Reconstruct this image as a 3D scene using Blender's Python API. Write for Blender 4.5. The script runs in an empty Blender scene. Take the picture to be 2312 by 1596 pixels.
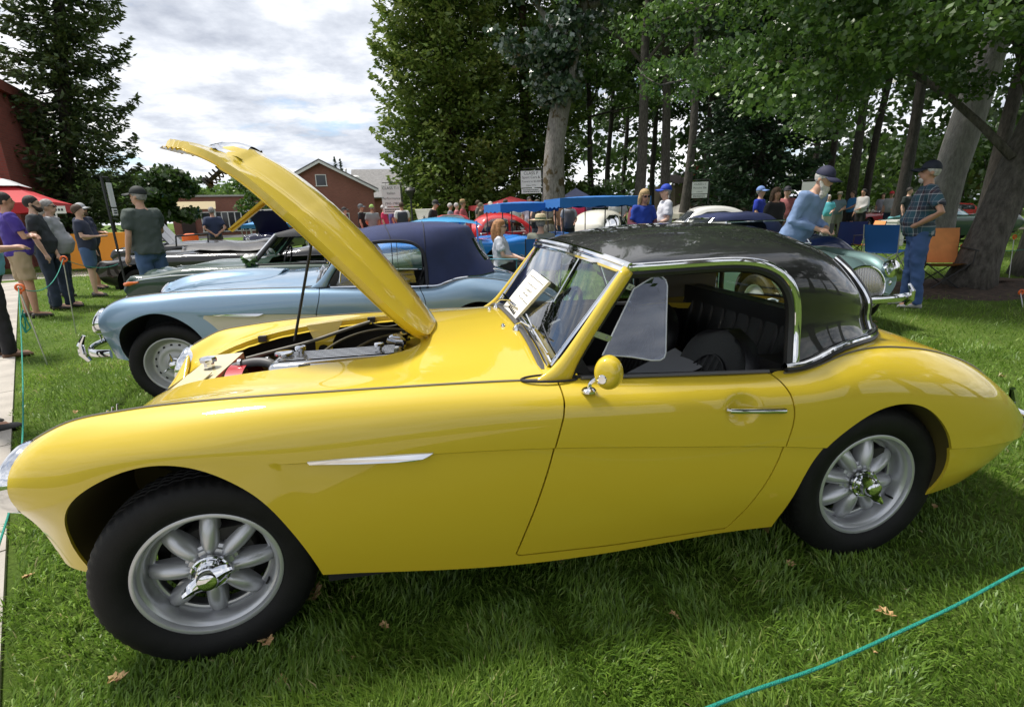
import bpy, bmesh, math, random
import numpy as np
from mathutils import Vector, Matrix, Euler
random.seed(7); np.random.seed(7)
S = bpy.context.scene
COL = S.collection
R_ = math.radians

# ------------------------------------------------------------------ camera
CAM = (0.7037, -2.1651, 1.3538)
YAW, PITCH, ROLL = -0.1801, -0.2705, -0.0298
def cam_axes():
    cy, sy, cp, sp = math.cos(YAW), math.sin(YAW), math.cos(PITCH), math.sin(PITCH)
    f = np.array([-sy*cp, cy*cp, sp]); r = np.array([cy, sy, 0.0]); u = np.cross(r, f)
    cr, sr = math.cos(ROLL), math.sin(ROLL)
    return cr*r+sr*u, -sr*r+cr*u, f
CR, CU, CF = cam_axes()
FPX = 1243.68 / 2500 * 2312          # focal length in the 2312 px wide view used for measuring the place
def ground_at(px, py, z=0.0):
    """where a sight line of the survey meets a level plane"""
    d = FPX*CF + CR*(px-1156) - CU*(py-798)
    t = (z-CAM[2])/d[2]
    return np.array(CAM) + t*d
def at_y(px, py, y):
    d = FPX*CF + CR*(px-1156) - CU*(py-798)
    t = (y-CAM[1])/d[1]
    return np.array(CAM) + t*d
cam_d = bpy.data.cameras.new('camera'); cam = bpy.data.objects.new('camera', cam_d); COL.objects.link(cam)
cam_d.lens = 17.909; cam_d.sensor_width = 36; cam_d.sensor_fit = 'HORIZONTAL'
cam_d.clip_start = 0.05; cam_d.clip_end = 2000
M = Matrix(((CR[0], CU[0], -CF[0], CAM[0]), (CR[1], CU[1], -CF[1], CAM[1]), (CR[2], CU[2], -CF[2], CAM[2]), (0, 0, 0, 1)))
cam.matrix_world = M
S.camera = cam

# ------------------------------------------------------------------ world: sky with broken cloud
SUN_EL, SUN_AZ = 63.0, 302.0       # azimuth clockwise from +Y
w = bpy.data.worlds.new('World'); S.world = w; w.use_nodes = True
nt = w.node_tree; N = nt.nodes; L = nt.links; N.clear()
out = N.new('ShaderNodeOutputWorld'); bg = N.new('ShaderNodeBackground'); bg.inputs['Strength'].default_value = 0.10
L.new(bg.outputs[0], out.inputs[0])
sky = N.new('ShaderNodeTexSky'); sky.sky_type = 'NISHITA'; sky.sun_disc = False
sky.sun_elevation = R_(SUN_EL); sky.sun_rotation = R_(SUN_AZ); sky.air_density = 1.0; sky.dust_density = 0.6; sky.ozone_density = 1.5
tc = N.new('ShaderNodeTexCoord')
sep = N.new('ShaderNodeSeparateXYZ'); L.new(tc.outputs['Generated'], sep.inputs[0])
def mth(op, a, b=None, c=None):
    n = N.new('ShaderNodeMath'); n.operation = op
    for i, v in enumerate((a, b, c)):
        if v is None: continue
        if isinstance(v, (int, float)): n.inputs[i].default_value = v
        else: L.new(v, n.inputs[i])
    return n.outputs[0]
# project the view direction on a flat cloud deck
zz = mth('MAXIMUM', sep.outputs[2], 0.0)
zz = mth('ADD', zz, 0.16)
dx = mth('DIVIDE', sep.outputs[0], zz); dy = mth('DIVIDE', sep.outputs[1], zz)
comb = N.new('ShaderNodeCombineXYZ'); L.new(dx, comb.inputs[0]); L.new(dy, comb.inputs[1])
def wnoise(scale, detail, rough, off, dist=0.0):
    mp = N.new('ShaderNodeMapping'); mp.inputs['Location'].default_value = off; L.new(comb.outputs[0], mp.inputs[0])
    n = N.new('ShaderNodeTexNoise'); n.inputs['Scale'].default_value = scale; n.inputs['Detail'].default_value = detail
    n.inputs['Roughness'].default_value = rough; n.inputs['Distortion'].default_value = dist
    L.new(mp.outputs[0], n.inputs['Vector']); return n.outputs['Fac']
def ramp(fac, stops, col=False):
    r = N.new('ShaderNodeValToRGB'); L.new(fac, r.inputs[0]); e = r.color_ramp.elements
    while len(e) < len(stops): e.new(0.5)
    for el, (p, c) in zip(e, stops):
        el.position = p; el.color = (c, c, c, 1) if isinstance(c, (int, float)) else (*c, 1)
    return r.outputs['Color']
n1 = wnoise(1.15, 9, 0.56, (3.1, 1.7, 0.0), 0.2)
n2 = wnoise(0.62, 6, 0.55, (7.3, 4.2, 0.0))
n3 = wnoise(2.6, 7, 0.6, (1.3, 9.2, 0.0))
cover = ramp(mth('ADD', mth('MULTIPLY', n1, 0.72), mth('MULTIPLY', n3, 0.28)), [(0.35, 0.0), (0.45, 1.0)])
shade = mth('ADD', mth('MULTIPLY', n2, 0.55), mth('MULTIPLY', n3, 0.45))
cloudcol = ramp(shade, [(0.38, (2.9, 3.2, 3.9)), (0.475, (5.3, 5.6, 6.2)), (0.60, (9.4, 9.4, 9.4))])
mix = N.new('ShaderNodeMixRGB'); L.new(cover, mix.inputs[0])
skyb = N.new('ShaderNodeMixRGB'); skyb.blend_type = 'MULTIPLY'; skyb.inputs[0].default_value = 1.0
skyb.inputs[2].default_value = (1.0, 1.05, 1.1, 1); L.new(sky.outputs[0], skyb.inputs[1])
L.new(skyb.outputs[0], mix.inputs[1]); L.new(cloudcol, mix.inputs[2]); L.new(mix.outputs[0], bg.inputs['Color'])

# ------------------------------------------------------------------ sun behind thin cloud
sun_d = bpy.data.lights.new('sun', 'SUN'); sun_d.energy = 3.6; sun_d.angle = R_(8); sun_d.color = (1.0, 0.95, 0.87)
sun = bpy.data.objects.new('sun', sun_d); COL.objects.link(sun); sun.location = (0, 0, 60)
_el, _az = R_(SUN_EL), R_(SUN_AZ)
sd = Vector((math.sin(_az)*math.cos(_el), math.cos(_az)*math.cos(_el), math.sin(_el)))
sun.rotation_euler = (-sd).to_track_quat('-Z', 'Y').to_euler()
S.view_settings.view_transform = 'Standard'; S.view_settings.look = 'None'
S.view_settings.exposure = 0.62; S.view_settings.gamma = 1.0; S.view_settings.use_curve_mapping = False
S.render.engine = 'CYCLES'
S.cycles.max_bounces = 6; S.cycles.diffuse_bounces = 3; S.cycles.transparent_max_bounces = 24; S.cycles.glossy_bounces = 4; S.cycles.transmission_bounces = 6
S.cycles.use_denoising = True; S.cycles.caustics_reflective = False; S.cycles.caustics_refractive = False

# ------------------------------------------------------------------ materials
MATS = {}
def _new(name):
    m = bpy.data.materials.new(name); m.use_nodes = True; MATS[name] = m
    return m, m.node_tree, m.node_tree.nodes['Principled BSDF']
def mat(name, col, rough=0.5, metal=0.0, coat=0.0, spec=0.5, var=0.0, vscale=8.0, bump=0.0, bscale=60.0, col2=None, sheen=0.0, coat_rough=0.03, detail=4):
    if name in MATS: return MATS[name]
    m, nt, b = _new(name); n, l = nt.nodes, nt.links
    b.inputs['Base Color'].default_value = (*col, 1); b.inputs['Roughness'].default_value = rough
    b.inputs['Metallic'].default_value = metal; b.inputs['Specular IOR Level'].default_value = spec
    b.inputs['Coat Weight'].default_value = coat; b.inputs['Coat Roughness'].default_value = coat_rough
    if sheen: b.inputs['Sheen Weight'].default_value = sheen
    t = n.new('ShaderNodeTexCoord')
    if var or col2:
        z = n.new('ShaderNodeTexNoise'); z.inputs['Scale'].default_value = vscale; z.inputs['Detail'].default_value = detail
        l.new(t.outputs['Object'], z.inputs['Vector'])
        r = n.new('ShaderNodeValToRGB'); l.new(z.outputs['Fac'], r.inputs[0])
        c2 = col2 if col2 else tuple(max(0, c*(1-var)) for c in col)
        c1 = col if col2 else tuple(min(1, c*(1+var)) for c in col)
        r.color_ramp.elements[0].position = 0.35; r.color_ramp.elements[1].position = 0.65
        r.color_ramp.elements[0].color = (*c2, 1); r.color_ramp.elements[1].color = (*c1, 1)
        l.new(r.outputs['Color'], b.inputs['Base Color'])
    if bump:
        z = n.new('ShaderNodeTexNoise'); z.inputs['Scale'].default_value = bscale; z.inputs['Detail'].default_value = 3
        l.new(t.outputs['Object'], z.inputs['Vector'])
        bp = n.new('ShaderNodeBump'); bp.inputs['Strength'].default_value = bump; bp.inputs['Distance'].default_value = 0.01
        l.new(z.outputs['Fac'], bp.inputs['Height']); l.new(bp.outputs['Normal'], b.inputs['Normal'])
    return m
def paint(name, col, flake=0.0):
    if name in MATS: return MATS[name]
    m, nt, b = _new(name); n, l = nt.nodes, nt.links
    b.inputs['Base Color'].default_value = (*col, 1); b.inputs['Roughness'].default_value = 0.35 if flake else 0.5
    b.inputs['Metallic'].default_value = flake; b.inputs['Specular IOR Level'].default_value = 0.3
    b.inputs['Coat Weight'].default_value = 1.0; b.inputs['Coat Roughness'].default_value = 0.02; b.inputs['Coat IOR'].default_value = 1.5
    # faint orange peel and dust
    t = n.new('ShaderNodeTexCoord'); z = n.new('ShaderNodeTexNoise'); z.inputs['Scale'].default_value = 9; z.inputs['Detail'].default_value = 2
    l.new(t.outputs['Object'], z.inputs['Vector'])
    bp = n.new('ShaderNodeBump'); bp.inputs['Strength'].default_value = 0.03; bp.inputs['Distance'].default_value = 0.01
    l.new(z.outputs['Fac'], bp.inputs['Height']); l.new(bp.outputs['Normal'], b.inputs['Coat Normal'])
    d = n.new('ShaderNodeTexNoise'); d.inputs['Scale'].default_value = 5; d.inputs['Detail'].default_value = 8; l.new(t.outputs['Object'], d.inputs['Vector'])
    mr = n.new('ShaderNodeMapRange'); mr.inputs[1].default_value = 0.4; mr.inputs[2].default_value = 0.75; mr.inputs[3].default_value = 0.015; mr.inputs[4].default_value = 0.06
    l.new(d.outputs['Fac'], mr.inputs[0]); l.new(mr.outputs[0], b.inputs['Coat Roughness'])
    return m
def glassy(name, tint=(1, 1, 1), refl=0.045, rough=0.0, haze=0.0, gain=1.6):
    """thin pane: clear, with a fresnel reflection"""
    if name in MATS: return MATS[name]
    m = bpy.data.materials.new(name); m.use_nodes = True; MATS[name] = m
    n, l = m.node_tree.nodes, m.node_tree.links; n.clear()
    o = n.new('ShaderNodeOutputMaterial'); t = n.new('ShaderNodeBsdfTransparent'); t.inputs[0].default_value = (*tint, 1)
    g = n.new('ShaderNodeBsdfGlossy'); g.inputs['Roughness'].default_value = rough
    fr = n.new('ShaderNodeFresnel'); fr.inputs[0].default_value = 1.52
    k = n.new('ShaderNodeMath'); k.operation = 'MULTIPLY_ADD'; k.inputs[1].default_value = gain; k.inputs[2].default_value = refl-0.045; k.use_clamp = True
    l.new(fr.outputs[0], k.inputs[0])
    mx = n.new('ShaderNodeMixShader'); l.new(k.outputs[0], mx.inputs[0]); l.new(t.outputs[0], mx.inputs[1]); l.new(g.outputs[0], mx.inputs[2])
    if haze:
        df = n.new('ShaderNodeBsdfDiffuse'); df.inputs[0].default_value = (0.8, 0.8, 0.8, 1)
        m2 = n.new('ShaderNodeMixShader'); m2.inputs[0].default_value = haze
        l.new(mx.outputs[0], m2.inputs[1]); l.new(df.outputs[0], m2.inputs[2]); l.new(m2.outputs[0], o.inputs[0])
    else: l.new(mx.outputs[0], o.inputs[0])
    return m
CHROME = mat('chrome', (0.72, 0.73, 0.75), 0.06, 1.0)
STEEL = mat('brushed_steel', (0.5, 0.5, 0.5), 0.3, 1.0)
SILVER = mat('silver_wheel_paint', (0.50, 0.51, 0.53), 0.32, 0.55, coat=0.3, var=0.05)
DARKM = mat('dark_metal', (0.03, 0.03, 0.032), 0.5, 0.3)
BLACKP = mat('black_plastic', (0.012, 0.012, 0.013), 0.45)
RUBBER = mat('tyre_rubber', (0.006, 0.006, 0.0063), 0.6, bump=0.12, bscale=180, var=0.25, vscale=14, spec=0.25)
BLACKV = mat('black_vinyl', (0.014, 0.014, 0.015), 0.33, bump=0.25, bscale=240, spec=0.5)
VOID = mat('underbody_black', (0.008, 0.008, 0.008), 0.9)
GLASS = glassy('window_glass', (0.93, 0.96, 0.95))
LENS = glassy('lamp_glass', (0.9, 0.92, 0.93), 0.12)

# ------------------------------------------------------------------ mesh helpers
def mesh_obj(name, V, F, m=None, parent=None, smooth=True, midx=None, auto=None):
    me = bpy.data.meshes.new(name)
    me.from_pydata([tuple(map(float, v)) for v in V], [], [tuple(int(i) for i in f) for f in F])
    return wrap(name, me, m, parent, smooth, midx, auto)
def wrap(name, me, m=None, parent=None, smooth=True, midx=None, auto=None):
    if m is not None:
        for q in (m if isinstance(m, (list, tuple)) else [m]): me.materials.append(q)
    if midx is not None: me.polygons.foreach_set('material_index', np.asarray(midx, np.int32))
    if smooth: me.polygons.foreach_set('use_smooth', np.ones(len(me.polygons), bool))
    me.update()
    if auto is not None and smooth:
        try: me.set_sharp_from_angle(angle=R_(auto))
        except Exception: pass
    o = bpy.data.objects.new(name, me); COL.objects.link(o)
    if parent is not None: o.parent = parent
    return o
def empty(name, loc=(0, 0, 0), rz=0.0, label=None, cat=None, group=None):
    o = bpy.data.objects.new(name, None); COL.objects.link(o); o.location = loc; o.rotation_euler = (0, 0, rz); o.empty_display_size = 0.2
    if label: tag(o, label, cat, group)
    return o
def tag(o, label, cat, group=None):
    o['label'] = label; o['category'] = cat
    if group: o['group'] = group
    return o
def structure(o, label=None):
    o['kind'] = 'structure'
    if label: o['label'] = label
    return o
def copy_tree(o, parent=None):
    c = o.copy(); COL.objects.link(c); c.parent = parent
    for ch in list(o.children): copy_tree(ch, c)
    return c
class MB:
    """collects shapes into one mesh"""
    def __init__(s): s.V = []; s.F = []; s.M = []
    def add(s, V, F, mi=0):
        b = len(s.V); s.V.extend([tuple(map(float, v)) for v in V]); s.F.extend([tuple(int(i)+b for i in f) for f in F]); s.M.extend([mi]*len(F)); return s
    def box(s, c, d, rz=0.0, mi=0, R=None):
        x, y, z = d[0]/2, d[1]/2, d[2]/2
        P = np.array([(-x, -y, -z), (x, -y, -z), (x, y, -z), (-x, y, -z), (-x, -y, z), (x, -y, z), (x, y, z), (-x, y, z)])
        if R is not None: P = P @ np.array(R).T
        elif rz:
            cs, sn = math.cos(rz), math.sin(rz); P = P @ np.array([[cs, sn, 0], [-sn, cs, 0], [0, 0, 1]])
        return s.add(P+np.array(c), [(0, 3, 2, 1), (4, 5, 6, 7), (0, 1, 5, 4), (1, 2, 6, 5), (2, 3, 7, 6), (3, 0, 4, 7)], mi)
    def tube(s, P, r, n=8, mi=0, cap=True, closed=False, flat=1.0, up=None):
        V, F = tube(P, r, n, cap, closed, flat, up); return s.add(V, F, mi)
    def lathe(s, prof, n=32, axis='z', c=(0, 0, 0), mi=0, a0=0, a1=2*math.pi):
        V, F = lathe(prof, n, a0, a1)
        if axis == 'y': V = V[:, [0, 2, 1]]*np.array([1, 1, -1])
        if axis == 'x': V = V[:, [2, 1, 0]]*np.array([1, 1, -1])
        return s.add(V+np.array(c), F, mi)
    def build(s, name, m=None, parent=None, smooth=True, auto=35):
        return mesh_obj(name, s.V, s.F, m, parent, smooth, s.M if isinstance(m, (list, tuple)) else None, auto)
def frames(P, closed=False, up=None):
    P = np.asarray(P, float); T = np.gradient(P, axis=0) if not closed else np.roll(P, -1, 0)-np.roll(P, 1, 0)
    T /= np.linalg.norm(T, axis=1)[:, None]+1e-12
    u = np.array(up if up is not None else (0, 0, 1.0), float)
    if up is None and abs(T[0] @ u) > 0.9: u = np.array((1.0, 0, 0))
    U = []
    for t in T:
        if up is not None: u = np.array(up, float)
        v = u-t*(t@u); nv = np.linalg.norm(v)
        if nv < 1e-6: v = np.cross(t, (1, 0.3, 0.1)); nv = np.linalg.norm(v)
        v /= nv; U.append(v); u = v
    U = np.array(U); B = np.cross(T, U); return T, U, B
def tube(P, r, n=8, cap=True, closed=False, flat=1.0, up=None):
    P = np.asarray(P, float); k = len(P); r = np.broadcast_to(np.asarray(r, float), (k,))
    T, U, B = frames(P, closed, up); a = np.linspace(0, 2*np.pi, n, endpoint=False)
    V = (P[:, None]+r[:, None, None]*(np.cos(a)[None, :, None]*B[:, None]+flat*np.sin(a)[None, :, None]*U[:, None])).reshape(-1, 3)
    F = []
    for i in range(k if closed else k-1):
        j = (i+1) % k
        for q in range(n):
            q2 = (q+1) % n; F.append((i*n+q, i*n+q2, j*n+q2, j*n+q))
    if cap and not closed: F.append(tuple(range(n))[::-1]); F.append(tuple((k-1)*n+q for q in range(n)))
    return V, F
def lathe(prof, n=32, a0=0, a1=2*math.pi):
    prof = np.asarray(prof, float); full = abs(a1-a0-2*math.pi) < 1e-6
    a = np.linspace(a0, a1, n, endpoint=not full); k = len(prof)
    V = np.stack([prof[None, :, 0]*np.cos(a)[:, None], prof[None, :, 0]*np.sin(a)[:, None], np.broadcast_to(prof[None, :, 1], (n, k))], 2).reshape(-1, 3)
    F = []
    for i in range(n if full else n-1):
        j = (i+1) % n
        for q in range(k-1): F.append((i*k+q, j*k+q, j*k+q+1, i*k+q+1))
    return V, F
def spline(xk, yk, x):
    """natural cubic spline, columns of yk"""
    xk = np.asarray(xk, float); yk = np.asarray(yk, float); one = yk.ndim == 1
    if one: yk = yk[:, None]
    n = len(xk); h = np.diff(xk)
    A = np.zeros((n, n)); b = np.zeros((n, yk.shape[1])); A[0, 0] = A[-1, -1] = 1
    for i in range(1, n-1):
        A[i, i-1] = h[i-1]; A[i, i] = 2*(h[i-1]+h[i]); A[i, i+1] = h[i]
        b[i] = 6*((yk[i+1]-yk[i])/h[i]-(yk[i]-yk[i-1])/h[i-1])
    m = np.linalg.solve(A, b); x = np.asarray(x, float)
    i = np.clip(np.searchsorted(xk, x)-1, 0, n-2); d = (x-xk[i])[:, None]; H = h[i][:, None]; e = H-d
    r = m[i]*e**3/(6*H)+m[i+1]*d**3/(6*H)+(yk[i]/H-m[i]*H/6)*e+(yk[i+1]/H-m[i+1]*H/6)*d
    return r[:, 0] if one else r
def curve(P, n, closed=False):
    """smooth curve through points, n samples"""
    P = np.asarray(P, float)
    if closed: P = np.vstack([P[-3:], P, P[:3]])
    t = np.r_[0, np.cumsum(np.linalg.norm(np.diff(P, axis=0), axis=1)+1e-9)]
    if closed:
        s = np.linspace(t[3], t[-3], n, endpoint=False); return spline(t, P, s)
    return spline(t, P, np.linspace(0, t[-1], n))
def grid_faces(nu, nv, flip=False):
    i, j = np.meshgrid(np.arange(nu-1), np.arange(nv-1), indexing='ij'); a = (i*nv+j).ravel()
    F = np.stack([a, a+nv, a+nv+1, a+1], 1)
    return F[:, ::-1] if flip else F
def sd_poly(P, poly):
    """signed distance (negative inside) of points to a closed polygon, 2-D"""
    P = np.asarray(P, float); poly = np.asarray(poly, float); d = np.full(len(P), 1e9); ins = np.zeros(len(P), bool)
    for a, b in zip(poly, np.roll(poly, -1, 0)):
        e = b-a; wv = P-a; t = np.clip((wv@e)/(e@e+1e-12), 0, 1); d = np.minimum(d, np.linalg.norm(wv-t[:, None]*e, axis=1))
        c = ((a[1] > P[:, 1]) != (b[1] > P[:, 1])); xi = (b[0]-a[0])*(P[:, 1]-a[1])/((b[1]-a[1]) if b[1] != a[1] else 1e-12)+a[0]
        ins ^= c & (P[:, 0] < xi)
    return np.where(ins, -d, d)
def clip(V, F, f):
    """keep the part of a mesh where f > 0; returns V, F, per-vertex flag 'on the cut'"""
    V = np.asarray(V, float); f = np.where(np.abs(f) < 1e-7, 1e-7, f)
    NV = list(V); fl = [False]*len(V); ek = {}; NF = []
    pos = f > 0
    for fc in F:
        p = pos[list(fc)]
        if p.all(): NF.append(tuple(fc)); continue
        if not p.any(): continue
        o = []; k = len(fc)
        for q in range(k):
            a, b = fc[q], fc[(q+1) % k]
            if pos[a]: o.append(a)
            if pos[a] != pos[b]:
                key = (a, b) if a < b else (b, a)
                if key not in ek:
                    t = f[key[0]]/(f[key[0]]-f[key[1]]); ek[key] = len(NV); NV.append(V[key[0]]*(1-t)+V[key[1]]*t); fl.append(True)
                o.append(ek[key])
        if len(o) >= 3: NF.append(tuple(o))
    used = sorted({i for q in NF for i in q}); mp = {u: i for i, u in enumerate(used)}
    return np.array([NV[u] for u in used]).reshape(-1, 3), [tuple(mp[i] for i in q) for q in NF], np.array([fl[u] for u in used], bool)
def merge_flags(V, V2, fl2, flprev_pts): return fl2
def flange(V, F, on, vec):
    """turn the cut edge inwards: extrude boundary edges whose two ends are both on the cut"""
    cnt = {}
    for q in F:
        for a, b in zip(q, q[1:]+q[:1]): cnt[(min(a, b), max(a, b))] = cnt.get((min(a, b), max(a, b)), 0)+1
    V = list(V); F = list(F); new = {}; base = list(F)
    for q in base:
        for a, b in zip(q, q[1:]+q[:1]):
            if on[a] and on[b] and cnt[(min(a, b), max(a, b))] == 1:
                for v in (a, b):
                    if v not in new: new[v] = len(V); V.append(np.array(V[v])+vec[v])
                F.append((b, a, new[a], new[b]))
    return np.array(V), F
def mirror(V, F): return np.array(V)*np.array([1, -1, 1]), [tuple(q)[::-1] for q in F]
def rotz(V, a):
    c, s = math.cos(a), math.sin(a); return np.asarray(V)@np.array([[c, s, 0], [-s, c, 0], [0, 0, 1]])
def rot_axis(V, axis, a):
    return np.asarray(V, float)@np.array(Matrix.Rotation(a, 3, axis)).T
def smoothstep(a, b, x):
    t = np.clip((np.asarray(x, float)-a)/(b-a), 0, 1); return t*t*(3-2*t)
def poly_plate(P, d):
    """closed 3-D outline given a thickness vector d"""
    P = np.array(P, float); n = len(P); V = np.vstack([P, P+np.array(d)])
    return V, [tuple(range(n))[::-1], tuple(n+i for i in range(n))]+[(i, (i+1) % n, n+(i+1) % n, n+i) for i in range(n)]
# ------------------------------------------------------------------ roadster body: section guides, |y| and z along x (front axle at x = 0)
G_ = {
 0: [(-.565, 0, .47), (-.50, 0, .55), (-.403, 0, .64), (-.33, 0, .698), (-.2, 0, .780), (0, 0, .851), (.2, 0, .880), (.5, 0, .897), (.75, 0, .905), (.95, 0, .913), (1.1, 0, .918), (1.3, 0, .905), (1.6, 0, .88), (1.9, 0, .862), (2.1, 0, .858), (2.3, 0, .862), (2.45, 0, .857), (2.6, 0, .838), (2.8, 0, .785), (3.0, 0, .70), (3.2, 0, .575), (3.30, 0, .44)],
 1: [(-.545, .2, .48), (-.48, .2, .56), (-.385, .2, .65), (-.32, .2, .705), (-.2, .2, .778), (0, .2, .845), (.2, .2, .874), (.5, .2, .892), (.75, .2, .900), (.95, .2, .908), (1.1, .2, .913), (1.3, .2, .90), (1.6, .2, .872), (1.9, .2, .855), (2.1, .2, .852), (2.3, .2, .857), (2.45, .2, .853), (2.6, .2, .834), (2.8, .2, .78), (3.0, .195, .692), (3.2, .19, .565), (3.29, .185, .435)],
 2: [(-.49, .38, .52), (-.45, .383, .585), (-.38, .386, .665), (-.30, .39, .725), (-.2, .39, .774), (0, .39, .828), (.2, .39, .856), (.5, .39, .875), (.75, .39, .884), (.95, .39, .890), (1.1, .39, .892), (1.3, .39, .875), (1.6, .39, .848), (1.9, .39, .838), (2.1, .39, .838), (2.3, .39, .846), (2.45, .385, .843), (2.6, .38, .824), (2.8, .37, .768), (3.0, .35, .672), (3.18, .335, .55), (3.27, .325, .425)],
 3: [(-.445, .488, .690), (-.40, .505, .720), (-.33, .517, .757), (-.2, .525, .798), (0, .53, .831), (.2, .53, .846), (.5, .54, .856), (.75, .545, .860), (.95, .55, .864), (1.1, .55, .862), (1.3, .55, .842), (1.6, .56, .818), (1.9, .565, .808), (2.1, .565, .820), (2.3, .55, .836), (2.45, .535, .834), (2.6, .52, .814), (2.8, .495, .752), (3.0, .465, .648), (3.16, .44, .53), (3.25, .425, .415)],
 4: [(-.425, .573, .755), (-.39, .592, .774), (-.307, .605, .811), (-.2, .608, .829), (-.09, .613, .839), (.02, .622, .845), (.116, .63, .848), (.303, .645, .850), (.494, .655, .849), (.758, .665, .845), (1.02, .671, .836), (1.25, .677, .822), (1.6, .684, .799), (1.9, .688, .785), (2.0, .688, .788), (2.08, .685, .804), (2.16, .679, .827), (2.24, .671, .839), (2.32, .661, .840), (2.45, .645, .826), (2.59, .628, .800), (2.75, .604, .752), (2.93, .572, .674), (3.08, .545, .575), (3.18, .525, .48), (3.225, .515, .405)],
 5: [(-.440, .646, .718), (-.41, .657, .737), (-.3, .676, .775), (-.1, .688, .806), (.1, .701, .816), (.5, .719, .813), (1.0, .733, .800), (1.25, .737, .786), (1.6, .741, .767), (1.9, .744, .754), (2.0, .745, .754), (2.1, .744, .768), (2.25, .735, .790), (2.4, .722, .784), (2.6, .702, .75), (2.75, .684, .706), (2.93, .650, .632), (3.08, .612, .543), (3.17, .578, .463), (3.21, .562, .40)],
 6: [(-.456, .673, .655), (-.42, .687, .672), (-.35, .704, .695), (-.2, .721, .738), (0, .738, .758), (.2, .744, .752), (.5, .750, .744), (1.0, .759, .733), (1.6, .764, .700), (1.9, .767, .684), (2.1, .769, .688), (2.35, .767, .700), (2.6, .754, .666), (2.8, .727, .610), (2.95, .694, .552), (3.1, .642, .480), (3.17, .608, .437), (3.20, .592, .392)],
 7: [(-.458, .655, .590), (-.42, .680, .596), (-.36, .707, .610), (-.2, .733, .662), (0, .746, .700), (.2, .752, .690), (.3, .755, .684), (.7, .760, .668), (1.085, .764, .644), (1.5, .770, .602), (1.89, .774, .558), (2.07, .776, .532), (2.35, .776, .495), (2.61, .768, .461), (2.8, .748, .441), (2.95, .716, .428), (3.07, .672, .412), (3.16, .622, .392), (3.19, .604, .382)],
 9: [(-.455, .600, .492), (-.41, .632, .495), (-.33, .676, .50), (-.2, .712, .51), (0, .738, .51), (.3, .747, .49), (.7, .752, .47), (1.1, .757, .45), (1.5, .762, .42), (1.9, .765, .39), (2.2, .767, .37), (2.5, .762, .355), (2.7, .744, .343), (2.85, .715, .342), (3.0, .664, .347), (3.1, .612, .352), (3.15, .585, .354)],
 10: [(-.43, .590, .375), (-.39, .63, .372), (-.32, .668, .365), (-.2, .69, .33), (0, .70, .29), (.345, .712, .271), (.644, .716, .236), (.936, .718, .207), (1.414, .718, .200), (1.75, .719, .209), (1.95, .720, .203), (2.3, .722, .205), (2.6, .722, .245), (2.75, .706, .262), (2.88, .678, .286), (3.0, .636, .312), (3.08, .592, .328), (3.12, .566, .334)],
}
def step_at(x): return 0.009*smoothstep(0.24, 0.36, x)*(1-smoothstep(3.0, 3.15, x))
def healey_grid(nu=260, n1=62, n2=20):
    """half body as a grid of points, x rearwards, |y| outwards; rows run from the centre line to the sill"""
    X0, X1 = -.45, 3.22
    base = np.linspace(0, 1, nu); X = X0+(X1-X0)*base
    lines = {}
    for k, tab in G_.items():
        T = np.array(tab); xs, xe = T[0, 0], T[-1, 0]
        w0 = np.clip((0.05-X)/(0.05-X0), 0, 1)**2; w1 = np.clip((X-2.75)/(X1-2.75), 0, 1)**2
        xg = X+(xs-X0)*w0+(xe-X1)*w1
        yz = spline(T[:, 0], T[:, 1:], xg); lines[k] = np.column_stack([xg, yz])
    s = step_at(lines[7][:, 0])
    l8 = lines[7]+np.column_stack([0*s, -s, -0.6*s-0.0015]); lines[8] = l8
    up = np.stack([lines[k] for k in range(8)], 1); lo = np.stack([lines[k] for k in (8, 9, 10)], 1)
    U = np.zeros((nu, n1, 3)); W = np.zeros((nu, n2, 3))
    # row spacing common to all columns so the rows stay smooth
    d = np.linalg.norm(np.diff(up, axis=1), axis=2).mean(0); t = np.r_[0, np.cumsum(d)]; tt = np.linspace(0, t[-1], n1)
    d2 = np.linalg.norm(np.diff(lo, axis=1), axis=2).mean(0); t2 = np.r_[0, np.cumsum(d2)]; tt2 = np.linspace(0, t2[-1], n2)
    for i in range(nu):
        U[i] = spline(t, up[i], tt); W[i] = spline(t2, lo[i], tt2)
    U[:, 0, 1] = 0
    return np.concatenate([U, W], 1), n1
HG, HROW = healey_grid()
ARCH_F = [(-.300, .365), (-.335, .43), (-.338, .50), (-.312, .570), (-.268, .627), (-.205, .670), (-.137, .699), (-.060, .715), (.003, .712), (.070, .691), (.145, .645), (.210, .583), (.266, .49), (.303, .403), (.329, .323), (.345, .262), (.36, .15), (0, .05), (-.25, .15)]
ARCH_R = [(1.921, .17), (1.932, .239), (1.945, .282), (1.975, .387), (2.012, .475), (2.066, .541), (2.13, .591), (2.196, .631), (2.264, .657), (2.336, .666), (2.398, .659), (2.464, .632), (2.529, .58), (2.58, .517), (2.608, .456), (2.620, .395), (2.613, .33), (2.588, .23), (2.5, .1), (2.0, .1)]
DOOR = [(1.118, .90), (1.120, .83), (1.1235, .79), (1.117, .745), (1.100, .690), (1.075, .60), (1.058, .545), (1.025, .445), (.990, .343), (.957, .246), (1.30, .232), (1.734, .232), (1.79, .322), (1.847, .432), (1.875, .494), (1.899, .562), (1.915, .625), (1.920, .667), (1.917, .70), (1.908, .735), (1.885, .785), (1.868, .83), (1.86, .90)]
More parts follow.
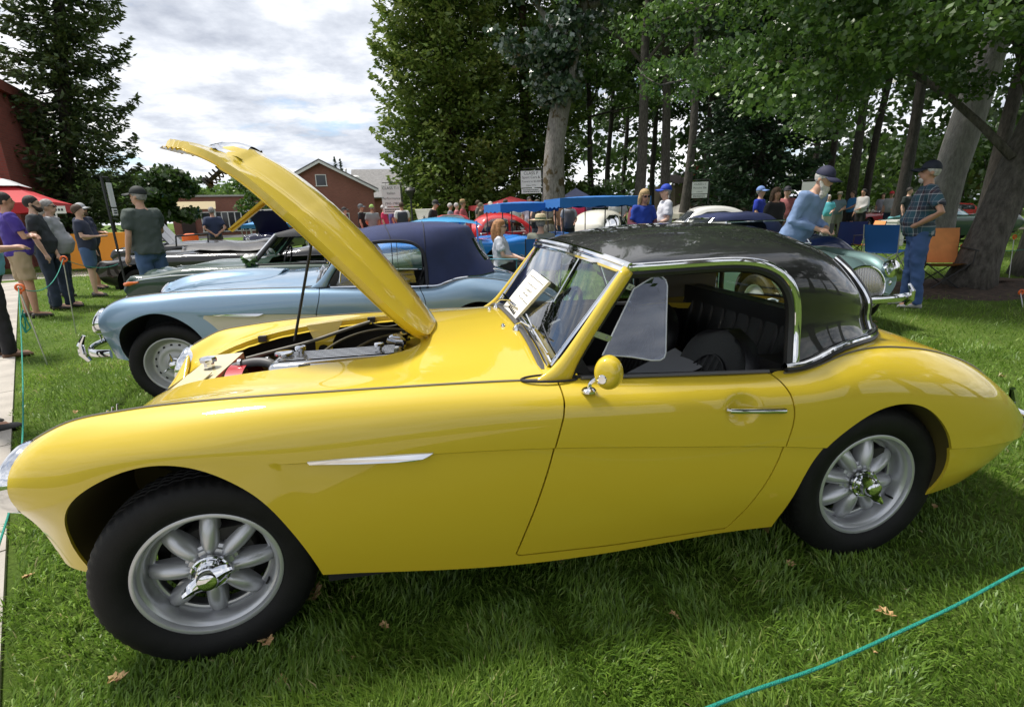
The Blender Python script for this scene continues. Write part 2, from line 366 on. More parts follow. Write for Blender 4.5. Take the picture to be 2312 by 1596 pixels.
BAY = [(.735, 0), (.732, .12), (.722, .22), (.70, .29), (.655, .345), (.57, .378), (.45, .388), (.30, .384), (.15, .368), (.02, .338), (-.10, .292), (-.225, .236), (-.31, .160), (-.362, .085), (-.378, 0), (-.362, -.085), (-.31, -.160), (-.225, -.236), (-.10, -.292), (.02, -.338), (.15, -.368), (.30, -.384), (.45, -.388), (.57, -.378), (.655, -.345), (.70, -.29), (.722, -.22), (.732, -.12)]
COCK = [(1.20, -.655), (1.16, -.50), (1.15, 0), (1.16, .50), (1.20, .655), (1.60, .667), (1.90, .668), (2.02, .640), (2.12, .56), (2.20, .40), (2.24, .2), (2.25, 0), (2.24, -.2), (2.20, -.40), (2.12, -.56), (2.02, -.640), (1.90, -.668), (1.60, -.667)]
def refine(poly, n=200): return curve(np.array(poly, float), n, closed=True)
ARCH_Fs = curve(ARCH_F[:16], 90).tolist()+[(.36, .05), (-.25, .05), (-.30, .2)]
ARCH_Rs = curve(ARCH_R[:18], 90).tolist()+[(2.5, .05), (1.9, .05)]
def body_fields(V):
    a = np.abs(V[:, 1]); big = np.full(len(V), 9.0); xz = V[:, [0, 2]]; xy = V[:, :2]; side = a > .52
    ff = np.where(side, sd_poly(xz, ARCH_Fs), big); fr = np.where(side, sd_poly(xz, ARCH_Rs), big)
    fd = np.where(side, sd_poly(xz, DOOR), big)
    top = V[:, 2] > .62
    fb = np.where(top, sd_poly(xy, refine(BAY, 160)), big); fc = np.where(top, sd_poly(xy, COCK), big)
    return ff, fr, fd, fb, fc
def half_grid(sgn):
    V = HG.reshape(-1, 3).copy(); V[:, 1] *= sgn; F = grid_faces(HG.shape[0], HG.shape[1], flip=sgn > 0); return V, F
def surf_on(x, row):
    """a point of the outer skin by x along a given row index (near side, y negative)"""
    L_ = HG[:, row]; return np.array([np.interp(x, L_[:, 0], L_[:, k]) for k in range(3)])*np.array([1, -1, 1])
BEADROW = int(round(np.argmin(np.abs(HG[150, :HROW, 1]-np.interp(HG[150, 0, 0], [p[0] for p in G_[4]], [p[1] for p in G_[4]])))))
def skin_y(x, z):
    """|y| of the body side at height z, by section"""
    i = int(np.clip(np.searchsorted(HG[:, HROW, 0], x), 0, len(HG)-1)); c = HG[i]; lo = c[BEADROW:]
    o = np.argsort(lo[:, 2]); return float(np.interp(z, lo[o, 2], lo[o, 1]))
def top_z(x, y):
    i = int(np.clip(np.searchsorted(HG[:, 8, 0], x), 0, len(HG)-1)); c = HG[i, :BEADROW+1]
    return float(np.interp(abs(y), c[:, 1], c[:, 2]))
# ------------------------------------------------------------------ ground, path, grass
def fast_mesh(name, V, nper, m, parent=None, tint=None, smooth=False):
    """V: (k, nper, 3) separate faces"""
    k = V.shape[0]; me = bpy.data.meshes.new(name); me.vertices.add(k*nper); me.vertices.foreach_set('co', np.ascontiguousarray(V, np.float32).ravel())
    me.loops.add(k*nper); me.loops.foreach_set('vertex_index', np.arange(k*nper, dtype=np.int32))
    me.polygons.add(k); me.polygons.foreach_set('loop_start', np.arange(0, k*nper, nper, dtype=np.int32)); me.polygons.foreach_set('loop_total', np.full(k, nper, np.int32))
    if tint is not None:
        a = me.attributes.new('tint', 'FLOAT', 'POINT'); a.data.foreach_set('value', np.repeat(tint, nper).astype(np.float32))
    return wrap(name, me, m, parent, smooth)
def ground_mat():
    m, nt, b = _new('lawn_turf'); n, l = nt.nodes, nt.links
    t = n.new('ShaderNodeTexCoord'); z = n.new('ShaderNodeTexNoise'); z.inputs['Scale'].default_value = .9; z.inputs['Detail'].default_value = 8; z.inputs['Roughness'].default_value = .7; l.new(t.outputs['Object'], z.inputs['Vector'])
    r = n.new('ShaderNodeValToRGB'); l.new(z.outputs['Fac'], r.inputs[0]); e = r.color_ramp.elements; e[0].position = .3; e[1].position = .72
    e[0].color = (.060, .110, .020, 1); e[1].color = (.165, .225, .055, 1); q = e.new(.5); q.color = (.105, .170, .032, 1)
    z2 = n.new('ShaderNodeTexNoise'); z2.inputs['Scale'].default_value = 45; z2.inputs['Detail'].default_value = 6; z2.inputs['Roughness'].default_value = .8; l.new(t.outputs['Object'], z2.inputs['Vector'])
    r2 = n.new('ShaderNodeValToRGB'); l.new(z2.outputs['Fac'], r2.inputs[0]); r2.color_ramp.elements[0].position = .3; r2.color_ramp.elements[0].color = (.35, .35, .35, 1); r2.color_ramp.elements[1].position = .7; r2.color_ramp.elements[1].color = (1.3, 1.3, 1.2, 1)
    mx = n.new('ShaderNodeMixRGB'); mx.blend_type = 'MULTIPLY'; mx.inputs[0].default_value = 1; l.new(r.outputs[0], mx.inputs[1]); l.new(r2.outputs[0], mx.inputs[2]); l.new(mx.outputs[0], b.inputs['Base Color'])
    b.inputs['Roughness'].default_value = .95; b.inputs['Specular IOR Level'].default_value = .1
    bp = n.new('ShaderNodeBump'); bp.inputs['Strength'].default_value = .8; bp.inputs['Distance'].default_value = .03; l.new(z2.outputs['Fac'], bp.inputs['Height']); l.new(bp.outputs[0], b.inputs['Normal'])
    return m
g = mesh_obj('ground', [(-400, -200, 0), (400, -200, 0), (400, 600, 0), (-400, 600, 0)], [(0, 1, 2, 3)], ground_mat(), smooth=False); structure(g, 'mown green lawn under the parked cars')
CONC = mat('path_concrete', (.36, .33, .29), .85, var=.16, vscale=3, bump=.3, bscale=60, detail=8)
PA, PB = np.array([-1.12, .10]), np.array([-5.45, 6.95])           # right edge of the concrete path
pd = (PB-PA)/np.linalg.norm(PB-PA); pn = np.array([-pd[1], pd[0]])
path = empty('path'); structure(path, 'pale concrete path along the lawn edge')
for k in range(14):                                                 # slabs with open joints
    a = PA+pd*(-6.0+k*1.5); b = a+pd*1.488
    for j in range(2):
        o1, o2 = pn*(j*1.5), pn*(j*1.5+1.488); V = [(*(a+o1), .022), (*(b+o1), .022), (*(b+o2), .022), (*(a+o2), .022)]
        mb = MB(); Vp, Fp = poly_plate(V, (0, 0, -.06)); mb.add(Vp, Fp); mb.build('slab', CONC, path, smooth=False)
def strip(name, pts, width, z, m, label):
    P = np.array(pts, float); T = np.gradient(P, axis=0); T /= np.linalg.norm(T, axis=1)[:, None]; Nn = np.column_stack([-T[:, 1], T[:, 0]])
    V = []
    for p, q in zip(P, Nn): V += [(*(p-q*width/2), z), (*(p+q*width/2), z)]
    o = mesh_obj(name, V, grid_faces(len(P), 2, flip=True), m, smooth=False); structure(o, label); return o
strip('cross_path', curve([(-40, 14.5), (-12, 14.3), (-5, 15.6), (0, 18), (8, 24), (14, 30)], 40), 2.2, .006, CONC, 'concrete cross path behind the first row of cars')
strip('park_path', curve([(14, 40), (17.0, 22.5), (21.5, 18.6), (30, 16.0), (60, 10)], 40), 1.6, .006, mat('tan_path', (.27, .23, .17), .9, var=.15, vscale=2), 'tan park path crossing the far lawn')
strip('road', [(-80, 47), (-30, 45), (-5, 50), (10, 60)], 9, .005, mat('asphalt', (.06, .06, .062), .9, var=.2, vscale=1.5), 'grey asphalt road in front of the brick buildings')
def grass_mat():
    m = bpy.data.materials.new('grass_blades'); m.use_nodes = True; n, l = m.node_tree.nodes, m.node_tree.links; n.clear()
    o = n.new('ShaderNodeOutputMaterial'); at = n.new('ShaderNodeAttribute'); at.attribute_name = 'tint'; r = n.new('ShaderNodeValToRGB'); l.new(at.outputs['Fac'], r.inputs[0]); e = r.color_ramp.elements
    e[0].position = 0; e[0].color = (.095, .185, .022, 1); e[1].position = 1; e[1].color = (.50, .43, .22, 1)
    for p, c in ((.35, (.165, .285, .036)), (.68, (.250, .370, .060)), (.9, (.35, .41, .12))): q = e.new(p); q.color = (*c, 1)
    d = n.new('ShaderNodeBsdfDiffuse'); t = n.new('ShaderNodeBsdfTranslucent'); gl = n.new('ShaderNodeBsdfGlossy'); gl.inputs['Roughness'].default_value = .45
    l.new(r.outputs[0], d.inputs[0]); l.new(r.outputs[0], t.inputs[0]); mx = n.new('ShaderNodeMixShader'); mx.inputs[0].default_value = .42; l.new(d.outputs[0], mx.inputs[1]); l.new(t.outputs[0], mx.inputs[2])
    m2 = n.new('ShaderNodeMixShader'); m2.inputs[0].default_value = .035; l.new(mx.outputs[0], m2.inputs[1]); l.new(gl.outputs[0], m2.inputs[2]); l.new(m2.outputs[0], o.inputs[0]); return m
GRASS = grass_mat()
rng = np.random.default_rng(5)
def vnoise(x, y, s, seed=0):
    """smooth value noise, 0..1"""
    x = x/s+seed*17.3; y = y/s+seed*9.1; i, j = np.floor(x).astype(int), np.floor(y).astype(int); fx, fy = x-i, y-j; fx = fx*fx*(3-2*fx); fy = fy*fy*(3-2*fy)
    h = lambda a, b: (np.sin(a*127.1+b*311.7+seed*74.7)*43758.5453) % 1.0
    return (h(i, j)*(1-fx)+h(i+1, j)*fx)*(1-fy)+(h(i, j+1)*(1-fx)+h(i+1, j+1)*fx)*fy
def grass_field(n, dmin, dmax, power, seglen):
    u = rng.random(n); p = 2-power; d = (dmin**p+u*(dmax**p-dmin**p))**(1/p)
    a = rng.uniform(R_(-66), R_(68), n)-YAW                   # wide of the view on both sides
    x = CAM[0]+d*np.sin(a); y = CAM[1]+d*np.cos(a)
    rel = np.column_stack([x, y])-PA; k = (rel@pn < -.02+.03*np.sin(rel@pd*9)*rng.random(n)) & ~((np.abs(x-9.5) < 1.5) & (np.abs(y-4.3) < 1.0) & (rng.random(n) < .75))
    x, y, d = x[k], y[k], d[k]; n = len(x)
    patch = .55*vnoise(x, y, .55, 1)+.45*vnoise(x, y, .17, 2); dry = vnoise(x, y, .9, 3)*.6+vnoise(x, y, .22, 5)*.4
    L_ = (.024+.038*patch+.016*rng.random(n))*(1+.02*d)*np.where((y > -1.3) & (y < -.2) & (x > .2) & (x < 2.2), 1.25, 1.0); wd = (.0016+.0011*rng.random(n))*(1+d*.16)
    az = vnoise(x, y, .33, 4)*9+rng.normal(0, .9, n); lean = np.abs(rng.normal(.80, .38, n)); ux, uy = np.cos(az), np.sin(az); face = az+rng.normal(0, 1.2, n); wx, wy = np.cos(face+1.57), np.sin(face+1.57)
    tint = np.clip(.30+.42*(patch-.5)+.75*np.clip(dry-.52, 0, 1)*1.3+rng.normal(0, .13, n)+(rng.random(n) < .05)*.45, 0, 1)
    b = np.column_stack([x, y, np.zeros(n)]); W_ = np.column_stack([wx*wd, wy*wd, 0*wd])
    if seglen == 2:
        mid = b+np.column_stack([ux*np.sin(lean*.5)*L_*.55, uy*np.sin(lean*.5)*L_*.55, np.cos(lean*.5)*L_*.55]); tip = mid+np.column_stack([ux*np.sin(lean*1.5)*L_*.5, uy*np.sin(lean*1.5)*L_*.5, np.cos(lean*1.5)*L_*.5])
        return np.stack([b, mid+W_, tip, mid-W_], 1), tint
    tip = b+np.column_stack([ux*np.sin(lean)*L_, uy*np.sin(lean)*L_, np.cos(lean)*L_]); return np.stack([b-W_, b+W_, tip], 1), tint
V1, t1 = grass_field(230000, .5, 6.5, 1.75, 2)
go = fast_mesh('grass', V1, 4, GRASS, None, t1); go['kind'] = 'stuff'; go['label'] = 'short uneven lawn grass around the yellow car'
V2, t2 = grass_field(170000, 6.0, 30, 1.7, 1)
go = fast_mesh('far_grass', V2, 3, GRASS, None, t2); go['kind'] = 'stuff'; go['label'] = 'mown lawn grass farther back between the cars'
# ------------------------------------------------------------------ trees
def leaf_mat(name, cols, trans=.35, gloss=.06):
    m = bpy.data.materials.new(name); m.use_nodes = True; n, l = m.node_tree.nodes, m.node_tree.links; n.clear(); MATS[name] = m
    o = n.new('ShaderNodeOutputMaterial'); at = n.new('ShaderNodeAttribute'); at.attribute_name = 'tint'; r = n.new('ShaderNodeValToRGB'); l.new(at.outputs['Fac'], r.inputs[0]); e = r.color_ramp.elements
    e[0].color = (*cols[0], 1); e[1].color = (*cols[2], 1); q = e.new(.5); q.color = (*cols[1], 1)
    d = n.new('ShaderNodeBsdfDiffuse'); t = n.new('ShaderNodeBsdfTranslucent'); gl = n.new('ShaderNodeBsdfGlossy'); gl.inputs['Roughness'].default_value = .38
    l.new(r.outputs[0], d.inputs[0]); l.new(r.outputs[0], t.inputs[0]); mx = n.new('ShaderNodeMixShader'); mx.inputs[0].default_value = trans; l.new(d.outputs[0], mx.inputs[1]); l.new(t.outputs[0], mx.inputs[2])
    m2 = n.new('ShaderNodeMixShader'); m2.inputs[0].default_value = gloss; l.new(mx.outputs[0], m2.inputs[1]); l.new(gl.outputs[0], m2.inputs[2]); l.new(m2.outputs[0], o.inputs[0]); return m
OAKL = leaf_mat('oak_leaf', ((0.0405, 0.0918, 0.0162), (0.0837, 0.1647, 0.027), (0.162, 0.2565, 0.0486)))
DARKL = leaf_mat('dark_leaf', ((0.027, 0.0567, 0.0149), (0.0513, 0.0972, 0.023), (0.0945, 0.1512, 0.0351)))
CEDAR = leaf_mat('cedar_spray', ((0.0658, 0.114, 0.0242), (0.136, 0.2062, 0.0395), (0.2523, 0.2963, 0.0702)), .35, .03)
SPRUCE = leaf_mat('spruce_needle', ((0.0162, 0.0378, 0.0189), (0.0297, 0.0621, 0.0284), (0.054, 0.0945, 0.0405)), .15, .04)
FIRL = leaf_mat('fir_needle', ((0.0297, 0.054, 0.0189), (0.0594, 0.0945, 0.0297), (0.1013, 0.1418, 0.0432)), .2, .04)
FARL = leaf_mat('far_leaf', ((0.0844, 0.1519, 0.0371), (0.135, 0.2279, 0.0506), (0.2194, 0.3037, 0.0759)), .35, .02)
IVYL = leaf_mat('ivy_leaf', ((0.0162, 0.0459, 0.0189), (0.0351, 0.081, 0.0351), (0.0743, 0.135, 0.0675)), .2, .14)
def bark(name, c1, c2, moss=None):
    m, nt, b = _new(name); n, l = nt.nodes, nt.links; t = n.new('ShaderNodeTexCoord'); mp = n.new('ShaderNodeMapping'); mp.inputs['Scale'].default_value = (1, 1, .28); l.new(t.outputs['Object'], mp.inputs[0])
    z = n.new('ShaderNodeTexNoise'); z.inputs['Scale'].default_value = 16; z.inputs['Detail'].default_value = 9; z.inputs['Roughness'].default_value = .7; l.new(mp.outputs[0], z.inputs['Vector'])
    r = n.new('ShaderNodeValToRGB'); l.new(z.outputs['Fac'], r.inputs[0]); r.color_ramp.elements[0].position = .34; r.color_ramp.elements[1].position = .68; r.color_ramp.elements[0].color = (*c1, 1); r.color_ramp.elements[1].color = (*c2, 1); col = r.outputs[0]
    if moss:
        z2 = n.new('ShaderNodeTexNoise'); z2.inputs['Scale'].default_value = 2.2; z2.inputs['Detail'].default_value = 6; l.new(t.outputs['Object'], z2.inputs['Vector']); r2 = n.new('ShaderNodeValToRGB'); r2.color_ramp.elements[0].position = .54; r2.color_ramp.elements[1].position = .60; l.new(z2.outputs['Fac'], r2.inputs[0])
        mx = n.new('ShaderNodeMixRGB'); l.new(r2.outputs[0], mx.inputs[0]); l.new(col, mx.inputs[1]); mx.inputs[2].default_value = (*moss, 1); col = mx.outputs[0]
    l.new(col, b.inputs['Base Color']); b.inputs['Roughness'].default_value = .95
    bp = n.new('ShaderNodeBump'); bp.inputs['Strength'].default_value = 1.0; bp.inputs['Distance'].default_value = .05; l.new(z.outputs['Fac'], bp.inputs['Height']); l.new(bp.outputs[0], b.inputs['Normal']); return m
BARK = bark('oak_bark', (.045, .040, .034), (.17, .155, .135)); BARKP = bark('pale_bark', (.10, .09, .08), (.30, .28, .26), (.07, .05, .02)); BARKD = bark('dark_bark', (.018, .015, .012), (.065, .056, .046)); BARKR = bark('red_bark', (.05, .028, .018), (.14, .085, .055))
def leaves(name, P, L_, W_, m, parent, bias=None, tintc=None, flat=.0, seed=1):
    """rhomb leaves at P; bias: preferred long direction"""
    rg = np.random.default_rng(seed); n = len(P); a = rg.normal(size=(n, 3))
    if bias is not None: a = a*.55+bias
    a /= np.linalg.norm(a, axis=1)[:, None]; b = rg.normal(size=(n, 3)); b[:, 2] *= (1-flat); b -= a*(a*b).sum(1)[:, None]; b /= np.linalg.norm(b, axis=1)[:, None]
    s = rg.uniform(.6, 1.25, n)[:, None]; V = np.stack([P-a*L_*s*.5, P+b*W_*s*.5-a*L_*s*.06, P+a*L_*s*.5, P-b*W_*s*.5-a*L_*s*.06], 1)
    t = rg.normal(.42, .20, n) if tintc is None else tintc+rg.normal(0, .14, n)
    return fast_mesh(name, V, 4, m, parent, np.clip(t, 0, 1))
def rough_tube(P, r, n=12, seed=0, amp=.10):
    P = np.asarray(P, float); V, F = tube(P, r, n); rg = np.random.default_rng(seed); k = len(P)
    T, U, B = frames(P); ph = rg.uniform(0, 6.28, 4)
    for i in range(k):
        for q in range(n):
            a = 2*math.pi*q/n; f = 1+amp*(math.sin(3*a+ph[0]+i*.35)+.7*math.sin(5*a+ph[1]-i*.5)+.6*math.sin(2*a+ph[2]+i*.9))*.6; V[i*n+q] = P[i]+(V[i*n+q]-P[i])*f
    return V, F
def tree(name, label, base, trunk, r0, r1, bark_m, group=None, limbs=(), nlimb=0, limb_from=.45, crown=None, nleaf=6000, leaf=(.22, .14), leaf_m=None, seed=1, spread=3.0, rise=.6, cl=.7, flare=1.35, extra=None, limb_r=.5):
    """trunk: list of offsets from base; crown leaves gather round the limb ends"""
    rg = np.random.default_rng(seed); t = empty(name, base, 0, label, 'tree', group); P = curve(np.array(trunk, float), 22); zt = np.linspace(0, 1, 22); rad = r0+(r1-r0)*zt**.8; rad[:4] *= np.array([flare, 1+(flare-1)*.45, 1+(flare-1)*.18, 1.04])
    m = MB(); V, F = rough_tube(P, rad, 14, seed); m.add(V, F); ends = []
    allp = [curve(np.array(l, float), 12) for l in limbs]
    for k in range(nlimb):
        f = limb_from+(1-limb_from)*(k+rg.random())/nlimb; i = min(21, int(f*21)); a = k*2.4+rg.uniform(-.5, .5); Ls = spread*rg.uniform(.6, 1.1)*(1-.45*max(0, f-.6)/.4)
        d = np.array([math.cos(a), math.sin(a), rise*rg.uniform(.4, 1.5)]); p0 = P[i]; q1 = p0+d*Ls*.5+rg.normal(0, .12*Ls, 3); q2 = p0+d*Ls+rg.normal(0, .18*Ls, 3)+np.array([0, 0, .12*Ls]); allp.append(curve([p0, q1, q2], 9))
    for L_ in allp:
        i = np.argmin(np.linalg.norm(P-L_[0], axis=1)); rr = rad[i]*limb_r; V, F = rough_tube(L_, np.linspace(rr, max(.018, rr*.22), len(L_)), 8, seed+3); m.add(V, F)
        for _ in range(3):
            j = rg.integers(len(L_)//2, len(L_)); d = rg.normal(size=3); d[2] = abs(d[2])*.5; q = L_[j]+d/np.linalg.norm(d)*rg.uniform(.35, .8)*spread*.5; V, F = tube(curve([L_[j], (L_[j]+q)/2+rg.normal(0, .08, 3), q], 5), np.linspace(max(.016, rr*.25), .01, 5), 5); m.add(V, F); ends.append(q)
        ends += [L_[-1], L_[-3], (L_[-1]+L_[-3])/2]
    m.build('trunk', bark_m, t, auto=None)
    if nleaf:
        E = np.array(ends) if ends else P[-3:]
        if extra is not None: E = np.vstack([E, np.array(extra, float)])
        k = rg.integers(0, len(E), nleaf); off = rg.normal(size=(nleaf, 3)); off /= np.linalg.norm(off, axis=1)[:, None]; off *= (rg.random(nleaf)**.45)[:, None]*cl*np.array([1, 1, .62]); ck = rg.uniform(.7, 1.3, (len(E), 1))[k]
        sub = rg.normal(0, cl*.45, (len(E)*4, 3)); kk = rg.integers(0, 4, nleaf); C = E[k]+sub[k*4+kk]*np.array([1, 1, .6]); Q = C+off*ck*.62
        ct = rg.normal(.42, .15, len(E)*4)[k*4+kk]
        leaves('crown', Q, leaf[0], leaf[1], leaf_m or OAKL, t, None, ct, .3, seed)
    return t
def conifer(name, label, base, H, Rm, leaf_m, bark_m, group=None, nb=150, per=110, leaf=(.30, .09), droop=.25, up=.2, z0=.06, prof=1.0, r0=.3, seed=1, lean=(0, 0), irregular=.25, tip=.03, tintc=.42, sp=.20):
    rg = np.random.default_rng(seed); t = empty(name, base, 0, label, 'tree', group); m = MB(); P = np.array([(lean[0]*z/H, lean[1]*z/H, z) for z in np.linspace(0, H, 20)]); V, F = rough_tube(P, np.linspace(r0, .03, 20)*np.r_[1.4, 1.15, np.ones(18)], 10, seed); m.add(V, F); Q = []; Bd = []; tt = []
    for k in range(nb):
        f = z0+(1-z0)*((k+rg.random())/nb)**.92; z = f*H; a = k*2.39996+rg.normal(0, .3); R0 = Rm*max(tip, (1-f)**prof*(.75+.25*min(1, f/.12)))*(1+rg.normal(0, irregular)); R0 = max(R0, .15)
        c = np.array([lean[0]*f, lean[1]*f, z]); s = np.linspace(0, 1, 6); d = np.array([math.cos(a), math.sin(a)]); zz_ = z-droop*R0*np.sin(s*1.9)+up*R0*s**3; B = np.column_stack([c[0]+d[0]*R0*s, c[1]+d[1]*R0*s, zz_]); V, F = tube(B, np.linspace(max(.012, .05*(1-f)), .006, 6), 4); m.add(V, F)
        n = max(6, int(per*(R0/Rm)**.9)); u = rg.random(n)**.62; X = np.column_stack([np.interp(u, s, B[:, i]) for i in range(3)]); w_ = .10+sp*R0*u*(1.15-u); side = rg.normal(0, 1, n)*w_; X[:, 0] += -d[1]*side; X[:, 1] += d[0]*side; X[:, 2] += rg.normal(0, .06+.2*sp, n)-.05*np.abs(side)*2
        Q.append(X); bd = np.tile(np.array([d[0], d[1], -.15]), (n, 1)); bd[:, 0] += -d[1]*np.sign(side)*.7; bd[:, 1] += d[0]*np.sign(side)*.7; Bd.append(bd); tt.append(np.full(n, tintc+rg.normal(0, .13))+.18*(u-.5))
    m.build('trunk', bark_m, t, auto=None); Q = np.vstack(Q); leaves('crown', Q, leaf[0], leaf[1], leaf_m, t, np.vstack(Bd), np.concatenate(tt), .4, seed)
    return t
def polar(px, d):
    """ground point in the direction of survey column px at distance d"""
    g_ = ground_at(px, 560+0*px); v = np.array([g_[0]-CAM[0], g_[1]-CAM[1]]); v /= np.linalg.norm(v); return (CAM[0]+v[0]*d, CAM[1]+v[1]*d, 0)
# tall fir behind the onlookers on the path
conifer('fir_tree', 'tall open fir tree standing behind the onlookers on the path', polar(158, 27), 22, 2.6, FIRL, BARKD, None, 300, 220, (.26, .10), .22, .34, .04, .70, .24, 3, (3.6, .6), .22)
conifer('fir_tree', 'fir tree cut by the picture edge behind the brick tower', polar(-40, 36), 12, 2.6, FIRL, BARKD, None, 110, 90, (.30, .12), .2, .3, .05, .6, .26, 4)
# big cedar and its neighbour
conifer('cedar_tree', 'huge bushy cedar tree left of the ivy-covered oak', polar(1030, 36), 30, 4.7, CEDAR, BARKR, None, 520, 240, (.36, .17), .34, .30, .02, .33, .62, 5, (0, 0), .14, .2, .5, .42)
conifer('cedar_tree', 'cedar tree filling the gap behind the ivy-covered oak', polar(1190, 40), 27, 4.8, CEDAR, BARKR, None, 300, 190, (.40, .19), .34, .28, .03, .36, .5, 6, (0, 0), .14, .15, .32, .40)
# ivy-covered oak with pale leaning trunk
b = polar(1246, 25)
ivy = []
rg = np.random.default_rng(11)
for k in range(60):
    f = rg.uniform(.42, 1.0); x = .15+2.2*f**1.5; ivy.append((x-rg.uniform(.3, 2.3)*f, rg.normal(0, .7), 1.5+11*f))
tree('oak_tree', 'leaning oak with pale bare bark and ivy on its upper trunk', b, [(0, 0, 0), (.05, 0, 2), (.22, .1, 4.2), (.75, .1, 7.0), (1.35, .2, 10.0), (2.1, .3, 13)], .56, .32, BARKP, None, [[(.5, 0, 6), (-.3, -.2, 7.2), (-1.6, -.3, 8.0)], [(.9, 0, 8), (-.2, .2, 9.5), (-1.4, 0, 10.6)], [(1.6, .2, 11), (.5, 0, 12.6), (-.9, 0, 13)]], 3, .75, None, 12000, (.26, .20), IVYL, 12, 2.6, .6, .75, 1.25, ivy)
# tall oaks of the grove, each trunk on its own
gr = 'trunks of the grove behind the cars'
spec = [(1338, 42, .30, 15, -.6, 'slim dark trunk just beyond the ivy-covered oak'), (1372, 50, .34, 16, .4, 'slim tree between the ivy oak and the forked oak'), (1437, 33, .42, 17, .9, 'stout oak trunk left of the forked oak'), (1497, 36, .40, 17, -1.6, 'oak leaning towards the stout trunk, with many forks'),
        (1535, 30, .30, 17, .9, 'straight slender tree right beside the forked oaks'), (1583, 44, .34, 16, .5, 'thin tree behind the white class sign'), (1612, 52, .36, 17, -.3, 'thin tree close left of the dark spruce'), (1468, 52, .34, 17, .2, 'far thin tree seen between the stout oaks'), (1405, 60, .36, 17, .0, 'far tree behind the stout oak trunk'),
        (1812, 40, .26, 15, .8, 'thin tree right of the dark spruce'), (1846, 34, .24, 14, .9, 'thin leaning tree behind the bearded man'), (1905, 27, .25, 15, .7, 'dark trunk left of the cream house'), (1938, 31, .22, 14, 1.8, 'dark leaning trunk in front of the cream house'), (2012, 25, .26, 15, .9, 'dark oak trunk behind the plaid shirt man'), (2210, 24, .30, 13, 2.4, 'dark leaning trunk behind the red sports car'), (2262, 30, .30, 14, 2.0, 'far dark trunk near the picture edge')]
for k, (px, d, r, H, lean, lab) in enumerate(spec):
    H *= 1.25; r *= .8
    b = polar(px, d); rgk = np.random.default_rng(40+k); w1 = rgk.normal(0, .18, 4)
    tree('oak_tree', lab, b, [(0, 0, 0), (lean*.12+w1[0], 0, H*.25), (lean*.35+w1[1], .1, H*.5), (lean*.7+w1[2], .2, H*.78), (lean+w1[3], .2, H)], r, r*.42, BARKD if d > 38 or px > 1800 else BARK, gr, (), 12 if d > 30 else 13, .40, None, 7500, (.36, .26) if d > 38 else (.30, .21), DARKL if k % 3 else OAKL, 40+k, 3.6 if px < 1700 else 3.0, .55, 1.25)
conifer('spruce_tree', 'dark blue-green spruce with drooping boughs behind the bearded man', polar(1693, 27), 17, 2.75, SPRUCE, BARKD, None, 240, 190, (.27, .115), .50, .20, .10, .42, .28, 21, (.2, 0), .2, .05)
conifer('spruce_tree', 'tall dark spruce rising behind the drooping spruce', polar(1640, 46), 25, 3.6, SPRUCE, BARKD, None, 150, 110, (.5, .2), .40, .15, .10, .5, .34, 22, (0, 0), .2, .06)
# pale-barked big oak behind the red sports car
b = polar(2098, 17.5)
tree('oak_tree', 'big grey smooth oak trunk rising behind the man in the plaid shirt', b, [(0, 0, 0), (.12, 0, 1.4), (.45, 0, 3.4), (1.0, .1, 5.6), (1.5, .2, 8), (2.0, .3, 11)], .37, .26, bark('grey_bark', (.13, .125, .12), (.26, .25, .24)), None, [[(.8, 0, 5), (-.6, -.8, 6.0), (-2.4, -1.6, 6.3)], [(1.2, .1, 6.5), (2.6, -.6, 7.5), (4.2, -1, 7.8)]], 9, .45, None, 13000, (.24, .18), DARKL, 31, 3.6, .4, 1.2)
# leaning oak beside the orange chair, its low boughs hanging over the cars
b = ground_at(2186, 655)
low = []
for k in range(300):
    px = rg.uniform(1640, 2420); d = rg.uniform(7.5, 12.5); p = polar(px, d); hor = 479+(1156-px)*.0298
    top_lim = 1.35+(hor-rg.uniform(-420, np.interp(px, [1600, 1650, 1720, 1850, 2000, 2420], [60, 270, 300, 325, 250, 280])))/1150*d
    low.append((p[0]-b[0], p[1]-b[1], top_lim))
limbs = [[(.5, 0, 2.4), (-.4, .6, 4.4), (-2.2, 1.6, 4.6), (-4.2, 2.2, 4.2)], [(.9, .1, 3.6), (-.6, 1.0, 5.6), (-3, 2.6, 6.2), (-5, 4, 5.6)], [(1.2, .1, 4.5), (.4, -.6, 6.5), (-1.5, -1.4, 7.6), (-3, -1.6, 7.4)], [(1.2, .1, 4.5), (2.4, .6, 6), (3.6, 1.4, 6.6)], [(.3, 0, 1.9), (-.5, 1.4, 3.4), (-1.6, 3.4, 3.9), (-2.6, 5.4, 4.0)]]
tree('oak_tree', 'leaning lichen-grey oak beside the orange chair with low leafy boughs', (b[0], b[1], 0), [(0, 0, 0), (.22, .02, .9), (.55, .06, 1.9), (1.05, .1, 3.4), (1.6, .2, 5.2), (2.0, .2, 7.5)], .235, .17, BARK, None, limbs, 5, .6, None, 120000, (.092, .062), OAKL, 33, 3.0, .5, .58, 1.5, low, .26)
b = polar(2385, 13.0)
tree('oak_tree', 'wide grey oak trunk at the picture edge behind the leaning oak', b, [(0, 0, 0), (-.05, 0, 1.2), (.1, 0, 3), (.4, 0, 6), (.8, 0, 9)], .40, .26, BARK, None, (), 6, .5, None, 9000, (.16, .12), OAKL, 35, 3, .5, 1.0, 1.4)
